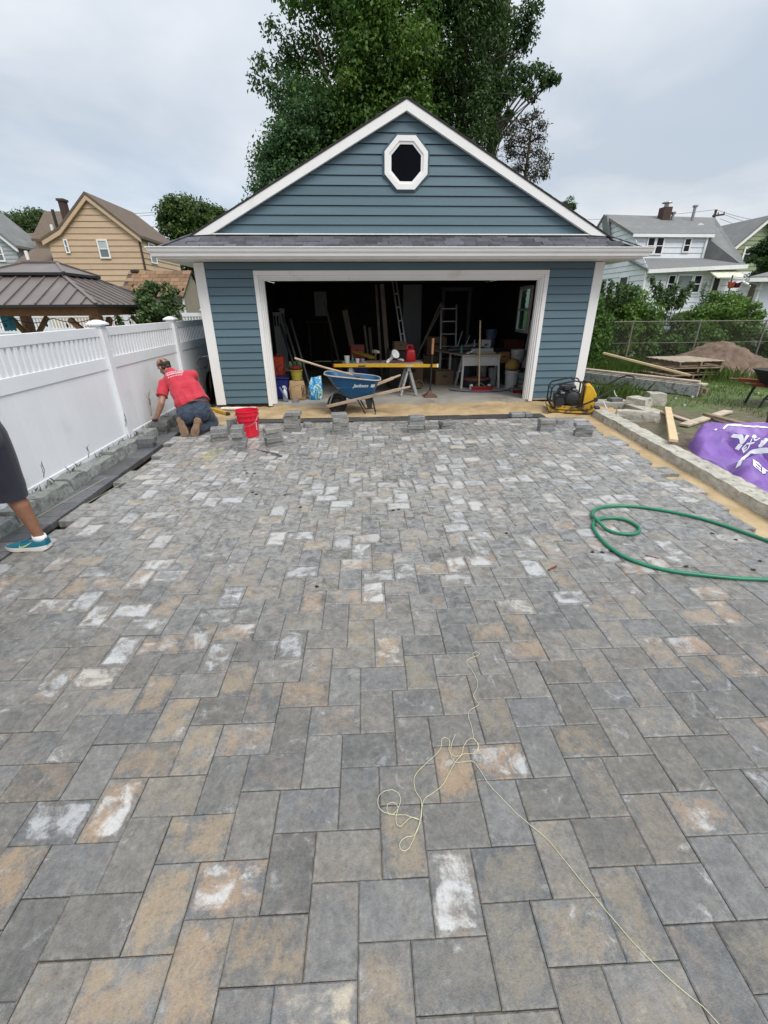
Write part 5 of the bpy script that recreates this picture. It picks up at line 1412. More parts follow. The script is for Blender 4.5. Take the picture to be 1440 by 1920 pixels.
# ------------------------------------------------------------------ red bucket
bx, by = -1.61, 6.37
t = thing('bucket', 'empty bright red plastic bucket among the paver stacks', 'bucket', (bx, by, ZP))
prof = [(.118, .0), (.124, .006), (.138, .25), (.152, .25), (.153, .268), (.141, .27), (.145, .325), (.157, .325), (.158, .34), (.147, .343), (.151, .385), (.160, .387), (.160, .40), (.149, .40), (.143, .30), (.120, .012), (.0005, .010)]
prof = [(r_*1.06, z_*.95) for r_, z_ in prof]
mb = MB(); mb.lathe(prof, 40, (bx, by, ZP)); part('shell', mb, m_red, t, auto=35)
mb = MB(); h = [Vector((bx+.162*math.cos(a), by-.02-.09*math.sin(a)*1.0-.07, ZP+.31-.13*math.sin(a))) for a in np.linspace(0, math.pi, 15)]; h = [Vector((bx+.165, by, ZP+.33))]+h+[Vector((bx-.165, by, ZP+.33))]
mb.tube(h, .0028, 6); part('wire_handle', mb, m_steel, t)
mb = MB()
for i in range(7): mb.box((bx+.128, by-.075, ZP+.11+.016*i), (.012, .004, .010), (0, 0, .9))
part('side_print', mb, m_lettering, t)
# ------------------------------------------------------------------ wheelbarrow
wb = thing('wheelbarrow', 'blue steel wheelbarrow with wooden handles and dried cement in its tray', 'wheelbarrow', (0, 7.8, -.05))
def rrect(x0, x1, y0, y1, r, zf, n=5):
    out = []
    for cx, cy, a0 in ((x1-r, y1-r, 0), (x0+r, y1-r, 90), (x0+r, y0+r, 180), (x1-r, y0+r, 270)):
        for i in range(n):
            a = R(a0+90*i/(n-1)); x, y = cx+r*math.cos(a), cy+r*math.sin(a); out.append(Vector((x, y, zf(x))))
    return out
zt_ = lambda x: .572-.112*x
zb_ = lambda x: .232+.15*x
rg = []
for u in np.linspace(0, 1, 6):
    L_ = lambda a, b_: a+(b_-a)*u
    k = u**.85
    f_ = lambda x, u=u: zb_(x)*(1-u)+zt_(x)*u
    rg.append(rrect(-.15+(-.53+.15)*k, .27+(.375-.27)*k, 7.66+(7.515-7.66)*k, 7.96+(8.085-7.96)*k, .05+.12*u, f_))
lip = rrect(-.56, .405, 7.49, 8.11, .19, zt_); lipu = rrect(-.56, .405, 7.49, 8.11, .19, lambda x: zt_(x)+.012)
inn = [[p+V((.05-p.x)*.02, (7.8-p.y)*.03, .006) for p in r_] for r_ in reversed(rg)]
mb = MB(); mb.loft(rg+[lip, lipu]+inn); tray = part('tray', mb, m_blueply, wb, auto=40)
mb = MB(); rr = rg[3]; c = sum(rr, Vector())/len(rr)
vs = [c.lerp(p, k)+V(0, 0, .07*(1-k)+.035*mnoise.noise(p*7+V(k*4, 0, 0))-.01) for k in (1.0, .7, .4) for p in rr]+[c+V(0, 0, .06)]
n = len(rr); fs = [(i, (i+1) % n, n+(i+1) % n, n+i) for i in range(n)]+[(n+i, n+(i+1) % n, 2*n+(i+1) % n, 2*n+i) for i in range(n)]+[(2*n+i, 2*n+(i+1) % n, 3*n) for i in range(n)]
mb.add(vs, fs); part('cement_residue', mb, m_cement, wb, smooth=True)
mb = MB(); mb.tube(rrect(-.56, .405, 7.49, 8.11, .19, lambda x: zt_(x)+.008), .011, 6, closed=True); part('rim', mb, m_cement, wb, smooth=True)
Mx = Euler((R(90), 0, 0)).to_matrix()
wc = V(-.365, 7.815, .118)
mb = MB(); mb.lathe([(.095, -.032), (.125, -.042), (.155, -.038), (.172, -.022), (.176, 0), (.172, .022), (.155, .038), (.125, .042), (.095, .032), (.095, -.032)], 36, wc, Mx); wheel = part('wheel', mb, m_rubber, wb, smooth=True)
mb = MB(); mb.lathe([(.012, -.05), (.03, -.05), (.034, -.02), (.08, -.012), (.097, -.03), (.099, .03), (.08, .012), (.034, .02), (.03, .05), (.012, .05)], 28, wc, Mx); part('hub', mb, m_black, wheel, auto=40)
for (a, b_, g_) in ((V(-.55, 7.70, .085), V(.90, 7.50, .435), V(.74, 7.522, .397)), (V(-.55, 7.93, .085), V(.80, 8.22, .53), V(.66, 8.19, .485))):
    mb = MB(); mb.bar(a, g_, .042, .05, ch=.006); hdl = part('handle', mb, m_greyhandle, wb)
    mb = MB(); mb.tube([g_-(b_-a)*.01, g_.lerp(b_, .5), b_], [.021, .02, .018], 10); part('grip', mb, m_greyhandle, hdl)
mb = MB(); mb.bar((-.535, 7.66, .088), (-.535, 7.97, .088), .04, .035); mb.bar((-.365, 7.69, .118), (-.365, 7.95, .118), .03, .03); mb.tube([(-.5, 7.74, .12), (-.42, 7.76, .33), (-.28, 7.74, .36)], .012, 6); part('axle_bracket', mb, m_steel, wb)
for y0, y1 in ((7.60, 7.58), (8.06, 8.08)):
    mb = MB(); mb.tube([(.0, y0, .215), (.10, y1, .02), (.14, y1, -.045), (.30, y1, -.045), (.30, y1, .02), (.24, y0, .27)], .013, 7); mb.prism([(.12, y0+.01, .24), (.26, y0+.01, .27), (.24, y0+.01, .06), (.17, y0+.01, .04)], (0, .006, 0)); part('leg', mb, m_black, wb)
def text_mesh(body, size, shear=0.0, bold=0.0, align='CENTER'):
    cu = bpy.data.curves.new('t', 'FONT'); cu.body = body; cu.size = size; cu.shear = shear; cu.extrude = .0012; cu.offset = bold; cu.align_x = align; cu.align_y = 'CENTER'
    ob = bpy.data.objects.new('t', cu); me = bpy.data.meshes.new_from_object(ob)
    bpy.data.objects.remove(ob); bpy.data.curves.remove(cu); return me
def lettering(body, size, mat, parent, loc, xa, ya, name='lettering', **kw):
    me = text_mesh(body, size, **kw); me.materials.clear(); me.materials.append(mat)
    xa = Vector(xa).normalized(); n = xa.cross(Vector(ya)).normalized(); y_ = n.cross(xa)
    me.transform(Matrix((xa, y_, n)).transposed().to_4x4())
    return link(name, me, parent, loc)
upf = V(0, -.147, .34).normalized()
def face_y(z): return 7.515+(.575-z)*(.145/.34)-.012
lettering('Jackson', .082, m_lettering, tray, (.055, face_y(.455), .455), V(1, 0, -.02), upf, shear=.35, bold=.0025)
mb = MB(); lx, lz = .235, .452
for dx in (0, .022, .044):
    q = [(lx+dx-.012, lz-.026), (lx+dx+.008, lz-.026), (lx+dx+.024, lz+.026), (lx+dx+.004, lz+.026)]
    mb.prism([V(a, face_y(b_)-.001, b_) for a, b_ in q], (0, -.002, 0))
part('emblem', mb, m_lettering, tray)
# shovel lying in the tray
t = thing('shovel', 'long-handled shovel lying across the blue wheelbarrow', 'shovel', (-.4, 7.78, .6))
mb = MB(); mb.tube([(-1.03, 7.66, .905), (-.55, 7.70, .745), (-.08, 7.77, .605)], [.017, .017, .019], 10); part('handle', mb, m_greyhandle, t)
mb = MB()
rows_ = []
for u in np.linspace(0, 1, 6):
    x = -.10+.33*u; w = .03+.1*min(1, u*2.2)*(1-.55*max(0, u-.7)/.3); z = .605-.15*u
    rows_.append([V(x, 7.80+w*s, z+.03*s*s*min(1, u*3)) for s in (-1, -.5, 0, .5, 1)])
vs = [p for r_ in rows_ for p in r_]+[p-V(0, 0, .004) for r_ in rows_ for p in r_]
fs = [(i*5+k, i*5+k+1, i*5+k+6, i*5+k+5) for i in range(5) for k in range(4)]; fs += [tuple(q+30 for q in reversed(f)) for f in fs]
mb.add(vs, fs); mb.tube([(-.16, 7.765, .625), (-.02, 7.79, .585)], [.022, .012], 8); part('blade', mb, m_steel, t, smooth=True)
# ------------------------------------------------------------------ things just inside the garage door, left
def sack(name, label, cat, c, w, d, h, mat, seed, amp=.03, pinch=.55, tilt=0):
    rings = []
    for i, u in enumerate(np.linspace(0, 1, 9)):
        k = 1-.12*abs(u-.4)-(pinch*max(0, u-.78)/.22*.6); kd = 1-.85*max(0, u-.6)/.4
        rings.append([V(c[0]+tilt*u*h+(w/2*k)*np.sign(math.cos(a))*abs(math.cos(a))**.5, c[1]+(d/2*kd)*np.sign(math.sin(a))*abs(math.sin(a))**.5, c[2]+u*h) for a in np.linspace(0, 2*math.pi, 24, endpoint=False)])
    mb = MB(); mb.loft(rings)
    z0 = c[2]; mb.v = [tuple(Vector(p)+(amp*mnoise.noise_vector(Vector(p)*11+V(seed, 0, 0)))*min(1, (p[2]-z0)/.03)) for p in mb.v]
    return single(name, mb, mat, label, cat, smooth=True)
m_paper = M('brown_kraft_paper', (.36, .24, .125), .8, .1, 6, 60, .15)
m_ink = M('dark_print', (.035, .028, .025), .7, .1)
pb = sack('paper_sack', 'brown paper sack with dark vertical lettering inside the door', 'sack', (-1.19, 8.86, .001), .33, .20, .36, m_paper, 1, .018, .2)
lettering('CUNO', .075, m_ink, pb, (-1.07, 8.748, .185), (0, 0, -1), (1, 0, 0), bold=.002)
mb = MB(); mb.tube([(-1.30, 8.742, .05), (-1.31, 8.742, .25), (-1.1, 8.742, .31)], .003, 4); mb.tube([(-1.30, 8.742, .05), (-1.10, 8.740, .035), (-1.03, 8.742, .07), (-1.03, 8.742, .30)], .003, 4); part('print_outline', mb, m_ink, pb)
m_bluebag = None
mm, nt, b = newmat('blue_printed_plastic')
P = pos_out(nt); f1 = nnoise(nt, P, 8, 3, .5, 1.2)
cc = ramp(nt, f1, [(.3, (.01, .12, .33)), (.42, (.02, .22, .48)), (.5, (.05, .35, .62)), (.56, (.62, .72, .78)), (.62, (.08, .30, .08)), (.7, (.02, .26, .5))])
nt.links.new(cc, b.inputs['Base Color']); b.inputs['Roughness'].default_value = .22
sack('plastic_bag', 'glossy blue and white printed plastic bag on the garage floor', 'bag', (-.845, 8.86, .001), .27, .18, .43, mm, 5, .045, .5, .08)
m_yb = M('olive_yellow_plastic', (.30, .25, .04), .45, .08)
mb = MB(); c = (-1.19, 8.93, .36); mb.lathe([(.085, 0), (.105, .10), (.112, .10), (.112, .115), (.108, .118), (.12, .19), (.128, .19), (.128, .203), (.114, .205), (.10, .02), (.0005, .02)], 28, c)
single('yellow_pail', mb, m_yb, 'small olive-yellow pail resting on top of the brown paper sack', 'pail', auto=35)
m_rustred = M('dull_red', (.17, .025, .018), .6, .15)
mb = MB(); mb.lathe([(.11, 0), (.12, .03), (.02, .05), (.0005, .05)], 20, (-1.20, 9.0, .57)); mb.box((-1.2, 9.0, .60), (.05, .03, .06)); single('red_cover', mb, m_rustred, 'dull red cover sitting on top of the olive-yellow pail', 'cover')
m_bl = M('deep_blue_plastic', (.012, .02, .13), .4, .1)
mb = MB(); mb.box((-1.52, 9.02, .20), (.34, .30, .40), ch=.03); mb.box((-1.52, 9.02, .405), (.37, .33, .03), ch=.008); single('blue_tote', mb, m_bl, 'deep blue plastic tote behind the spray bottle', 'tote')
m_bottle = M('white_bottle', (.55, .56, .60), .4, .05)
t = thing('spray_bottle', 'white spray bottle on the floor by the left door jamb', 'bottle', (-1.42, 8.72, 0))
mb = MB(); mb.lathe([(.042, .0), (.045, .01), (.045, .17), (.03, .21), (.014, .23), (.014, .255), (.0005, .255)], 18, (-1.42, 8.72, .002)); part('body', mb, m_bottle, t, auto=40)
mb = MB(); mb.box((-1.425, 8.72, .275), (.06, .025, .035)); mb.bar((-1.39, 8.72, .27), (-1.38, 8.72, .22), .012, .01); part('trigger', mb, m_bottle, t)
m_jean = M('pale_blue_rag', (.11, .16, .24), .85, .15)
mb = MB(); mb.bar((-1.50, 8.66, .28), (-1.36, 8.62, .01), .05, .02, ch=.006); single('blue_strap', mb, m_jean, 'pale blue strap hanging in front of the blue tote', 'strap')
m_orange = M('orange_case', (.30, .035, .012), .5, .1)
mb = MB(); mb.box((-1.56, 9.25, .60), (.20, .24, .36), ch=.012); mb.box((-1.56, 9.126, .62), (.10, .012, .2), ch=.003); mb.tube([(-1.60, 9.25, .78), (-1.60, 9.25, .82), (-1.52, 9.25, .82), (-1.52, 9.25, .78)], .008, 6)
single('orange_case', mb, m_orange, 'upright orange tool case just inside the left door jamb', 'case')
mb = MB(); mb.box((-1.55, 9.28, .205), (.30, .34, .40), ch=.01); single('dark_crate', mb, m_dark, 'dark crate under the orange tool case', 'crate')
for i, (x, y, s) in enumerate(((-1.25, 9.55, .0), (-1.14, 9.55, .04), (-1.33, 9.6, .02))):
    mb = MB(); mb.tube([(x+.18, y-.25, .02), (x-.22+s, y+.15, 1.55-.1*i)], .03, 8); single('metal_pole', mb, m_black, ['front dark pole leaning against the left garage wall', 'right-hand dark pole leaning in the left of the garage', 'rear dark pole leaning in the left of the garage'][i], 'pole', 'dark poles leaning inside the garage')
mb = MB(); mb.tube([V(-1.45+.12*math.cos(a), 8.98-.03*math.sin(a), .55+.10*math.sin(a)) for a in np.linspace(0, 6.28, 24)], .009, 6, closed=True); mb.tube([V(-1.36+.10*math.cos(a), 9.0, .52+.12*math.sin(a)) for a in np.linspace(0, 5, 20)], .008, 6)
single('hose_coil', mb, m_blackp, 'loose coil of dark tubing on top of the blue tote', 'hose')
# ------------------------------------------------------------------ makeshift table with sawhorses
def sawhorse(x, y0, y1, zt, label, mat, spread=.17, grp='sawhorses in the garage'):
    t = thing('sawhorse', label, 'sawhorse', (x, (y0+y1)/2, 0), grp)
    mb = MB(); mb.box((x, (y0+y1)/2, zt-.045), (.07, y1-y0, .09), ch=.004); part('beam', mb, mat, t)
    for y in (y0+.06, y1-.06):
        for s_ in (-1, 1):
            mb = MB(); mb.bar((x+s_*.03, y, zt-.09), (x+s_*spread, y-(.05 if y < (y0+y1)/2 else -.05), .012), .06, .035); part('leg', mb, mat, t)
        mb = MB(); mb.box((x, y, zt-.11), (.09, .05, .07)); part('hinge_bracket', mb, m_black, t)
m_greywood = M('grey_painted_wood', (.40, .40, .39), .6, .12, 6, 60, .15, dirt=(.2, .19, .17), dscale=6)
sawhorse(1.05, 9.0, 9.5, .585, 'grey sawhorse under the right end of the cluttered board', m_greywood)
sawhorse(-.12, 9.0, 9.5, .585, 'grey sawhorse under the left end of the cluttered board', m_greywood)
mb = MB(); mb.box((.52, 9.28, .635), (1.62, .52, .03), ch=.003); mb.box((.52, 9.22, .603), (1.5, .09, .033)); single('table_board', mb, m_oldwood, 'wide weathered board laid over two grey sawhorses', 'board')
t = thing('spirit_level', 'long yellow spirit level along the front of the cluttered board', 'level', (.58, 8.95, .6))
mb = MB(); mb.bar((-.44, 8.965, .628), (1.60, 8.965, .598), .035, .062, ch=.003); part('body', mb, m_yellow, t)
for a in (V(-.455, 8.965, .6285), V(1.615, 8.965, .5978)): mb = MB(); mb.box(a, (.03, .04, .068), ch=.004); part('end_cap', mb, M('end_cap_red', (.35, .03, .02), .5) if a.x < 0 else m_lettering, t)
for x in (.1, 1.05): mb = MB(); mb.box((x, 8.945, .62-.0147*(x+.44)), (.14, .004, .022)); part('vial_window', mb, m_bottle if x > 1 else m_ink, t)
ZT = .652
def cup(x, y, r, h, mat, label, cat='cup', name='plastic_cup', z=None):
    z = ZT if z is None else z
    mb = MB(); mb.lathe([(r*.75, 0), (r, h), (r*1.05, h), (r*1.05, h+.008), (r*.94, h+.004), (r*.7, .01), (.0005, .01)], 20, (x, y, z)); return single(name, mb, mat, label, cat, auto=40)
m_frost = M('frosted_plastic', (.50, .51, .52), .35, .08)
cup(-.19, 9.12, .055, .13, m_frost, 'tall frosted plastic tub at the left end of the board')
m_greenb = M('green_bottle', (.03, .13, .09), .25, .1)
def bottle(x, y, r, h, mat, label, z=None, name='bottle'):
    z = ZT if z is None else z
    mb = MB(); mb.lathe([(r, 0), (r, h*.55), (r*.45, h*.72), (r*.36, h*.9), (r*.42, h*.92), (r*.42, h), (.0005, h)], 18, (x, y, z)); return single(name, mb, mat, label, 'bottle', auto=40)
bottle(-.08, 9.18, .026, .15, m_greenb, 'small green bottle beside the frosted tub')
cup(.02, 9.15, .04, .07, m_bottle, 'short white cup on the cluttered board')
m_grey = M('grey_plastic', (.22, .22, .23), .5, .1)
cup(.12, 9.2, .045, .06, m_grey, 'small grey jar lid among the tools on the board', 'jar', 'jar')
m_tool = M('worn_brown_tool', (.12, .06, .04), .6, .3, 20)
def tool(name, label, pts, r, mat, cat='tool', extra=None):
    mb = MB(); mb.tube(pts, r, 8)
    if extra: extra(mb)
    return single(name, mb, mat, label, cat)
tool('hammer', 'hammer with brown handle lying across the middle of the board', [(.2, 9.1, .67), (.48, 9.17, .675)], .014, m_tool, extra=lambda mb: mb.box((.49, 9.17, .68), (.035, .12, .04), ch=.006))
tool('chisel', 'red-brown chisel lying at the front right of the board', [(.62, 9.07, .668), (.9, 9.05, .668)], .012, m_rustred, extra=lambda mb: mb.box((1.0, 9.045, .664), (.2, .03, .006)))
tool('trowel', 'dark pointed trowel on the right of the board', [(.80, 9.16, .69), (.92, 9.14, .672)], .014, m_tool, extra=lambda mb: mb.prism([(.92, 9.09, .66), (.92, 9.20, .66), (1.12, 9.13, .66)], (0, 0, .004)))
t = thing('drill', 'brown cordless drill standing upright on the board', 'drill', (.38, 9.28, ZT))
mb = MB(); mb.box((.38, 9.28, ZT+.03), (.08, .10, .06), ch=.01); part('battery', mb, m_black, t)
mb = MB(); mb.bar((.38, 9.28, ZT+.05), (.39, 9.27, ZT+.17), .045, .05, ch=.01); part('grip', mb, m_tool, t)
mb = MB(); mb.lathe([(.034, -.08), (.038, 0), (.03, .08), (.018, .13), (.0005, .13)], 12, (.39, 9.22, ZT+.20), Euler((R(90), 0, .5)).to_matrix()); part('motor', mb, m_oldwood, t, auto=40)
t = thing('work_light', 'round white clamp lamp on the board', 'lamp', (.70, 9.08, ZT))
mb = MB(); mb.lathe([(.03, -.05), (.045, -.02), (.085, .08), (.09, .085), (.08, .08), (.04, 0), (.0005, 0)], 22, (.735, 9.10, ZT+.13), Euler((R(60), 0, R(35))).to_matrix()); part('shade', mb, m_white, t, auto=40)
mb = MB(); mb.tube([(.72, 9.13, ZT+.10), (.66, 9.11, ZT+.05), (.62, 9.05, ZT+.03)], .032, 10); part('stem', mb, m_white, t)
mb = MB(); mb.lathe([(.03, -.008), (.03, .008)], 14, (.62, 9.03, ZT+.03), Euler((R(90), 0, 0)).to_matrix()); part('foot', mb, m_white, t)
mb = MB(); mb.lathe([(.06, 0), (.08, .015), (.06, .05), (.03, .06), (.0005, .06)], 18, (.9, 9.25, ZT)); single('dust_mask', mb, m_bottle, 'crumpled white dust mask on the right of the board', 'mask', smooth=True)
t = thing('gas_can', 'red plastic gas can on the right end of the board', 'gas can', (1.09, 9.28, ZT))
mb = MB(); mb.loft([rrect(1.0, 1.2, 9.16, 9.38, .04, lambda x, z=z: ZT+z) if k == 1 else rrect(1.10-.1*k, 1.10+.1*k, 9.27-.11*k, 9.27+.11*k, .04*k, lambda x, z=z: ZT+z) for z, k in ((.0, .94), (.02, 1), (.16, 1), (.22, .86), (.26, .55), (.275, .30))]); part('tank', mb, M('gas_can_red', (.34, .006, .012), .35, .08), t, auto=45)
mb = MB(); mb.tube([(1.03, 9.27, ZT+.23), (1.05, 9.27, ZT+.31), (1.13, 9.27, ZT+.31), (1.16, 9.27, ZT+.22)], .014, 8); part('handle', mb, m_red, t)
mb = MB(); mb.lathe([(.025, 0), (.025, .03), (.0005, .03)], 12, (1.10, 9.20, ZT+.26)); part('cap', mb, m_black, t)
mb = MB(); mb.bar((-.02, 9.95, .80), (.36, 9.55, .70), .16, .03, ch=.003); single('yellow_board', mb, M('yellow_painted_board', (.33, .22, .03), .5, .12), 'yellow-edged board slanting behind the drill', 'board')
# ------------------------------------------------------------------ tamper, boxes, leaning timber and ladders
t = thing('hand_tamper', 'iron hand tamper with a wooden grip standing at the garage threshold', 'tamper', (1.475, 8.92, 0))
mb = MB(); mb.loft([[V(1.475+a*r_, 8.92+b_*r_, z) for a, b_ in ((-1, -1), (1, -1), (1, 1), (-1, 1))] for r_, z in ((.135, .002), (.135, .02), (.12, .024), (.05, .07), (.03, .12))]); part('plate', mb, m_tool, t)
mb = MB(); mb.tube([(1.475, 8.92, .1), (1.495, 8.92, .85)], .017, 8); part('rod', mb, m_black, t)
mb = MB(); mb.tube([(1.492, 8.92, .82), (1.497, 8.92, 1.11)], .024, 10); part('grip', mb, M('orange_wood', (.42, .20, .10), .6, .1), t)
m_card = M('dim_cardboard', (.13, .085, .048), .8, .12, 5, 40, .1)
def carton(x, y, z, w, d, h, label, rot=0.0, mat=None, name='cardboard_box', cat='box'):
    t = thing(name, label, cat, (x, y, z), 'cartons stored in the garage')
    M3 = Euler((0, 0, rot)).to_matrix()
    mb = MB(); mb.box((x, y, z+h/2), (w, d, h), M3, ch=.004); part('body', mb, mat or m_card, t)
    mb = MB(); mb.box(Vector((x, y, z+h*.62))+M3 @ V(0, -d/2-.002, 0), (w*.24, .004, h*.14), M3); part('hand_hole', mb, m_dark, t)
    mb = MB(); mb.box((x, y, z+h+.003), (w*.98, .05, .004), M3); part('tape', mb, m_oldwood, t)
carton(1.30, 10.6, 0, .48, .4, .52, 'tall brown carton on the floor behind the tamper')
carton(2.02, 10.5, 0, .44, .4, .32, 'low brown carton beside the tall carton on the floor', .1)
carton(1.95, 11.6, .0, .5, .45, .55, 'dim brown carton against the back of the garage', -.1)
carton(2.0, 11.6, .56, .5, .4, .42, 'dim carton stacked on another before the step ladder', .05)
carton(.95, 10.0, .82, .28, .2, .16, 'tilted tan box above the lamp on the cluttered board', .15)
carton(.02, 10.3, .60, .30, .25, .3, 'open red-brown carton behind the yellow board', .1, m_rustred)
mb = MB(); mb.box((.02, 10.5, .3), (.5, .5, .59), ch=.01); single('tool_chest', mb, m_bl, 'dark blue chest behind the cluttered board', 'chest')
mb = MB(); mb.box((.95, 10.15, .41), (.5, .35, .8), ch=.01); single('dark_cabinet', mb, m_dark, 'dark cabinet carrying the tilted tan box', 'cabinet')
lean = [((.05, 11.2, 0), (-.25, 11.6, 1.6), .13, 'wide pale board leaning at the middle left of the garage'), ((.35, 11.2, 0), (.22, 11.6, 1.25), .05, 'short pale lath leaning among the boards'),
        ((.42, 11.2, 0), (.35, 11.7, 1.2), .07, 'short brown stick leaning among the boards'), ((.62, 11.0, 0), (.52, 11.6, 2.15), .06, 'tall narrow board leaning near the garage middle'),
        ((.78, 10.8, 0), (.65, 11.4, 2.15), .10, 'tall wide board leaning beside the extension ladder'), ((-.35, 11.4, 0), (-.75, 12.0, 1.8), .05, 'thin dark pole leaning left of the wide board'),
        ((1.3, 11.0, 0.2), (2.05, 11.3, 1.75), .03, 'thin stick slanting right across the white sheet'), ((1.34, 11.1, .3), (2.12, 11.4, 1.7), .03, 'second thin stick slanting right across the white sheet')]
for a, b_, w, lb in lean:
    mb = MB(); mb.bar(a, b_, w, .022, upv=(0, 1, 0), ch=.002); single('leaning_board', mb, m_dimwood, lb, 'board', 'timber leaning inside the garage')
def ladder(name, label, a0, b0, w, n, mat, grp=None):
    a0, b0 = Vector(a0), Vector(b0); t = thing(name, label, 'ladder', a0, grp)
    for s_ in (-.5, .5): mb = MB(); mb.bar(a0+V(w*s_, 0, 0), b0+V(w*s_, 0, 0), .03, .07, upv=(0, 1, 0)); part('rail', mb, mat, t)
    for i in range(n):
        p = a0.lerp(b0, (i+.7)/n); mb = MB(); mb.tube([p-V(w*.5, 0, 0), p+V(w*.5, 0, 0)], .016, 6); part('rung', mb, mat, t)
ladder('extension_ladder', 'aluminium extension ladder seen edge-on leaning in the middle of the garage', (1.28, 10.95, 0), (.93, 11.5, 2.32), .09, 8, m_steel)
ladder('step_ladder', 'small aluminium step ladder behind the work table', (2.28, 11.2, 0), (2.30, 11.6, 1.70), .38, 6, m_steel)
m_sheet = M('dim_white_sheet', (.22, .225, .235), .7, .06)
mb = MB(); mb.box((1.62, 13.4, 1.12), (.52, .03, 2.2), (R(-3), 0, 0)); single('white_sheet', mb, m_sheet, 'tall whitish panel standing at the back of the garage', 'panel')
mb = MB(); mb.box((-.95, 13.5, 1.75), (.34, .03, .62)); single('wall_notice', mb, m_sheet, 'grey sheet hung high on the back left of the garage', 'sheet')
mb = MB(); mb.box((-1.0, 13.3, 1.3), (.75, .35, .05)); mb.box((-1.3, 13.3, .65), (.05, .3, 1.28)); mb.box((-.7, 13.3, .65), (.05, .3, 1.28)); single('wall_shelf', mb, m_stud, 'dim brown shelf unit at the back left of the garage', 'shelf')
# door frame on the back wall
t = thing('back_door', 'dim door with pale casing in the back wall of the garage', 'door', (3.2, 15.3, 0))
for a, b_ in (((2.86, 15.38, 1.05), (.10, .05, 2.1)), ((3.72, 15.38, 1.05), (.10, .05, 2.1)), ((3.29, 15.38, 2.16), (1.0, .05, .11))): mb = MB(); mb.box(a, b_); part('casing', mb, m_sheet, t)
mb = MB(); mb.box((3.29, 15.385, 1.04), (.74, .04, 2.06)); part('leaf', mb, m_dark, t)
# ------------------------------------------------------------------ white work table on the right and clutter round it
t = thing('work_table', 'scruffy white trestle work table on the right of the garage', 'table', (2.7, 10.2, 0))
mb = MB(); mb.box((2.72, 9.80, .585), (.84, .035, .20), ch=.003); part('apron', mb, m_greywood, t)
for x in (2.33, 3.10):
    for y0, y1, s_ in ((9.80, 9.72, 1), (9.86, 10.28, 0)):
        sx = -.03 if x < 2.7 else .04
        mb = MB(); mb.bar((x, y0, .68), (x+sx*(1 if s_ else 1.6), y1, .01), .055, .04, upv=(1, 0, 0)); part('leg', mb, m_greywood, t)
mb = MB(); mb.bar((2.30, 9.95, .36), (2.27, 10.1, .30), .05, .03); part('stretcher', mb, m_greywood, t)
mb = MB(); mb.prism([(2.30, 9.74, .69), (3.14, 9.74, .69), (2.95, 11.2, .69), (1.85, 11.2, .69)], (0, 0, .028)); part('top', mb, m_oldwood, t)
for x, y in ((2.02, 10.9), (2.2, 10.6), (2.9, 11.0)): mb = MB(); mb.box((x, y, .34), (.045, .045, .68)); part('rear_leg', mb, m_greywood, t)
ZW = .72
m_scrap = M('grey_offcut', (.30, .30, .31), .6, .15)
for i, (a, b_, w, h, mt, lb) in enumerate((((2.55, 10.05, ZW+.05), (3.02, 9.98, ZW+.06), .12, .10, m_scrap, 'pale grey trim offcut along the front of the work table'), ((2.42, 9.85, ZW+.02), (2.62, 10.0, ZW+.08), .06, .02, m_white, 'white angled trim piece pointing left on the work table'),
        ((2.1, 10.4, ZW+.05), (2.9, 10.3, ZW+.10), .2, .05, m_black, 'dark flat tool case on the work table'), ((2.2, 10.7, ZW+.03), (2.85, 10.8, ZW+.14), .22, .04, m_scrap, 'grey panel lying at the back of the work table'),
        ((2.62, 9.9, ZW+.02), (3.05, 9.92, ZW+.02), .08, .03, m_oldwood, 'thin wood strip at the front edge of the work table'), ((2.3, 10.35, ZW+.12), (2.52, 10.9, ZW+.42), .02, .02, m_frost, 'white-tipped rod sticking up on the work table, left'), ((2.5, 10.4, ZW+.14), (2.68, 10.8, ZW+.32), .02, .02, m_frost, 'white-tipped rod sticking up on the work table, right'))):
    mb = MB(); mb.bar(a, b_, w, h, ch=.003); single('offcut', mb, mt, lb, 'offcut', 'scraps on the work table')
bottle(2.30, 9.92, .034, .20, m_greenb, 'clear green water bottle on the left of the work table', ZW)
bottle(2.70, 10.4, .04, .26, m_grey, 'grey spray can standing at the back of the work table', ZW, 'spray_can')
carton(2.92, 10.35, ZW, .22, .2, .26, 'small pale box on the right of the work table', .1, m_greywood)
carton(3.32, 10.2, .50, .26, .22, .22, 'orange-brown box right of the work table', .05, M('orange_box', (.24, .11, .03), .7))
t = thing('push_broom', 'push broom leaning upright against the work table with its red head down', 'broom', (2.66, 9.58, 0))
mb = MB(); mb.tube([(2.655, 9.55, .09), (2.60, 9.68, 1.40)], .015, 8); part('handle', mb, m_wood, t)
mb = MB(); mb.box((2.72, 9.50, .07), (.50, .06, .045), (0, 0, .06), ch=.006); part('head', mb, m_rustred, t)
mb = MB()
for i in range(40): mb.box((2.49+.0118*i, 9.50+.0007*i, .026), (.008, .05, .05))
tag(part('bristles', mb, m_red, t), kind='stuff')
mb = MB(); mb.tube([(2.56, 9.50, .09), (2.655, 9.55, .17), (2.78, 9.51, .09)], .007, 6); part('brace', mb, m_steel, t)
for x in (2.50, 2.90): 
    mb = MB(); mb.lathe([(.035, 0), (.04, .01), (.04, .10), (.03, .115), (.0005, .115)], 14, (x, 9.62, .002)); single('drink_can', mb, m_frost, 'small pale can by the %s end of the broom head' % ('left' if x < 2.7 else 'right'), 'can', 'cans by the broom')
m_tubred = M('dusty_red_lid', (.17, .055, .05), .7, .2)
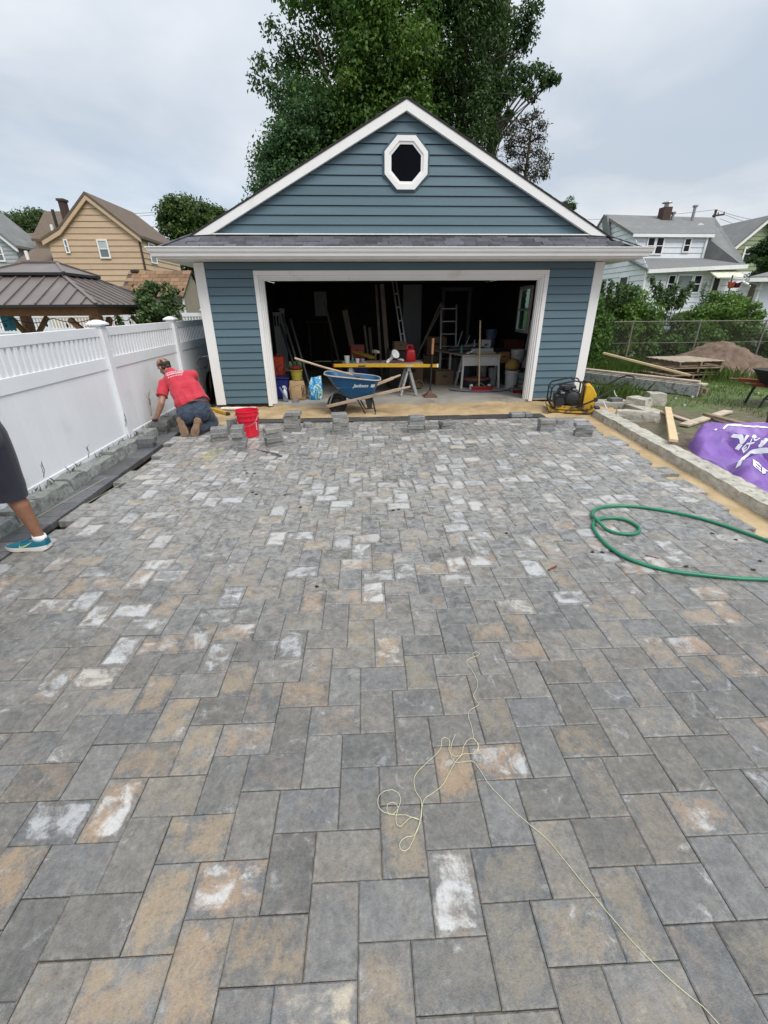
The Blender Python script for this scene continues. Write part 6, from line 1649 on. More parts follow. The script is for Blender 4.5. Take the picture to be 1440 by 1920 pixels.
mb = MB(); mb.lathe([(.30, 0), (.33, .14), (.345, .14), (.345, .17), (.30, .18), (.0005, .19)], 30, (2.70, 10.02, .002), sy=.7); t = single('rubber_tub', mb, m_black, 'low black round tub with dusty red top under the work table', 'tub', auto=35)
mb = MB(); mb.lathe([(.335, .172), (.32, .195), (.10, .215), (.0005, .215)], 30, (2.70, 10.02, .002), sy=.7); part('lid', mb, m_tubred, t, auto=35)
mb = MB(); mb.tube([V(2.72+.82*math.sin(a), 9.95-.68*math.cos(a), .012) for a in np.linspace(-1.05, 1.0, 24)], .012, 6); single('blue_hoop', mb, M('blue_tubing', (.03, .06, .12), .4), 'thin dark blue curved pipe lying on the floor before the broom', 'pipe')
def pail(x, y, r, h, mat, label, z=.002, tilt=0):
    t = thing('bucket', label, 'bucket', (x, y, z), 'buckets in the garage')
    mb = MB(); mb.lathe([(r*.82, 0), (r*.97, h*.82), (r*1.06, h*.83), (r*1.06, h*.87), (r, h*.88), (r*1.03, h), (r*1.08, h), (r*1.08, h+.012), (r*.95, h), (r*.8, .02), (.0005, .02)], 24, (x, y, z)); part('shell', mb, mat, t, auto=35)
    mb = MB(); mb.tube([V(x+r*1.07*math.cos(a), y-r*.8*abs(math.sin(a))-.01, z+h*.86-r*.9*math.sin(a)) for a in np.linspace(0, math.pi, 13)], .004, 5); part('wire_handle', mb, m_steel, t)
m_dpail = M('dirty_white_pail', (.36, .36, .36), .5, .12, 6, 40, .1, dirt=(.18, .17, .16))
pail(3.60, 10.0, .15, .36, m_dpail, 'dirty white bucket with blue label raised at the right', .42)
mb = MB(); mb.box((3.6, 10.02, .21), (.42, .4, .41), ch=.01); single('dark_crate', mb, m_dark, 'dark crate below the raised white bucket', 'crate')
mb = MB(); mb.box((3.57, 9.82, .49), (.17, .03, .09), ch=.006); single('blue_label_box', mb, M('blue_carton', (.02, .05, .30), .4), 'small bright blue packet in front of the raised white bucket', 'packet')
pail(3.42, 9.72, .15, .38, m_dpail, 'dusty white bucket right of the white table leg')
pail(2.95, 10.5, .13, .5, m_dpail, 'tall pale bucket behind the white table leg')
pail(3.16, 10.3, .10, .36, m_dpail, 'narrow pale bucket between the table leg and dusty bucket')
pail(3.95, 9.95, .14, .34, m_dpail, 'pale bucket by the right door jamb')
pail(3.3, 11.2, .13, .4, M('dim_blue_pail', (.07, .10, .17), .5), 'dim blue bucket raised behind the work table', .75)
mb = MB(); mb.box((3.3, 11.3, .37), (.8, .6, .73), ch=.01); single('storage_bin', mb, m_dark, 'dark storage bin behind the work table', 'bin')
mb = MB(); mb.lathe([(.10, 0), (.15, .06), (.16, .14), (.11, .22), (.0005, .25)], 16, (3.42, 9.74, .38)); mb.jitter(.03, 8); single('mustard_bag', mb, M('mustard_cloth', (.23, .16, .04), .8, .12), 'mustard-coloured bundle on top of the dusty white bucket', 'bundle', smooth=True)
for a, b_, w, lb, mt in (((3.62, 9.75, .02), (3.96, 10.3, 1.38), .09, 'long white board leaning inside the right door jamb', m_greywood), ((3.72, 9.75, .02), (4.08, 10.3, 1.30), .10, 'second pale board leaning inside the right door jamb', m_oldwood)):
    mb = MB(); mb.bar(a, b_, w, .03, upv=(0, 1, 0), ch=.003); single('leaning_board', mb, mt, lb, 'board', 'timber leaning inside the garage')
m_tgreen = M('dull_green_case', (.10, .16, .13), .6, .12)
for x, y, z, w, d, h, lb, mt in ((3.75, 9.5, .0, .32, .22, .12, 'lowest grey-green case by the right jamb', m_scrap), (3.70, 9.55, .12, .30, .2, .11, 'middle dull green case stacked by the right jamb', m_tgreen), (3.66, 9.5, .235, .26, .2, .13, 'topmost dull green case stacked by the right jamb', m_tgreen), (3.42, 9.35, .0, .30, .18, .07, 'flat grey-green tray on the floor by the right jamb', m_tgreen)):
    mb = MB(); mb.box((x, y, z+h/2+.002), (w, d, h-.004), (0, 0, .1), ch=.015); mb.box((x, y-d/2-.01, z+h*.6), (w*.4, .02, .025)); single('tool_case', mb, mt, lb, 'case', 'cases by the right jamb')
mb = MB(); mb.prism([(3.28, 9.12, .004), (3.56, 9.12, .004), (3.52, 9.34, .05), (3.32, 9.34, .05)], (0, 0, .012)); mb.bar((3.42, 9.34, .06), (3.42, 9.5, .09), .03, .025); single('dustpan', mb, M('dustpan_red', (.22, .006, .012), .45), 'red dustpan on the floor by the right door jamb', 'dustpan')
mb = MB(); mb.box((1.30, 9.9, .07), (.30, .22, .13), ch=.03); mb.tube([V(1.24+.09*math.cos(a), 9.80, .10+.08*math.sin(a)) for a in np.linspace(0, 6.28, 16)], .018, 6, closed=True); mb.tube([V(1.37+.08*math.cos(a), 9.79, .11+.08*math.sin(a)) for a in np.linspace(0, 6.28, 16)], .018, 6, closed=True); mb.jitter(.02, 9); single('work_gloves', mb, m_card, 'crumpled brown tool bag on the floor behind the tamper', 'tool bag')
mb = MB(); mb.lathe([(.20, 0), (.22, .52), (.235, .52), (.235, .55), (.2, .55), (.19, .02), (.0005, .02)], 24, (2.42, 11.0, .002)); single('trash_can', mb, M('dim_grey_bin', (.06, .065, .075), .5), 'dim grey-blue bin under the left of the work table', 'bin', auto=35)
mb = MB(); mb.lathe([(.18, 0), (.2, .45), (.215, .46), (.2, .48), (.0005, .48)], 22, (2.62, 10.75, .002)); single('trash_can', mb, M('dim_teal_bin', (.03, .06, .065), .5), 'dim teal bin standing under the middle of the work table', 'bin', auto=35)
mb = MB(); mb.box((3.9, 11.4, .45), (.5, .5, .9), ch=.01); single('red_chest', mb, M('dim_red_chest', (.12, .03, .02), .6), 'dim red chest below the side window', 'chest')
# ------------------------------------------------------------------ plate compactor
t = thing('plate_compactor', 'yellow and black plate compactor parked at the right corner of the garage', 'compactor', (3.80, 7.62, -.05))
cx, cy, cz = 3.80, 7.62, -.045; cr = R(-16)
C3 = Euler((0, 0, cr)).to_matrix()
def L(x, y, z): return Vector((cx, cy, cz))+C3 @ Vector((x, y, z))
mb = MB()
prof = [(-.40, .10), (-.36, .025), (-.30, .004), (.28, .004), (.34, .025), (.38, .09), (.37, .105), (.33, .05), (.27, .03), (-.29, .03), (-.35, .05), (-.39, .115)]
mb.add([L(x, -.23, z) for x, z in prof]+[L(x, .23, z) for x, z in prof], [tuple(range(12)), tuple(range(23, 11, -1))]+[(i, (i+1) % 12, 12+(i+1) % 12, 12+i) for i in range(12)])
m_plate = M('worn_yellow_plate', (.50, .29, .025), .5, .15, 8, 80, .1, .002, dirt=(.075, .06, .045), dscale=10, dlo=.44, dhi=.6); part('base_plate', mb, m_plate, t)
mb = MB(); mb.box(L(0, 0, .075), (.50, .34, .07), C3, ch=.008); mb.box(L(.24, -.14, .10), (.16, .07, .07), C3, ch=.012); part('base_deck', mb, m_plate, t)
mb = MB(); mb.box(L(-.06, .02, .24), (.34, .28, .26), C3, ch=.02); mb.box(L(-.08, .02, .41), (.26, .22, .08), C3, ch=.015); mb.box(L(-.24, .0, .20), (.10, .26, .18), C3, ch=.02); mb.box(L(.08, .0, .22), (.10, .24, .24), C3, ch=.015)
for i in range(6): mb.box(L(-.22+.018*i, -.02, .25), (.008, .2, .17), C3)
part('engine', mb, m_black, t)
mb = MB(); mb.lathe([(.115, 0), (.115, .03), (.09, .05), (.03, .055), (.0005, .055)], 20, L(.0, -.14, .24), C3 @ Euler((R(90), 0, 0)).to_matrix()); mb.lathe([(.075, 0), (.075, .04), (.0005, .045)], 18, L(-.20, -.15, .17), C3 @ Euler((R(90), 0, 0)).to_matrix()); part('recoil_cover', mb, m_blackp, t, auto=40)
mb = MB(); mb.box(L(-.10, -.12, .40), (.11, .07, .06), C3, ch=.01); part('air_filter', mb, m_blackp, t)
mb = MB(); mb.box(L(-.17, -.145, .33), (.07, .02, .03), C3, ch=.004); mb.box(L(.02, -.12, .385), (.07, .02, .03), C3, ch=.004); part('muffler_guard', mb, m_steel, t)
for y in (-.20, .20):
    mb = MB(); mb.tube([L(-.30, y, .06), L(-.37, y, .16), L(-.37, y, .40), L(-.33, y, .47), L(-.02, y, .545), L(.10, y, .53), L(.16, y, .45), L(.17, y, .1)], .014, 8); part('cage_tube', mb, m_black, t, smooth=True)
for p, q in ((L(-.37, -.2, .40), L(-.37, .2, .40)), (L(-.02, -.2, .545), L(-.02, .2, .545)), (L(-.37, -.2, .2), L(-.37, .2, .2))):
    mb = MB(); mb.tube([p, q], .013, 8); part('cage_bar', mb, m_black, t)
tk = [(.175, .12), (.36, .12), (.395, .20), (.385, .32), (.32, .42), (.24, .50), (.185, .48)]
mb = MB(); mb.loft([[L(x*.0+.285+(x-.285)*k, y, .30+(z-.30)*k) for x, z in tk] for y, k in ((-.17, .86), (-.15, 1), (.15, 1), (.17, .86))]); part('water_tank', mb, m_yellow, t, auto=30)
mb = MB(); mb.lathe([(.07, 0), (.07, .035), (.05, .045), (.0005, .045)], 16, L(.22, 0, .49)); part('tank_cap', mb, m_blackp, t, auto=40)
mb = MB()
mb.tube([L(.06, -.25, .10), L(.34, -.26, .24), L(.80, -.22, .56), L(.90, -.20, .60), L(.93, -.10, .61), L(.93, .10, .61), L(.90, .20, .60), L(.80, .22, .56), L(.34, .26, .24), L(.06, .25, .10)], .015, 8); part('handle', mb, m_black, t, smooth=True)
mb = MB(); mb.lathe([(.03, -.02), (.04, 0), (.03, .02)], 12, L(.36, -.26, .25), C3 @ Euler((R(90), 0, 0)).to_matrix()); mb.box(L(.44, -.10, .07), (.10, .10, .09), C3, ch=.02); part('handle_mount', mb, m_black, t)
mb = MB(); mb.tube([L(.62, -.2, .44), L(.66, -.22, .34), L(.70, -.2, .31)], .007, 6); mb.tube([L(.50, -.22, .22), L(.56, -.23, .12), L(.60, -.2, .08)], .007, 6); part('cable_tie', mb, m_white, t)
# block of wood under the plate
mb = MB(); p = gr(1036, 757, -.05); mb.bar(p+V(-.03, -.1, .03), p+V(.05, .08, .06), .05, .03); single('wood_chock', mb, m_oldwood, 'small pale wood offcut on the sand left of the compactor', 'wood block')

# ------------------------------------------------------------------ sand-side tools
mb = MB(); a, b_ = gr(388, 763, -.03), gr(425, 775, -.03)
t = thing('long_level', 'yellow-sided straightedge lying on the sand behind the kneeling man', 'straightedge', a)
mb.bar(a+V(-.12, .08, 0), b_, .035, .05, ch=.004); part('body', mb, m_yellow, t)
mb = MB(); d = (b_-a).normalized(); mb.bar(b_, b_+d*.10, .037, .052, ch=.004); part('end_cap', mb, m_black, t)
mb = MB(); mb.tube([gr(415, 766, -.03), gr(480, 765, -.03)], .022, 10); single('white_pipe', mb, m_white, 'white plastic pipe lying on the sand behind the red bucket', 'pipe')
# ------------------------------------------------------------------ bicycle in the gap beside the garage
bk = thing('bicycle', 'old dark bicycle squeezed between the fence and the garage corner', 'bicycle', (-2.93, 9.6, -.1))
WB = M('old_brown_frame', (.10, .06, .035), .6, .2)
for y in (9.05, 10.05):
    c = V(-2.93, y, .22); My = Euler((0, R(90), 0)).to_matrix()
    mb = MB(); mb.lathe([(.30, -.016), (.318, -.012), (.325, 0), (.318, .012), (.30, .016), (.295, 0), (.30, -.016)], 36, c, My); w = part('wheel', mb, m_rubber, bk, smooth=True)
    mb = MB()
    for k in range(14): a_ = k*math.pi/7; mb.tube([c, c+V(0, .298*math.cos(a_), .298*math.sin(a_))], .002, 4)
    part('spokes', mb, m_steel, w)
mb = MB(); hd = V(-2.93, 9.20, .74)
for p, q in ((V(-2.93, 9.05, .22), hd), (hd-V(0, -.02, .08), V(-2.93, 9.62, .26)), (hd-V(0, -.02, .03), V(-2.93, 9.78, .68)), (V(-2.93, 9.62, .26), V(-2.93, 9.80, .76)), (V(-2.93, 9.62, .26), V(-2.93, 10.05, .22)), (V(-2.93, 9.78, .66), V(-2.93, 10.05, .22))): mb.tube([p, q], .016, 7)
part('frame', mb, WB, bk)
mb = MB(); mb.tube([hd, hd+V(0, -.02, .07)], .014, 7); mb.tube([V(-3.09, 9.20, .74), V(-3.05, 9.10, .80), V(-2.96, 9.17, .81), V(-2.90, 9.17, .81), V(-2.82, 9.10, .80), V(-2.76, 9.20, .74)], .012, 7); part('handlebar', mb, m_steel, bk, smooth=True)
mb = MB(); mb.tube([V(-3.04, 9.11, .80), V(-3.10, 9.02, .70), V(-3.02, 8.98, .60), V(-2.95, 9.12, .62)], .006, 5); part('brake_cable', mb, m_black, bk)
mb = MB(); mb.ball(V(-2.93, 9.82, .79), .09, 12, (.8, 1.4, .35)); part('saddle', mb, m_black, bk, smooth=True)
# wire rack by the man
t = thing('wire_rack', 'small white wire rack on the edging stones behind the kneeling man', 'rack', (-2.98, 7.75, .05))
mb = MB(); mb.tube(rrect(-3.09, -2.87, 7.65, 7.85, .03, lambda x: .24), .010, 6, closed=True)
for i in range(5): mb.tube([(-3.06+.045*i, 7.65, .24), (-3.06+.045*i, 7.65, .07)], .004, 4); mb.tube([(-3.06+.045*i, 7.85, .24), (-3.06+.045*i, 7.85, .07)], .004, 4)
part('basket', mb, m_frost, t)
mb = MB(); mb.tube([V(-2.98+.09*math.cos(a), 7.78, .26+.16*math.sin(a)) for a in np.linspace(0, 3.14, 12)], .006, 5); mb.tube([V(-2.98+.06*math.cos(a), 7.82, .26+.13*math.sin(a)) for a in np.linspace(0, 3.14, 12)], .006, 5); part('hoops', mb, m_galv, t)

# ------------------------------------------------------------------ green hose
hp = [(1470, 1092), (1440, 1087), (1380, 1084), (1300, 1076), (1250, 1069), (1200, 1056), (1160, 1038), (1130, 1014), (1114, 993), (1112, 982), (1122, 974), (1145, 971), (1170, 974), (1190, 983), (1199, 992), (1192, 1000), (1170, 1001), (1148, 997), (1128, 987), (1114, 974), (1110, 964), (1117, 955), (1135, 950), (1170, 948.5), (1210, 952), (1260, 960), (1310, 971), (1360, 986), (1400, 1000), (1440, 1014), (1480, 1030)]
pts = [gr(x, y, PT+.016) for x, y in hp]
def catmull(P_, k=6):
    out = []
    for i in range(len(P_)-1):
        p0, p1, p2, p3 = P_[max(i-1, 0)], P_[i], P_[i+1], P_[min(i+2, len(P_)-1)]
        for j in range(k):
            u = j/k; out.append(.5*((2*p1)+(p2-p0)*u+(2*p0-5*p1+4*p2-p3)*u*u+(3*p1-p0-3*p2+p3)*u**3))
    return out+[P_[-1]]
hs = catmull(pts)
for i, p in enumerate(hs):      # the second pass of the loop lies over the first
    if 17.6*6 < i < 19.6*6: p.z += .02*math.sin((i/6-17.6)/2*math.pi)
mb = MB(); mb.tube(hs, .0135, 12); single('garden_hose', mb, m_hose, 'green garden hose looped on the pavers at the right', 'hose', smooth=True)
# ------------------------------------------------------------------ mason's twine
def px_line(P_, z=PT+.003, k=6): return catmull([gr(x, y, z) for x, y in P_], k)
tw = thing('mason_twine', 'tangled pale yellow twine on the pavers in the foreground', 'twine', gr(850, 1400, PT))
o1 = (660, 1200); S_ = 340/1440
def zz(l): return [(660+x*S_, 1200+y*S_) for x, y in l]
for l in (zz([(950, 112), (985, 95), (1012, 108), (1000, 124), (930, 150), (912, 180), (950, 235), (985, 300), (998, 350), (985, 400), (965, 440), (985, 480), (1005, 515), (935, 560), (925, 610), (945, 670), (960, 740), (968, 785), (1005, 830), (1000, 870), (975, 900), (900, 905), (830, 925), (790, 910), (770, 870), (775, 800), (740, 776), (712, 795), (705, 855), (670, 905), (600, 970), (520, 1050), (492, 1110), (505, 1200), (548, 1270), (553, 1380), (530, 1470), (480, 1600), (440, 1665), (395, 1670), (378, 1620), (420, 1570), (500, 1545), (540, 1440), (555, 1330), (580, 1260), (650, 1210), (720, 1150), (770, 1060), (820, 970), (870, 910), (885, 850), (920, 795), (960, 782), (990, 810), (1000, 860), (960, 900)]),
          zz([(820, 748), (800, 800), (785, 860), (790, 930), (830, 972), (900, 965), (960, 965), (1000, 1010), (1040, 1070), (1090, 1150), (1180, 1245), (1300, 1370), (1440, 1490)])+[(1030, 1578), (1080, 1640), (1130, 1700), (1190, 1770), (1260, 1840), (1320, 1890), (1360, 1935)],
          zz([(535, 1430), (480, 1410), (420, 1390), (350, 1390), (290, 1380), (230, 1350), (204, 1290), (225, 1225), (300, 1190), (365, 1215), (385, 1270), (365, 1340), (320, 1385), (280, 1360), (285, 1305), (330, 1292), (365, 1330), (350, 1400), (355, 1460), (385, 1480), (430, 1440), (470, 1410), (520, 1420), (540, 1450), (500, 1540)])):
    c = px_line(l)
    for i, p in enumerate(c): p.z += .0010*math.sin(i*1.3)+.0012*(mnoise.noise(p*9)+.5)
    mb = MB(); mb.tube(c, .0012, 6); part('strand', mb, m_rope, tw, smooth=True)
c = px_line([(-20, 1010), (5, 1000), (25, 985), (30, 972), (22, 980), (28, 990), (60, 975), (120, 940), (200, 895)], PT+.004)
mb = MB(); mb.tube(c, .002, 5); single('mason_twine', mb, m_rope, 'pale twine trailing over the border pavers behind the man in shorts', 'twine')
c = px_line([(160, 945), (230, 905), (300, 862), (350, 830)], PT+.006); mb = MB(); mb.tube(c, .0016, 5); single('guide_string', mb, m_rope, 'straight pale guide string along the left edge of the paving', 'string')
# red pencil stick and debris
mb = MB(); mb.tube([gr(1028, 1069, PT+.005), gr(1044, 1061, PT+.012)], .006, 6); single('red_stick', mb, m_rustred, 'small red-brown stick on the pavers left of the hose', 'stick')
mb = MB(); mb.tube([gr(1210, 1041, PT+.004), gr(1236, 1047, PT+.004)], .004, 5); single('dry_twig', mb, m_rustred, 'thin brown twig lying inside the hose loop', 'twig')
lfm = M('dead_leaf', (.022, .02, .018), .7, .2)
spots = [(1111, 1035), (1130, 1036), (1147, 1033), (1155, 1035), (1286, 1062), (1413, 1068), (1425, 1052), (1380, 1012), (473, 923), (480, 927), (463, 887), (478, 888), (534, 928), (563, 951), (594, 1100), (738, 957), (748, 955), (950, 1000), (460, 883), (1335, 1000)]
for i, (x, y) in enumerate(spots):
    p = gr(x, y, PT+.0025); mb = MB(); a0 = random.random()*6
    n = 7; rr_ = [random.uniform(.009, .017) for _ in range(n)]
    poly = [p+V(rr_[k]*math.cos(a0+k*.9)*1.25, rr_[k]*math.sin(a0+k*.9), random.uniform(0, .003)) for k in range(n)]
    mb.prism(poly, (0, 0, .0022)); single('leaf_scrap', mb, lfm, 'small dark leaf scrap lying on the pavers', 'leaf scrap', 'dark leaf scraps on the pavers')
# yellow marking spray and a damp streak
def paint(name, label, cat, poly, mat, z):
    pts = [gr(x, y, z) for x, y in poly]; mb = MB(); mb.add(pts, [tuple(range(len(pts)))]); return single(name, mb, mat, label, cat)
mys, nt, b = newmat('yellow_marking_spray')
fn = nrange(nt, nnoise(nt, pos_out(nt), 16, 5, .7), .45, .62)
b.inputs['Base Color'].default_value = (.62, .60, .16, 1); b.inputs['Roughness'].default_value = .8
trn = nt.nodes.new('ShaderNodeBsdfTransparent'); mx = nt.nodes.new('ShaderNodeMixShader'); nt.links.new(nmath(nt, 'MULTIPLY', fn, .35), mx.inputs[0]); nt.links.new(trn.outputs[0], mx.inputs[1]); nt.links.new(b.outputs[0], mx.inputs[2]); nt.links.new(mx.outputs[0], nt.nodes['Material Output'].inputs[0])
paint('spray_mark', 'faint yellow spray mark on the pavers near the narrow paver stack', 'paint mark', [(372, 858), (388, 845), (415, 838), (425, 843), (408, 856), (398, 863)], mys, PT+.004)
mwet, nt, b = newmat('damp_streak')
b.inputs['Base Color'].default_value = (.03, .03, .03, 1); b.inputs['Roughness'].default_value = .3
fn = nrange(nt, nnoise(nt, pos_out(nt), 22, 5, .7), .38, .55)
trn = nt.nodes.new('ShaderNodeBsdfTransparent'); mx = nt.nodes.new('ShaderNodeMixShader'); nt.links.new(nmath(nt, 'MULTIPLY', fn, .8), mx.inputs[0]); nt.links.new(trn.outputs[0], mx.inputs[1]); nt.links.new(b.outputs[0], mx.inputs[2]); nt.links.new(mx.outputs[0], nt.nodes['Material Output'].inputs[0])
paint('damp_streak', 'thin dark damp streak on the pavers below the stacks', 'damp mark', [(478, 841), (500, 846), (518, 849), (531, 855), (527, 857), (506, 852), (486, 845)], mwet, PT+.004)

# ------------------------------------------------------------------ timber, pallets and soil on the right
def plank(name, label, a, b_, w, h, mat, grp='loose timber on the turf', ch=.004):
    mb = MB(); mb.bar(a, b_, w, h, ch=ch); return single(name, mb, mat, label, 'plank', grp)
plank('plank', 'fresh pine two-by-four with its near end on the kerb', gr(1263, 826, .085), gr(1252, 765, -.02), .10, .04, m_wood)
plank('plank', 'grey-brown board lying under the far end of the fresh pine two-by-four', gr(1220, 766, -.055), gr(1298, 791, -.055), .09, .03, m_oldwood)
plank('plank', 'short tan board crossing under a darker board near the purple bag', gr(1282, 797, -.05), gr(1366, 771, -.05), .14, .035, m_oldwood)
plank('plank', 'dark weathered plank reaching towards the purple bag', gr(1322, 776, -.01), gr(1436, 806, -.01), .11, .04, m_brownwood)
plank('plank', 'pale end of a board beside the bin at the right edge', gr(1420, 794, -.04), gr(1455, 796, -.04), .10, .03, m_wood)
plank('plank', 'short grey board in the grass behind the rough stones', gr(1165, 742, -.05), gr(1192, 749, -.05), .12, .02, m_greywood)
# long timbers behind the compactor
a, b_ = V(7.05, 8.72, 0), V(5.05, 12.0, 0); d = (b_-a)
a2 = a+V(.30, .06, 0)
m_paintedwood = M('peeling_white_board', (.40, .40, .385), .75, .2, 9, 60, .25, dirt=(.13, .11, .095), dscale=9, dlo=.46, dhi=.64)
TG = 'long timbers stacked beside the garage'
for k, (off, z, w, h, mt, lb) in enumerate((((0, 0), .05, .06, .22, m_paintedwood, 'long board with peeling white face at the front of the timber stack'), ((.10, .03), .04, .10, .09, m_brownwood, 'damp lower beam of the timber stack beside the garage'), ((.24, .06), .04, .12, .09, m_brownwood, 'lower rear beam of the timber stack beside the garage'), ((.12, .03), .10, .12, .04, m_brownwood, 'middle brown plank of the timber stack beside the garage'),
        ((.17, .07), .165, .24, .035, m_oldwood, 'wide upper plank of the timber stack beside the garage'), ((.10, .18), .21, .16, .035, m_oldwood, 'topmost pale plank of the timber stack beside the garage'))):
    o = V(off[0], off[1], z)
    plank('timber', lb, a+o, b_+o, w, h, mt, TG)
# pallets
def pallet(label, c, rot, z, mat, L_=1.15, W_=1.0):
    t = thing('pallet', label, 'pallet', (c[0], c[1], z), 'wooden pallets by the soil heap'); M3 = Euler((0, 0, rot)).to_matrix(); C = Vector((c[0], c[1], z))
    for i in range(7): mb = MB(); mb.box(C+M3 @ V(0, -W_/2+.06+(W_-.12)*i/6, .125), (L_, .105, .018), M3); part('deck_board', mb, mat, t)
    for x in (-L_/2+.05, 0, L_/2-.05): mb = MB(); mb.box(C+M3 @ V(x, 0, .068), (.045, W_, .09), M3); part('stringer', mb, m_brownwood, t)
    for i in range(3): mb = MB(); mb.box(C+M3 @ V(0, (-.42+.42*i)*W_, .012), (L_, .10, .018), M3); part('bottom_board', mb, m_brownwood, t)
pc = at(1252, 668, 11.4)
pallet('damp lower pallet half buried by the soil heap', (8.35, 11.3), .18, -.06, m_brownwood, 1.35, 1.1)
pallet('middle dark pallet under the pale one by the soil heap', (8.55, 11.35), .05, .10, m_brownwood, 1.35, 1.05)
pallet('pale top pallet tilted on the pile by the soil heap', (8.62, 11.5), .10, .255, m_oldwood, 1.3, 1.2)
plank('pale_batten', 'long pale batten slanting across the pallets', at(1131, 662, 11.6), at(1294, 704, 10.3), .08, .05, m_wood)
# soil heap
msoil, nt, b = newmat('heaped_soil')
P = pos_out(nt); n1 = nnoise(nt, P, 5, 6, .65)
nt.links.new(ramp(nt, n1, [(.3, (.085, .055, .038)), (.55, (.17, .115, .08)), (.75, (.24, .17, .125))]), b.inputs['Base Color']); b.inputs['Roughness'].default_value = .95
bump(nt, b, nmath(nt, 'ADD', n1, nnoise(nt, P, 45, 4)), .8, .04)
hx, hy = 10.15, 12.2
def heap_z(X, Y):
    dx, dy = (X-hx), (Y-hy)
    r_ = np.sqrt((dx/2.25)**2+(dy/1.35)**2)
    z = np.clip(1-r_, 0, 1)**.9*.92
    return -.13+z+(vnoise(X, Y, 2.2, 3)*.09+vnoise(X, Y, 5.5, 4)*.08+vnoise(X, Y, 12, 5)*.04)*np.clip((1.05-r_)*3, 0, 1)
so = link('soil_heap', grid_mesh('soil_heap', np.arange(hx-2.4, hx+2.41, .07), np.arange(hy-1.5, hy+1.51, .07), heap_z, msoil))
tag(so, 'brown heap of dug soil behind the pallets', 'soil heap', None, 'thing')
# rough stones near the timber
for i, ((x, y), w, l_, h, lb) in enumerate((((1201, 766), .30, .36, .22, 'rough grey stone block lying in the turf left of the other block'), ((1232, 758), .30, .30, .24, 'squarish grey stone block standing in the turf right of the other block'))):
    p = gr(x, y, -.05); me = rough_block(w, l_, h, 70+i, .02); me.materials.append(m_kerb)
    o = link('stone_block', me, None, (p.x, p.y+.1, -.09)); o.rotation_euler = (0, 0, .6+i*.7); tag(o, lb, 'stone', 'rough stone blocks in the turf')
for i in range(26):
    p = V(RNG.uniform(4.5, 9), RNG.uniform(5.2, 9), -.075)
    if p.x < kerb_x(p.y)+.4: continue
    me = rough_block(.05, .05, .035, 100+i, .01, 2); me.materials.append(m_kerb)
    o = link('small_stone', me, None, p); o.scale = [RNG.uniform(.5, 1.3)]*3; tag(o, 'small pale stone lying in the bare soil', 'stone', 'small stones scattered on the bare soil')
# purple bulk bag
mpur, nt, b = newmat('purple_woven_plastic')
P = pos_out(nt); c = ramp(nt, nnoise(nt, P, 5, 4), [(.3, (.13, .055, .27)), (.7, (.22, .105, .38))])
nt.links.new(c, b.inputs['Base Color']); b.inputs['Roughness'].default_value = .42; b.inputs['Sheen Weight'].default_value = .1
bump(nt, b, nnoise(nt, nscale(nt, P, (1, 1, 1)), 160, 2), .12, .003)
bag_poly = [(4.47, 5.42), (4.22, 4.7), (4.10, 4.05), (4.05, 3.4), (4.1, 2.9), (6.0, 2.9), (6.5, 4.0), (6.35, 5.3), (5.75, 5.85), (5.15, 5.82), (4.75, 5.72)]
def pdist(X, Y, poly):
    D = np.full(X.shape, 9.0); inside = np.zeros(X.shape, bool)
    n = len(poly)
    for i in range(n):
        x0, y0 = poly[i]; x1, y1 = poly[(i+1) % n]
        dx, dy = x1-x0, y1-y0; t = np.clip(((X-x0)*dx+(Y-y0)*dy)/(dx*dx+dy*dy), 0, 1)
        D = np.minimum(D, np.hypot(X-x0-t*dx, Y-y0-t*dy))
        c_ = ((y0 > Y) != (y1 > Y)) & (X < dx*(Y-y0)/(dy+1e-12)+x0); inside ^= c_
    return np.where(inside, D, -D)
def ridge(X, Y, k, s): return 1-np.abs(vnoise(X, Y, k, s))*2.4
brng = np.random.default_rng(5)
ridges = []
for _ in range(30):
    cx_, cy_ = brng.uniform(4.15, 6.3), brng.uniform(3.0, 5.75); a_ = brng.uniform(0, 3.14); l_ = brng.uniform(.12, .42)
    ridges.append((cx_-l_*math.cos(a_), cy_-l_*math.sin(a_), cx_+l_*math.cos(a_), cy_+l_*math.sin(a_), brng.uniform(.06, .27), brng.uniform(.8, 1.7)))
ridges.append((4.60, 3.75, 4.95, 4.05, .36, .75)); ridges.append((4.75, 5.62, 6.3, 5.45, .30, .9)); ridges.append((4.55, 5.35, 4.95, 5.2, .26, .8))
def bag_z(X, Y):
    """creased cloth: tent-like ridges with sharp valleys between them"""
    d = pdist(X, Y, bag_poly)
    e = np.clip(d/.12, 0, 1); base = np.sqrt(1-(1-e)**2)
    wx = X+vnoise(X, Y, 2.2, 31)*.16; wy = Y+vnoise(X, Y, 2.2, 32)*.16
    z = np.full(X.shape, .025)
    for x0, y0, x1, y1, h_, s_ in ridges:
        dx, dy = x1-x0, y1-y0; t_ = np.clip(((wx-x0)*dx+(wy-y0)*dy)/(dx*dx+dy*dy), 0, 1)
        q = np.hypot(wx-x0-t_*dx, wy-y0-t_*dy)
        z = np.maximum(z, h_-s_*(np.sqrt(q*q+.0006)-.02))
    z = z+.012*ridge(wx, wy, 8, 24)
    return -.10+base*z
xs_, ys_ = np.arange(4.0, 6.56, .022), np.arange(2.85, 5.95, .022)
Xb, Yb = np.meshgrid(xs_, ys_); Zb = bag_z(Xb, Yb); keep = pdist(Xb, Yb, bag_poly) > -.03
idx = np.arange(Xb.size).reshape(Xb.shape)
f = np.stack([idx[:-1, :-1], idx[:-1, 1:], idx[1:, 1:], idx[1:, :-1]], -1).reshape(-1, 4); f = f[keep.ravel()[f].all(1)]
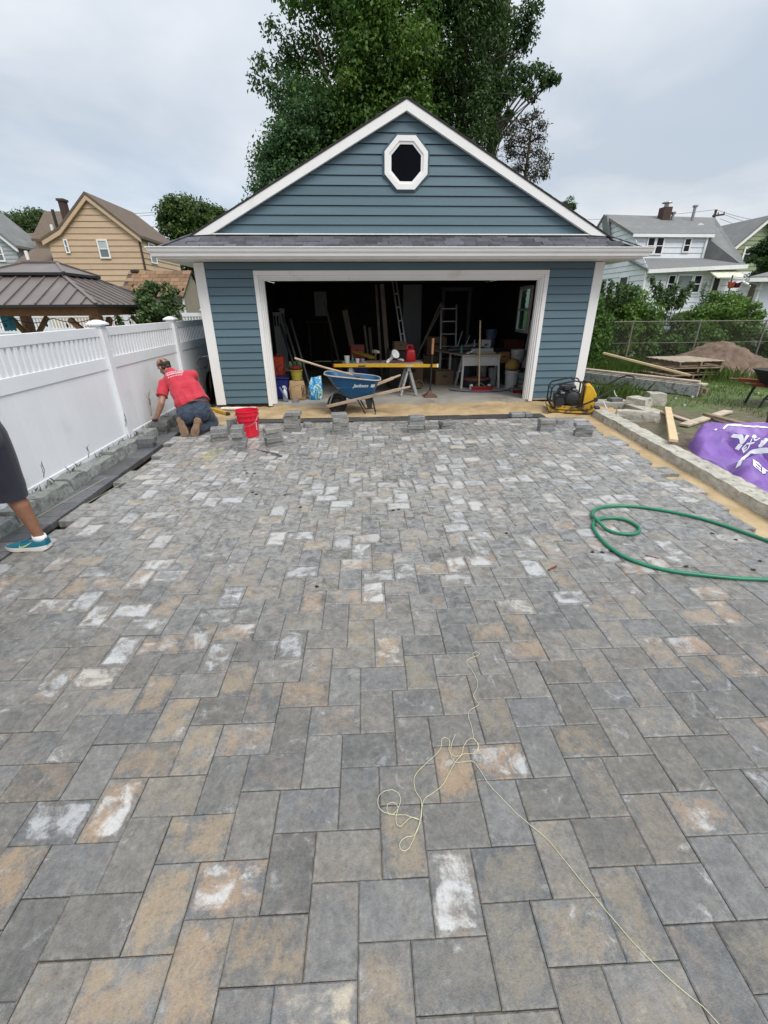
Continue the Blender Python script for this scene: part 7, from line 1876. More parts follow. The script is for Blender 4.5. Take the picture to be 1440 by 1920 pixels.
bo = V(4.9, 4.6, -.08)
used_, inv = np.unique(f, return_inverse=True)
vb = np.stack([Xb, Yb, Zb], -1).reshape(-1, 3)
bag = thing('bulk_bag', 'crumpled purple woven bulk bag with white straps beside the kerb', 'bag', bo)
bc_ = fast_mesh('bag_cloth', vb[used_]-np.array(bo), inv.reshape(-1, 4), mpur, True); smooth_angle(bc_, 16); link('bag_cloth', bc_, bag, bo)
bvh_bag = BVHTree.FromPolygons([tuple(p) for p in vb[used_]], [tuple(q) for q in inv.reshape(-1, 4)])
def drape(p, off=.006):
    h_ = bvh_bag.ray_cast(Vector((p[0], p[1], 3)), Vector((0, 0, -1)))
    return h_[0]+V(0, 0, off) if h_[0] else Vector((p[0], p[1], -.05))
def strap(pl, w, mat, nm, n=46, off=.008):
    P_ = catmull([Vector((x, y, 0)) for x, y in pl], max(2, n//max(1, len(pl)-1)))
    vs = []
    for i, p in enumerate(P_):
        tt = (P_[min(i+1, len(P_)-1)]-P_[max(i-1, 0)]).normalized(); s_ = V(-tt.y, tt.x, 0)*w/2
        for k in (-1, -.33, .33, 1): vs.append(drape(p+s_*k, off))
    N = len(P_); fs = [(i*4+k, i*4+k+1, i*4+k+5, i*4+k+4) for i in range(N-1) for k in range(3)]
    mb = MB(); mb.add(vs, fs); top = [Vector(v_)+V(0, 0, .004) for v_ in vs]; mb.add(top, fs)
    return part(nm, mb, mat, bag, smooth=True, recalc=False)
def bpx(l, z=.12):
    out = []
    for x, y in l:
        h_ = bvh_bag.ray_cast(CAMP, ray(x, y).normalized()); p = h_[0] if h_[0] else gr(x, y, z)
        out.append((p.x, p.y))
    return out
strap(bpx([(1383, 877), (1392, 862), (1402, 854), (1418, 848), (1433, 846), (1450, 847)]), .034, m_lettering, 'strap')
strap(bpx([(1372, 818), (1388, 820), (1400, 820), (1415, 818), (1423, 823)], .22), .030, m_lettering, 'strap')
strap(bpx([(1425, 832), (1436, 826), (1450, 824)], .2), .04, m_lettering, 'strap')
strap(bpx([(1340, 808), (1358, 803), (1375, 798), (1395, 800), (1420, 801), (1450, 801)], .12), .016, m_lettering, 'top_hem')
strap(bpx([(1381, 838), (1388, 841)], .22), .035, m_lettering, 'tag')
def bag_text(body, px, py, size, xa, ya, z=.13, bold=.006):
    me = text_mesh(body, size, bold=bold)
    xa, ya = Vector(xa).normalized(), Vector(ya).normalized(); o = Vector((*bpx([(px, py)], z)[0], 0))
    bm = bmesh.new(); bm.from_mesh(me); bmesh.ops.triangulate(bm, faces=bm.faces); bmesh.ops.subdivide_edges(bm, edges=bm.edges[:], cuts=2); bm.to_mesh(me); bm.free()
    for v_ in me.vertices: q = o+xa*v_.co.x+ya*v_.co.y; v_.co = drape(q, .012+v_.co.z)-bo
    me.materials.clear(); me.materials.append(m_lettering); link('lettering', me, bag, bo)
bag_text('EN', 1432, 886, .21, V(.75, -.6, 0), V(.6, .75, 0)); bag_text('EXC', 1408, 832, .075, V(1, -.1, 0), V(.1, 1, 0), .25, .002)
# black wheelbarrow and bins cut by the right edge
t = thing('black_wheelbarrow', 'black wheelbarrow with red handles cut off by the right edge', 'wheelbarrow', (7.7, 7.6, -.05))
hA, hB = at(1396, 719, 7.9), V(8.6, 7.55, .22)
for o in (V(0, 0, 0), V(.1, .5, .02)):
    mb = MB(); mb.bar(hA.lerp(hB, .12)+o, hB+o, .05, .06, ch=.008); hh_ = part('handle', mb, M('red_handle', (.20, .03, .015), .5), t)
    mb = MB(); mb.tube([hA+o, hA.lerp(hB, .14)+o], .017, 8); part('grip', mb, m_tool, hh_)
x0 = at(1431, 712, 7.7).x
mb = MB(); mb.loft([rrect(x0+.16, x0+.8, 7.5, 7.95, .08, lambda x: .30), rrect(x0+.05, x0+1.0, 7.42, 8.05, .12, lambda x: .52), rrect(x0, x0+1.1, 7.38, 8.1, .14, lambda x: .58), rrect(x0+.03, x0+1.07, 7.41, 8.07, .14, lambda x: .585), rrect(x0+.18, x0+.78, 7.52, 7.93, .08, lambda x: .33)]); part('tray', mb, m_blackp, t, auto=40)
p0 = gr(1424, 765, -.06); mb = MB(); mb.tube([(x0+.12, 7.5, .28), (p0.x+.03, p0.y, .1), (p0.x, p0.y, -.06)], .022, 7); part('leg', mb, m_black, t); mb = MB(); mb.tube([(x0+.12, 7.95, .28), (p0.x+.1, p0.y+.45, -.06)], .022, 7); part('leg', mb, m_black, t); mb = MB(); mb.tube([(p0.x+.03, p0.y, .10), (p0.x+.3, p0.y, .08)], .015, 6); part('leg_brace', mb, m_black, t)
mb = MB(); mb.lathe([(.10, -.03), (.17, -.035), (.18, 0), (.17, .035), (.10, .03), (.10, -.03)], 24, (x0+1.25, 7.75, .12), Mx); part('wheel', mb, m_rubber, t, smooth=True)
p0 = gr(1440, 803, -.05); mb = MB(); mb.lathe([(.10, 0), (.125, .22), (.135, .22), (.135, .25), (.12, .25), (.095, .02), (.0005, .02)], 22, (p0.x+.08, p0.y, -.06)); single('grey_bucket', mb, M('dark_grey_bucket', (.06, .06, .065), .5), 'dark grey bucket cut by the right edge behind the purple bag', 'bucket', auto=35)
# ------------------------------------------------------------------ car, chair and laundry in front of the white house
m_car = M('dark_green_car_paint', (.02, .045, .045), .25, .05, spec=.6)
t = thing('parked_car', 'dark car half hidden behind the bushes in front of the white house', 'car', (15.4, 20.5, -.1))
cx0, cy0 = 13.1, 19.6
side = [(0, .30), (0, .62), (.12, .78), (.95, .90), (1.55, 1.34), (1.85, 1.40), (2.75, 1.40), (3.1, 1.34), (3.75, .96), (4.3, .90), (4.4, .6), (4.4, .3)]
mb = MB(); mb.loft([[V(cx0+x, cy0+y, -.1+(.3+(z-.3)*k)) for x, z in side] for y, k in ((0, .9), (.1, 1), (1.6, 1), (1.7, .9))]); part('body', mb, m_car, t, auto=30)
for i, pl in enumerate(([(1.15, .93), (1.60, 1.30), (2.15, 1.34), (2.15, .93)], [(2.22, .93), (2.22, 1.34), (2.75, 1.34), (3.05, 1.28), (3.45, .95)])):
    mb = MB(); mb.prism([V(cx0+x, cy0+.045+(.0 if z < 1 else .05), -.1+z) for x, z in pl], (0, .03, 0)); part('window', mb, m_winblue, t)
mb = MB(); mb.prism([V(cx0+1.0, cy0+.15, .84), V(cx0+1.0, cy0+1.55, .84), V(cx0+1.52, cy0+1.5, 1.24), V(cx0+1.52, cy0+.2, 1.24)], (-.02, 0, .02)); part('windscreen', mb, m_winblue, t)
for x in (.85, 3.5):
    for y in (.06, 1.6): mb = MB(); mb.lathe([(.05, -.09), (.27, -.1), (.32, -.06), (.32, .06), (.27, .1), (.05, .09)], 22, (cx0+x, cy0+y, .22), Mx); part('wheel', mb, m_rubber, t, smooth=True)
for x in (.03,): mb = MB(); mb.box((cx0+x, cy0+.25, .55), (.05, .25, .12), ch=.01); part('headlight', mb, m_frost, t); mb = MB(); mb.box((cx0+x, cy0+1.45, .55), (.05, .25, .12), ch=.01); part('headlight', mb, m_frost, t)
c = at(1351, 562, 26.5); zc = 1.165
t = thing('plastic_chair', 'white moulded plastic chair on the porch of the white house', 'chair', (c.x, 26.5, zc))
mb = MB(); mb.box((c.x, 26.5, zc+.42), (.5, .48, .03), ch=.01); part('seat', mb, m_white, t)
for sx in (-.22, .22):
    for sy in (-.2, .2): mb = MB(); mb.tube([(c.x+sx, 26.5+sy, zc+.41), (c.x+sx*1.15, 26.5+sy*1.2, zc+.0)], .022, 6); part('leg', mb, m_white, t)
mb = MB(); mb.tube([(c.x-.24, 26.72, zc+.43), (c.x-.25, 26.78, zc+.75), (c.x-.15, 26.8, zc+.90), (c.x+.15, 26.8, zc+.90), (c.x+.25, 26.78, zc+.75), (c.x+.24, 26.72, zc+.43)], .03, 7)
for i in range(4): mb.bar((c.x-.12+.08*i, 26.73, zc+.43), (c.x-.12+.08*i, 26.80, zc+.88), .035, .012, upv=(0, 1, 0))
part('backrest', mb, m_white, t)
p = at(1374, 516, 25.5)
mb = MB(); mb.tube([(at(1368, 570, 25.5).x-.1, 25.5, -.1), p], .04, 7); single('clothes_pole', mb, m_rust, 'leaning dark pole carrying the clothes line by the white house', 'pole')
l0, l1 = p, at(1425, 519, 24.0)
mb = MB(); mb.tube([l0.lerp(l1, u)-V(0, 0, .12*4*u*(1-u)) for u in np.linspace(0, 1, 10)], .008, 4); mb.tube([at(1366, 524, 25.45), at(1393, 524, 25.4)], .008, 4); single('clothes_line', mb, m_galv, 'thin clothes line running right from the dark pole', 'clothes line')
for (x0, y0, x1, y1), mt, lb in (((1366, 526, 1376, 541), M('orange_cloth', (.55, .12, .06), .8), 'orange-red cloth hanging on the line before the white house'), ((1376, 527, 1388, 540), M('maroon_cloth', (.10, .012, .02), .8), 'dark maroon cloth hanging on the line before the white house')):
    a, b_ = at(x0, y0, 25.4), at(x1, y1, 25.4); n = 8; vs = []
    for i in range(n+1):
        u = i/n
        for v_ in (0, 1): x = a.x+(b_.x-a.x)*(.5+(u-.5)*(1-.35*v_)); vs.append((x, 25.4+.04*math.sin(u*12), a.z+(b_.z-a.z)*(v_*(1-.15*abs(u-.5)))-.1*(1-v_)*math.sin(u*math.pi)))
    mb = MB(); fs = [(2*i, 2*i+1, 2*i+3, 2*i+2) for i in range(n)]; mb.add(vs, fs); mb.add([(q[0], q[1]+.012, q[2]) for q in vs], fs); single('hanging_cloth', mb, mt, lb, 'laundry')
# teal bird of a canopy edge is outside the picture; string of dried vines stays off
# ------------------------------------------------------------------ people
def blob(name, prims, vox, mat, parent, smooth_it=6, post=None, rel=.5):
    """one continuous surface grown round tapered limbs"""
    mb = MB()
    for p in prims:
        if not isinstance(p[1], (int, float)): mb.cap(p[0], p[1], p[2], p[3], 16)
        else: mb.ball(p[0], p[1], 16, p[2], p[3] if len(p) > 3 and p[3] is not None else None)
    me = mesh_from(name, mb.v, mb.f, None)
    ob = bpy.data.objects.new('tmp', me); COL.objects.link(ob)
    m_ = ob.modifiers.new('r', 'REMESH'); m_.mode = 'VOXEL'; m_.voxel_size = vox
    s_ = ob.modifiers.new('s', 'SMOOTH'); s_.factor = rel; s_.iterations = smooth_it
    dg = bpy.context.evaluated_depsgraph_get(); dg.update()
    out = bpy.data.meshes.new_from_object(ob.evaluated_get(dg)); out.name = name
    bpy.data.objects.remove(ob)
    a = np.zeros(len(out.vertices)*3); out.vertices.foreach_get('co', a); a = a.reshape(-1, 3)
    if post is not None: a = post(a)
    lo, hi = a.min(0), a.max(0); c = np.array([(lo[0]+hi[0])/2, (lo[1]+hi[1])/2, lo[2]])
    out.vertices.foreach_set('co', (a-c).ravel()); out.update()
    out.materials.clear(); out.materials.append(mat); out.shade_smooth()
    o = link(name, out, parent, c)
    return o
def world_verts(o):
    a = np.zeros(len(o.data.vertices)*3); o.data.vertices.foreach_get('co', a); return a.reshape(-1, 3)+np.array(WO[o])
def skinmat(name, col):
    m, nt, b = newmat(name)
    P = pos_out(nt); c = ramp(nt, nnoise(nt, P, 22, 4), [(.3, tuple(x*.85 for x in col)), (.7, tuple(min(1, x*1.12) for x in col))])
    nt.links.new(c, b.inputs['Base Color']); b.inputs['Roughness'].default_value = .5
    b.inputs['Subsurface Weight'].default_value = .12; b.inputs['Subsurface Radius'].default_value = (.02, .008, .004)
    bump(nt, b, nnoise(nt, P, 140, 3), .08, .002); return m
m_skin = skinmat('tanned_skin', (.31, .16, .105)); m_skin2 = skinmat('sunned_skin', (.25, .12, .07))
def cloth(name, c1, c2, sc=9, rough=.85, weave=500, k=.3, fold=None):
    m, nt, b = newmat(name); P = pos_out(nt)
    nt.links.new(ramp(nt, nnoise(nt, P, sc, 5, .6), [(.3, c1), (.7, c2)]), b.inputs['Base Color']); b.inputs['Roughness'].default_value = rough; b.inputs['Sheen Weight'].default_value = .15
    bump(nt, b, nnoise(nt, P, weave, 2), k, .002); return m
m_shirt = cloth('red_tshirt_cotton', (.40, .018, .034), (.50, .028, .050)); m_jeans = cloth('blue_denim', (.012, .020, .036), (.036, .057, .09), 14)
m_shorts = cloth('charcoal_shorts', (.011, .013, .024), (.019, .021, .036), 6); m_boot = M('sandy_boot_sole', (.24, .155, .10), .85, .2, 18, 120, .4, .004, dirt=(.12, .08, .06), dscale=22)
m_hair = M('short_dark_hair', (.035, .024, .018), .7, .3, 60, 300, .5, .004)
def finger(pts, r): return [(Vector(pts[i]), Vector(pts[i+1]), r*(1-.1*i), r*(1-.1*(i+1))) for i in range(len(pts)-1)]
def fold_post(center_axis, amp, k, d, seed=0):
    """cloth folds: push the surface along slanted noise ridges"""
    def f(a):
        out = a.copy(); c = a.mean(0)
        for i in range(len(a)):
            p = Vector(a[i]); q = Vector((p.dot(d[0])*k[0], p.dot(d[1])*k[1], p.dot(d[2])*k[2]))+Vector((seed, 0, 0))
            r_ = (1-abs(mnoise.noise(q))*2.2)
            n_ = (p-center_axis(p)); n_ = n_.normalized() if n_.length > 1e-4 else Vector((0, 0, 1))
            out[i] = a[i]+np.array(n_*(amp*r_))
        return out
    return f
# --- the kneeling man
man = thing('person', 'kneeling man in a red T-shirt and jeans setting pavers by the fence, seen from behind', 'person', (-2.45, 6.6, PT))
pel = V(-2.44, 6.60, .29); wst = V(-2.47, 6.66, .42); mid = V(-2.56, 6.76, .58); chs = V(-2.66, 6.86, .70); nck = V(-2.79, 6.94, .79)
sL, sR = V(-2.865, 6.80, .645), V(-2.49, 6.93, .745)
hd = V(-2.90, 6.99, .875)
eL, wL = V(-2.885, 6.60, .405), V(-2.985, 6.565, .205)
eR, wR = V(-2.60, 7.22, .50), V(-2.80, 7.32, .28)
kL, kR = V(-2.60, 6.93, .035), V(-2.29, 6.90, .035)
aL, aR = V(-2.585, 6.50, .055), V(-2.345, 6.49, .05)
side = (sR-sL).normalized()
lat = V(.96, .27, .10).normalized()
def torso(g):
    out = []
    for c, w, r_ in ((pel, .115, .135), (wst, .10, .125), (mid, .105, .125), (chs, .125, .115)):
        out.append((c-lat*w*.75, c+lat*w*.75, r_+g, r_+g))
    pts = [pel, wst, mid, chs]
    for a, b_ in zip(pts, pts[1:]):
        for s_ in (-1, 0, 1): out.append((a+lat*.075*s_, b_+lat*.08*s_, .118+g, .115+g))
    out += [(chs, sL, .105+g, .072+g), (chs, sR, .105+g, .072+g), (sL, sR, .07+g, .07+g), (chs+V(0, 0, .02), nck, .085+g, .062+g)]
    return out
fwd = V(-.62, .30, -.42).normalized()   # face looks down and to the left
upn = V(-.28, .08, .93).normalized(); upn = (upn-fwd*upn.dot(fwd)).normalized(); rgt = fwd.cross(upn)
H3 = Matrix((rgt, fwd, upn)).transposed()
def hp_(x, y, z): return hd+H3 @ V(x, y, z)
head = [(nck-V(.0, .0, .03), hd-upn*.06+fwd*-.01, .062, .062), (hp_(0, -.01, .03), .088, (.92, 1.12, 1.05), H3), (hp_(0, .03, -.045), .066, (.92, 1.0, 1.0), H3), (hp_(0, .055, -.085), .034, (1.1, .9, .9), H3),
        (hp_(0, .092, .0), hp_(0, .112, -.03), .010, .015), (hp_(-.03, .085, .022), .012, (1.6, .7, .8), H3), (hp_(.03, .085, .022), .012, (1.6, .7, .8), H3), (hp_(0, .092, -.058), .012, (1.8, .6, .6), H3),
        (hp_(-.083, -.005, -.015), .024, (.4, .8, 1.25), H3), (hp_(.083, -.005, -.015), .024, (.4, .8, 1.25), H3)]
def arm(s, e, w, g=0.0): return [(s, e, .055+g, .043+g), (e, e.lerp(w, .35), .043+g, .043+g), (e.lerp(w, .35), w, .043+g, .029+g)]
hL = wL+V(-.035, -.015, -.055)
def hand(w, palm, fdir, side_, down, r=.0095, curl=.6):
    out = [(w, palm, .030, .024)]
    for s_ in (-1.1, -.37, .37, 1.1): out.append((w.lerp(palm, .3)+side_*s_*.020, palm+side_*s_*.021+fdir*.03, .016, .013))
    for i, s_ in enumerate((-1.15, -.40, .38, 1.12)):
        L_ = (.062, .076, .070, .054)[i]; b_ = palm+side_*s_*.023+fdir*.032
        p1 = b_+fdir*L_*.5+down*L_*.12; p2 = p1+(fdir*(1-curl)+down*curl).normalized()*L_*.34; p3 = p2+(fdir*(.5-curl*.5)+down*.9).normalized()*L_*.28
        out += finger([b_, p1, p2, p3], r)
    tb = w.lerp(palm, .35)-side_*.026; t1 = tb-side_*.030+fdir*.022+down*.008; out += finger([tb, t1, t1+fdir*.030+down*.014], r*1.12)
    return out
top_stack = ZP+.0605*3
hL = V(-3.025, 6.585, top_stack+.045)
handL = hand(wL, hL, V(-.25, .62, -.30).normalized(), V(.9, .36, 0).normalized(), V(-.1, .1, -1).normalized())
hRp = wR+V(-.05, .02, -.06)
handR = hand(wR, hRp, V(-.6, .1, -.5).normalized(), V(.1, .98, 0).normalized(), V(0, 0, -1))
legs = lambda g: [(pel-lat*.10, kL+V(0, -.02, .04), .125+g, .075+g), (pel+lat*.10, kR+V(0, -.02, .04), .125+g, .075+g), (kL, aL, .072+g, .05+g), (kR, aR, .072+g, .05+g), (pel-lat*.09+V(0, -.05, -.05), .12+g, (1, 1, 1)), (pel+lat*.09+V(0, -.05, -.05), .12+g, (1, 1, 1))]
blob('body', torso(-.02)+head+arm(sL, eL, wL)+arm(sR, eR, wR)+handL+handR+legs(-.022), .0062, m_skin, man, 3)
axis = lambda p: pel+(nck-pel)*max(0, min(1, (p-pel).dot(nck-pel)/(nck-pel).length_squared))
def sleeve(s, e, u): return [(s+(s-e)*.02, s.lerp(e, u+.12), .080, .080)]
td = (nck-pel).normalized()
shirt_prims = [q for q in torso(.006)]+sleeve(sL, eL, .72)+sleeve(sR, eR, .70)+[(wst-lat*.10-td*.03, wst+lat*.10-td*.03, .140, .140), (wst-lat*.09, mid-lat*.09, .13, .125), (wst+lat*.09, mid+lat*.09, .13, .125)]
shirt_prims = [q for q in shirt_prims if not (not isinstance(q[1], float) and (q[0]-(pel-lat*.115*.75)).length < .001)]
fp = fold_post(axis, .015, (4.0, 9.0, 6.0), (td, lat, td.cross(lat)), 4)
def shirt_post(a):
    a = fp(a)
    # hem: nothing below the waist line, collar open at the neck, sleeves cut square
    for s_, e_, lim in ((sL, eL, .64), (sR, eR, .64)):
        ax_ = np.array(e_-s_); L2 = ax_ @ ax_; t_ = ((a-np.array(s_)) @ ax_)/L2
        rad = np.linalg.norm(a-np.array(s_)-np.outer(t_, ax_), axis=1); m_ = (t_ > lim) & (rad < .13) & (t_ < 1.3)
        a[m_] -= np.outer(t_[m_]-lim-.03*(t_[m_]-lim), ax_)
    d = (a-np.array(wst)) @ np.array(td); low = d < -.075
    a[low] -= np.outer(d[low]+.075, np.array(td))
    return a
shirt = blob('shirt', shirt_prims, .0075, m_shirt, man, 8, shirt_post)
fp2 = fold_post(lambda p: pel.lerp(kL.lerp(kR, .5), .4), .007, (12, 9, 14), (V(1, 0, 0), V(0, 1, 0), V(0, 0, 1)), 2)
blob('jeans', legs(.008)+[(pel-lat*.11, pel+lat*.11, .135, .135), (pel-lat*.10, wst-lat*.085-td*.04, .128, .122), (pel+lat*.10, wst+lat*.085-td*.04, .128, .122)], .0075, m_jeans, man, 6, fp2)
mb = MB(); bc = wst-td*.075
u_ = lat; v_ = td.cross(lat).normalized()
mb.tube([bc+u_*math.cos(a)*.205+v_*math.sin(a)*.128 for a in np.linspace(0, 6.283, 40, endpoint=False)], .015, 6, closed=True); part('belt', mb, m_tool, man, smooth=True)
# hair: back and sides, thin on top
hair = []
for x, y, z, r_ in ((-.062, -.03, .03, .030), (.062, -.03, .03, .030), (-.045, -.072, .015, .034), (.045, -.072, .015, .034), (0, -.080, .015, .036), (-.055, -.045, -.025, .030), (.055, -.045, -.025, .030), (0, -.072, -.035, .034), (-.071, .012, .035, .014), (.071, .012, .035, .014), (-.04, -.062, .058, .026), (.04, -.062, .058, .026), (0, -.074, .055, .030)): hair.append((hp_(x, y, z), r_, (1, 1, 1)))
blob('hair', hair, .006, m_hair, man, 4)
# boots: soles face the camera, toes on the ground
def boot(toe, heel, w, nm):
    ax = (heel-toe); Lb = ax.length; ax.normalize(); s_ = V(1, .06, 0); s_ = (s_-ax*s_.dot(ax)).normalized(); n_ = s_.cross(ax)
    if n_.y > 0: n_ = -n_
    outl = []
    for u, k in ((-.02, .35), (.03, .66), (.10, .88), (.22, 1.0), (.36, .98), (.50, .80), (.62, .72), (.75, .80), (.88, .84), (.96, .68), (1.0, .40)): outl.append((u*Lb, k*w/2))
    ring = [(u, h_) for u, h_ in outl]+[(u, -h_*.92) for u, h_ in reversed(outl)]
    mk = lambda off, k: [toe+ax*(Lb*.5+(u-Lb*.5)*k)+s_*h_*k+n_*off for u, h_ in ring]
    mb = MB(); mb.loft([mk(-.028, 1.0), mk(.0, 1.0), mk(.006, .93)]); b_ = part(nm, mb, m_boot, man, auto=50)
    mb = MB()
    for u in (.08, .15, .22, .29, .36, .43, .72, .79, .86, .93): mb.box(toe+ax*(u*Lb)+n_*.008, (w*.74 if u < .5 else w*.62, .005, .010), Matrix((s_, n_, ax)).transposed())
    part('tread', mb, m_boot, b_)
    mb = MB(); mb.cap(toe+ax*Lb*.16-n_*.05, toe+ax*Lb*.5-n_*.055, .036, .045); mb.cap(toe+ax*Lb*.5-n_*.055, toe+ax*Lb*.86-n_*.05, .045, .042); mb.cap(toe+ax*Lb*.8-n_*.05, toe+ax*Lb*.72-n_*.13, .046, .05)
    part('upper', mb, M('tan_boot_leather', (.20, .12, .07), .7, .2), b_, smooth=True)
boot(V(-2.545, 6.36, -.04), V(-2.605, 6.42, .235), .122, 'boot'); boot(V(-2.43, 6.36, -.04), V(-2.335, 6.42, .22), .122, 'boot')
# white print across the shoulders: short hand-lettered strokes following the cloth
wv = world_verts(shirt); bv = BVHTree.FromPolygons([tuple(p) for p in wv], [tuple(p.vertices) for p in shirt.data.polygons])
mb = MB(); random.seed(5)
for row, (ya, yb_, n, h_) in enumerate(((700.5, 696.5, 10, 1.7), (703.5, 699, 12, 2.0), (708, 703.0, 9, 1.6))):
    for i in range(n):
        u = i/(n-1); px = 311+row*2.2+u*(31-row*3); py = ya+(yb_-ya)*u-1.6*math.sin(u*3)
        st = [(px, py+h_), (px+.7, py-h_*random.random()), (px+1.4, py+h_*.5), (px+2.0, py-h_*.4)]
        pts = []
        for x, y in st:
            d_ = ray(x, y).normalized(); hit = bv.ray_cast(CAMP, d_)
            if hit[0] is not None: pts.append(hit[0]+hit[1]*.003)
        if len(pts) > 2: mb.tube(pts, .0042, 5)
if mb.v: part('shirt_print', mb, M('pink_white_print', (.78, .52, .56), .7), man)
random.seed(19)
# --- the man in shorts at the left edge (only one leg is in view)
m2 = thing('person', 'man in charcoal shorts and teal running shoes cut off by the left edge', 'person', (-2.6, 3.1, PT))
ank = V(-2.525, 3.12, .075); kn = V(-2.585, 3.09, .47); hip = V(-2.535, 3.02, .90)
pel2 = V(-2.56, 2.92, .93); ch2 = V(-2.80, 2.80, 1.22); nk2 = V(-2.89, 2.80, 1.36); hd2 = V(-2.93, 2.82, 1.47)
ank2 = V(-2.72, 2.60, .075); kn2 = V(-2.80, 2.72, .48); hip2 = V(-2.60, 2.84, .90)
s1, s2 = V(-2.84, 2.98, 1.24), V(-2.76, 2.62, 1.26)
e1, w1 = V(-2.95, 3.05, .98), V(-3.0, 3.1, .74); e2, w2 = V(-2.88, 2.62, .99), V(-2.95, 2.70, .76)
def leg2(h_, k_, a_): return [(h_, k_, .09, .062), (k_, k_.lerp(a_, .33)+V(.018, 0, 0), .058, .060), (k_.lerp(a_, .33)+V(.018, 0, 0), a_+V(0, 0, .03), .058, .037), (a_+V(0, 0, .03), a_+V(0, 0, -.03), .037, .036), (a_+V(0, 0, -.05), a_+V(-.14, 0, -.085), .036, .026)]
h1p, h2p = w1+V(-.02, .02, -.07), w2+V(-.02, .01, -.07)
body2 = [(pel2+V(0, .08, 0), pel2+V(0, -.08, 0), .12, .12), (pel2, ch2, .13, .13), (ch2+V(0, .09, 0), ch2+V(0, -.09, 0), .11, .11), (ch2, s1, .09, .065), (ch2, s2, .09, .065), (ch2, nk2, .075, .055), (nk2, hd2, .055, .06), (hd2+V(-.01, 0, .03), .10, (1, .86, 1.1)), (hd2+V(-.06, 0, -.03), .055, (1, .9, 1)), (hd2+V(-.11, 0, -.0), .014, (1, .8, 1.4)), (hd2+V(0, .088, 0), .022, (.8, .4, 1.2)), (hd2+V(0, -.088, 0), .022, (.8, .4, 1.2))]
body2 += leg2(hip, kn, ank)+leg2(hip2, kn2, ank2)+arm(s1, e1, w1)+arm(s2, e2, w2)+hand(w1, h1p, V(0, 0, -1), V(.2, 1, 0).normalized(), V(-1, 0, 0), curl=.4)+hand(w2, h2p, V(0, 0, -1), V(.2, -1, 0).normalized(), V(-1, 0, 0), curl=.4)
blob('body', body2, .0075, m_skin2, m2, 4)
fp3 = fold_post(lambda p: hip.lerp(kn, .5), .006, (9, 9, 4), (V(1, 0, 0), V(0, 1, 0), V(0, 0, 1)), 6)
def hem_post(a):
    a = fp3(a); low = a[:, 2] < .405; a[low, 2] = .405+(a[low, 2]-.405)*.06; return a
blob('shorts', [(pel2+V(0, .08, .02), pel2+V(0, -.08, .02), .145, .145), (hip+V(.01, .0, .0), kn.lerp(hip, .10)+V(.01, 0, 0), .118, .108), (kn.lerp(hip, .12)+V(.01, 0, 0), kn+V(.0, 0, -.05), .106, .104), (hip2, kn2.lerp(hip2, .12), .118, .108), (kn2.lerp(hip2, .12), kn2+V(0, 0, -.05), .106, .104), (pel2+V(.03, .02, -.03), .135, (1, 1.1, 1))], .009, m_shorts, m2, 6, hem_post)
blob('shirt', [(pel2+V(-.03, 0, .08), ch2, .15, .145), (ch2+V(0, .09, 0), ch2+V(0, -.09, 0), .125, .125), (s1, s1.lerp(e1, .55), .078, .075), (s2, s2.lerp(e2, .55), .078, .075), (ch2, s1, .10, .075), (ch2, s2, .10, .075)], .009, m_shorts, m2, 6)
blob('hair', [(hd2+V(.01, 0, .07), .09, (1, .9, .7)), (hd2+V(.055, 0, .03), .075, (.8, 1, 1))], .009, m_hair, m2, 4)
m_shoe = M('teal_knit_shoe', (.006, .125, .185), .6, .14, 30, 400, .25, .002); m_sole = M('white_foam_sole', (.62, .60, .56), .55, .06, 8, 60, .05); m_sock = M('white_sock', (.68, .68, .68), .85, .05)
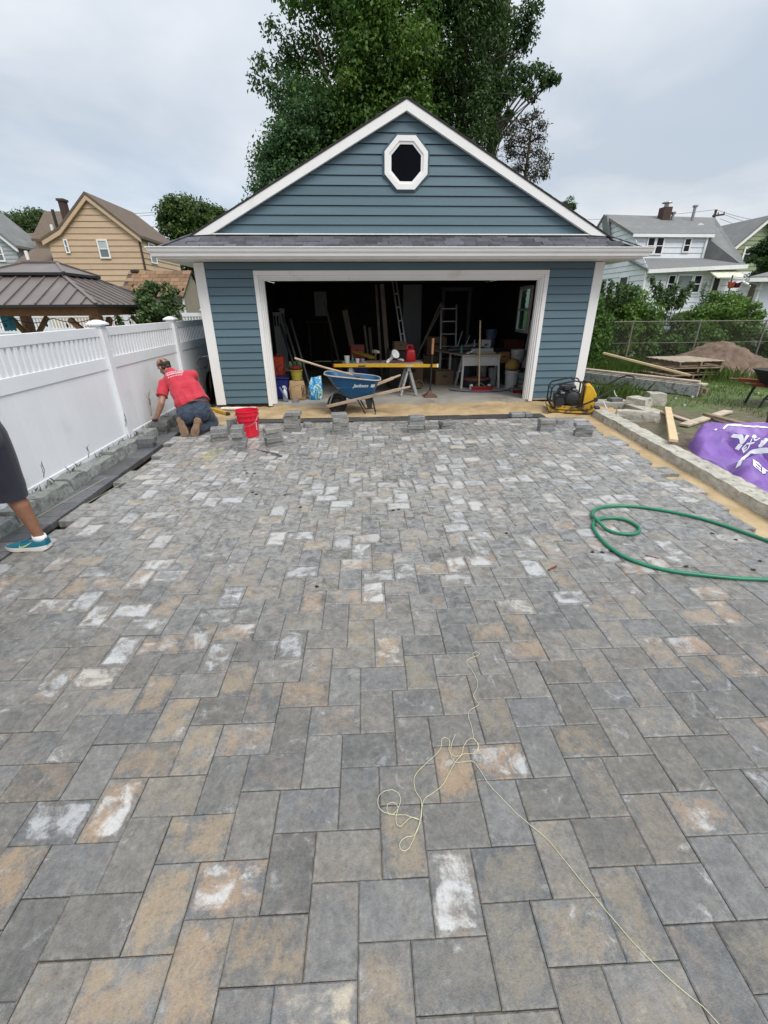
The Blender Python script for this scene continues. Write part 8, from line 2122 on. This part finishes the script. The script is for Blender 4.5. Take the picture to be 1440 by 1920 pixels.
def shoe(a_, dirx, toe_x, heel_x, w=.095):
    zf = PT+.001; y0 = a_.y
    o = []
    N = 15
    prof = []    # (u from heel to toe, half width, sole bottom, sole top, upper height)
    for u in np.linspace(0, 1, N):
        hw = w/2*(.62+.38*min(1, u/.12) if u < .12 else (.92+.08*math.sin((u-.12)/.5*math.pi/2) if u < .62 else max(.30, math.sqrt(max(.02, 1-((u-.62)/.40)**2)))))
        zb_ = .014*max(0, (u-.78)/.22)**1.5+.012*max(0, (.10-u)/.10)+.004*math.sin(min(1, max(0, (u-.3)/.35))*math.pi)
        zt = .034 if u > .3 else .034+.010*(1-u/.3)
        hgt = .105-.012*u if u < .25 else (.100-.035*(u-.25)/.35 if u < .6 else .068-.030*((u-.6)/.4)**1.3)
        prof.append((u, hw, zb_, zt, hgt))
    X = lambda u: heel_x+(toe_x-heel_x)*u
    mb = MB(); mb.loft([[V(X(u), y0+s_*hw*1.04, zf+z) for s_, z in ((-1, zb_), (1, zb_), (1.03, (zb_+zt)/2), (1, zt), (-1, zt), (-1.03, (zb_+zt)/2))] for u, hw, zb_, zt, hg in prof])
    r_ = part('shoe', mb, m_sole, m2, auto=40)
    rings = []
    for u, hw, zb_, zt, hg in prof:
        rings.append([V(X(u)*1.0, y0+hw*.98*math.copysign(abs(math.cos(t_))**.75, math.cos(t_)), zf+zt-.004+(hg-zt)*math.sin(t_)**.8) for t_ in np.linspace(.0, math.pi, 11)])
    mb = MB(); mb.loft(rings); part('shoe_upper', mb, m_shoe, r_, auto=60)
    mb = MB()
    for i, (u0, u1) in enumerate(((.42, .44), (.47, .49), (.52, .54), (.57, .59))):
        k = int(u0*(N-1)); hg = prof[k][4]; mb.tube([V(X(u0), y0-.024, zf+hg-.006), V(X(u0), y0, zf+hg+.003), V(X(u0), y0+.024, zf+hg-.006)], .0035, 5)
    part('laces', mb, m_shoe, r_, smooth=True)
    # swoosh flash on both flanks
    for s_ in (-1, 1):
        sw = [(.62, .036), (.60, .040), (.585, .062), (.575, .052), (.54, .047), (.48, .052), (.36, .068), (.28, .079), (.36, .061), (.46, .043), (.54, .035)]
        def fl(u, z):
            hw = np.interp(u, [q[0] for q in prof], [q[1] for q in prof]); hg = np.interp(u, [q[0] for q in prof], [q[4] for q in prof]); zt = .034
            k = min(.98, max(0, (z-zt)/(hg-zt))); cs = math.cos(math.asin(min(1, k**1.25)))**.75
            return V(X(u), y0+s_*(hw*.98*cs+.002), zf+z)
        pts = [fl(u, z) for u, z in sw]
        mb = MB(); n = len(pts); c = sum(pts, Vector())/n
        mb.add(pts, [tuple(range(n))]); mb.add([p+V(0, s_*.0015, 0) for p in pts], [tuple(range(n))]); part('flash_emblem', mb, M('pale_green_flash', (.42, .50, .22), .5), r_)
    mb = MB(); mb.lathe([(.045, 0), (.046, .02), (.042, .045), (.039, .045), (.036, .0)], 18, V(a_.x+.005, y0, zf+.078), sx=1.15, sy=.85); part('sock', mb, m_sock, m2, smooth=True)
shoe(ank, -1, -2.795, -2.468); shoe(V(-2.72, 2.60, .075), -1, -2.99, -2.66)
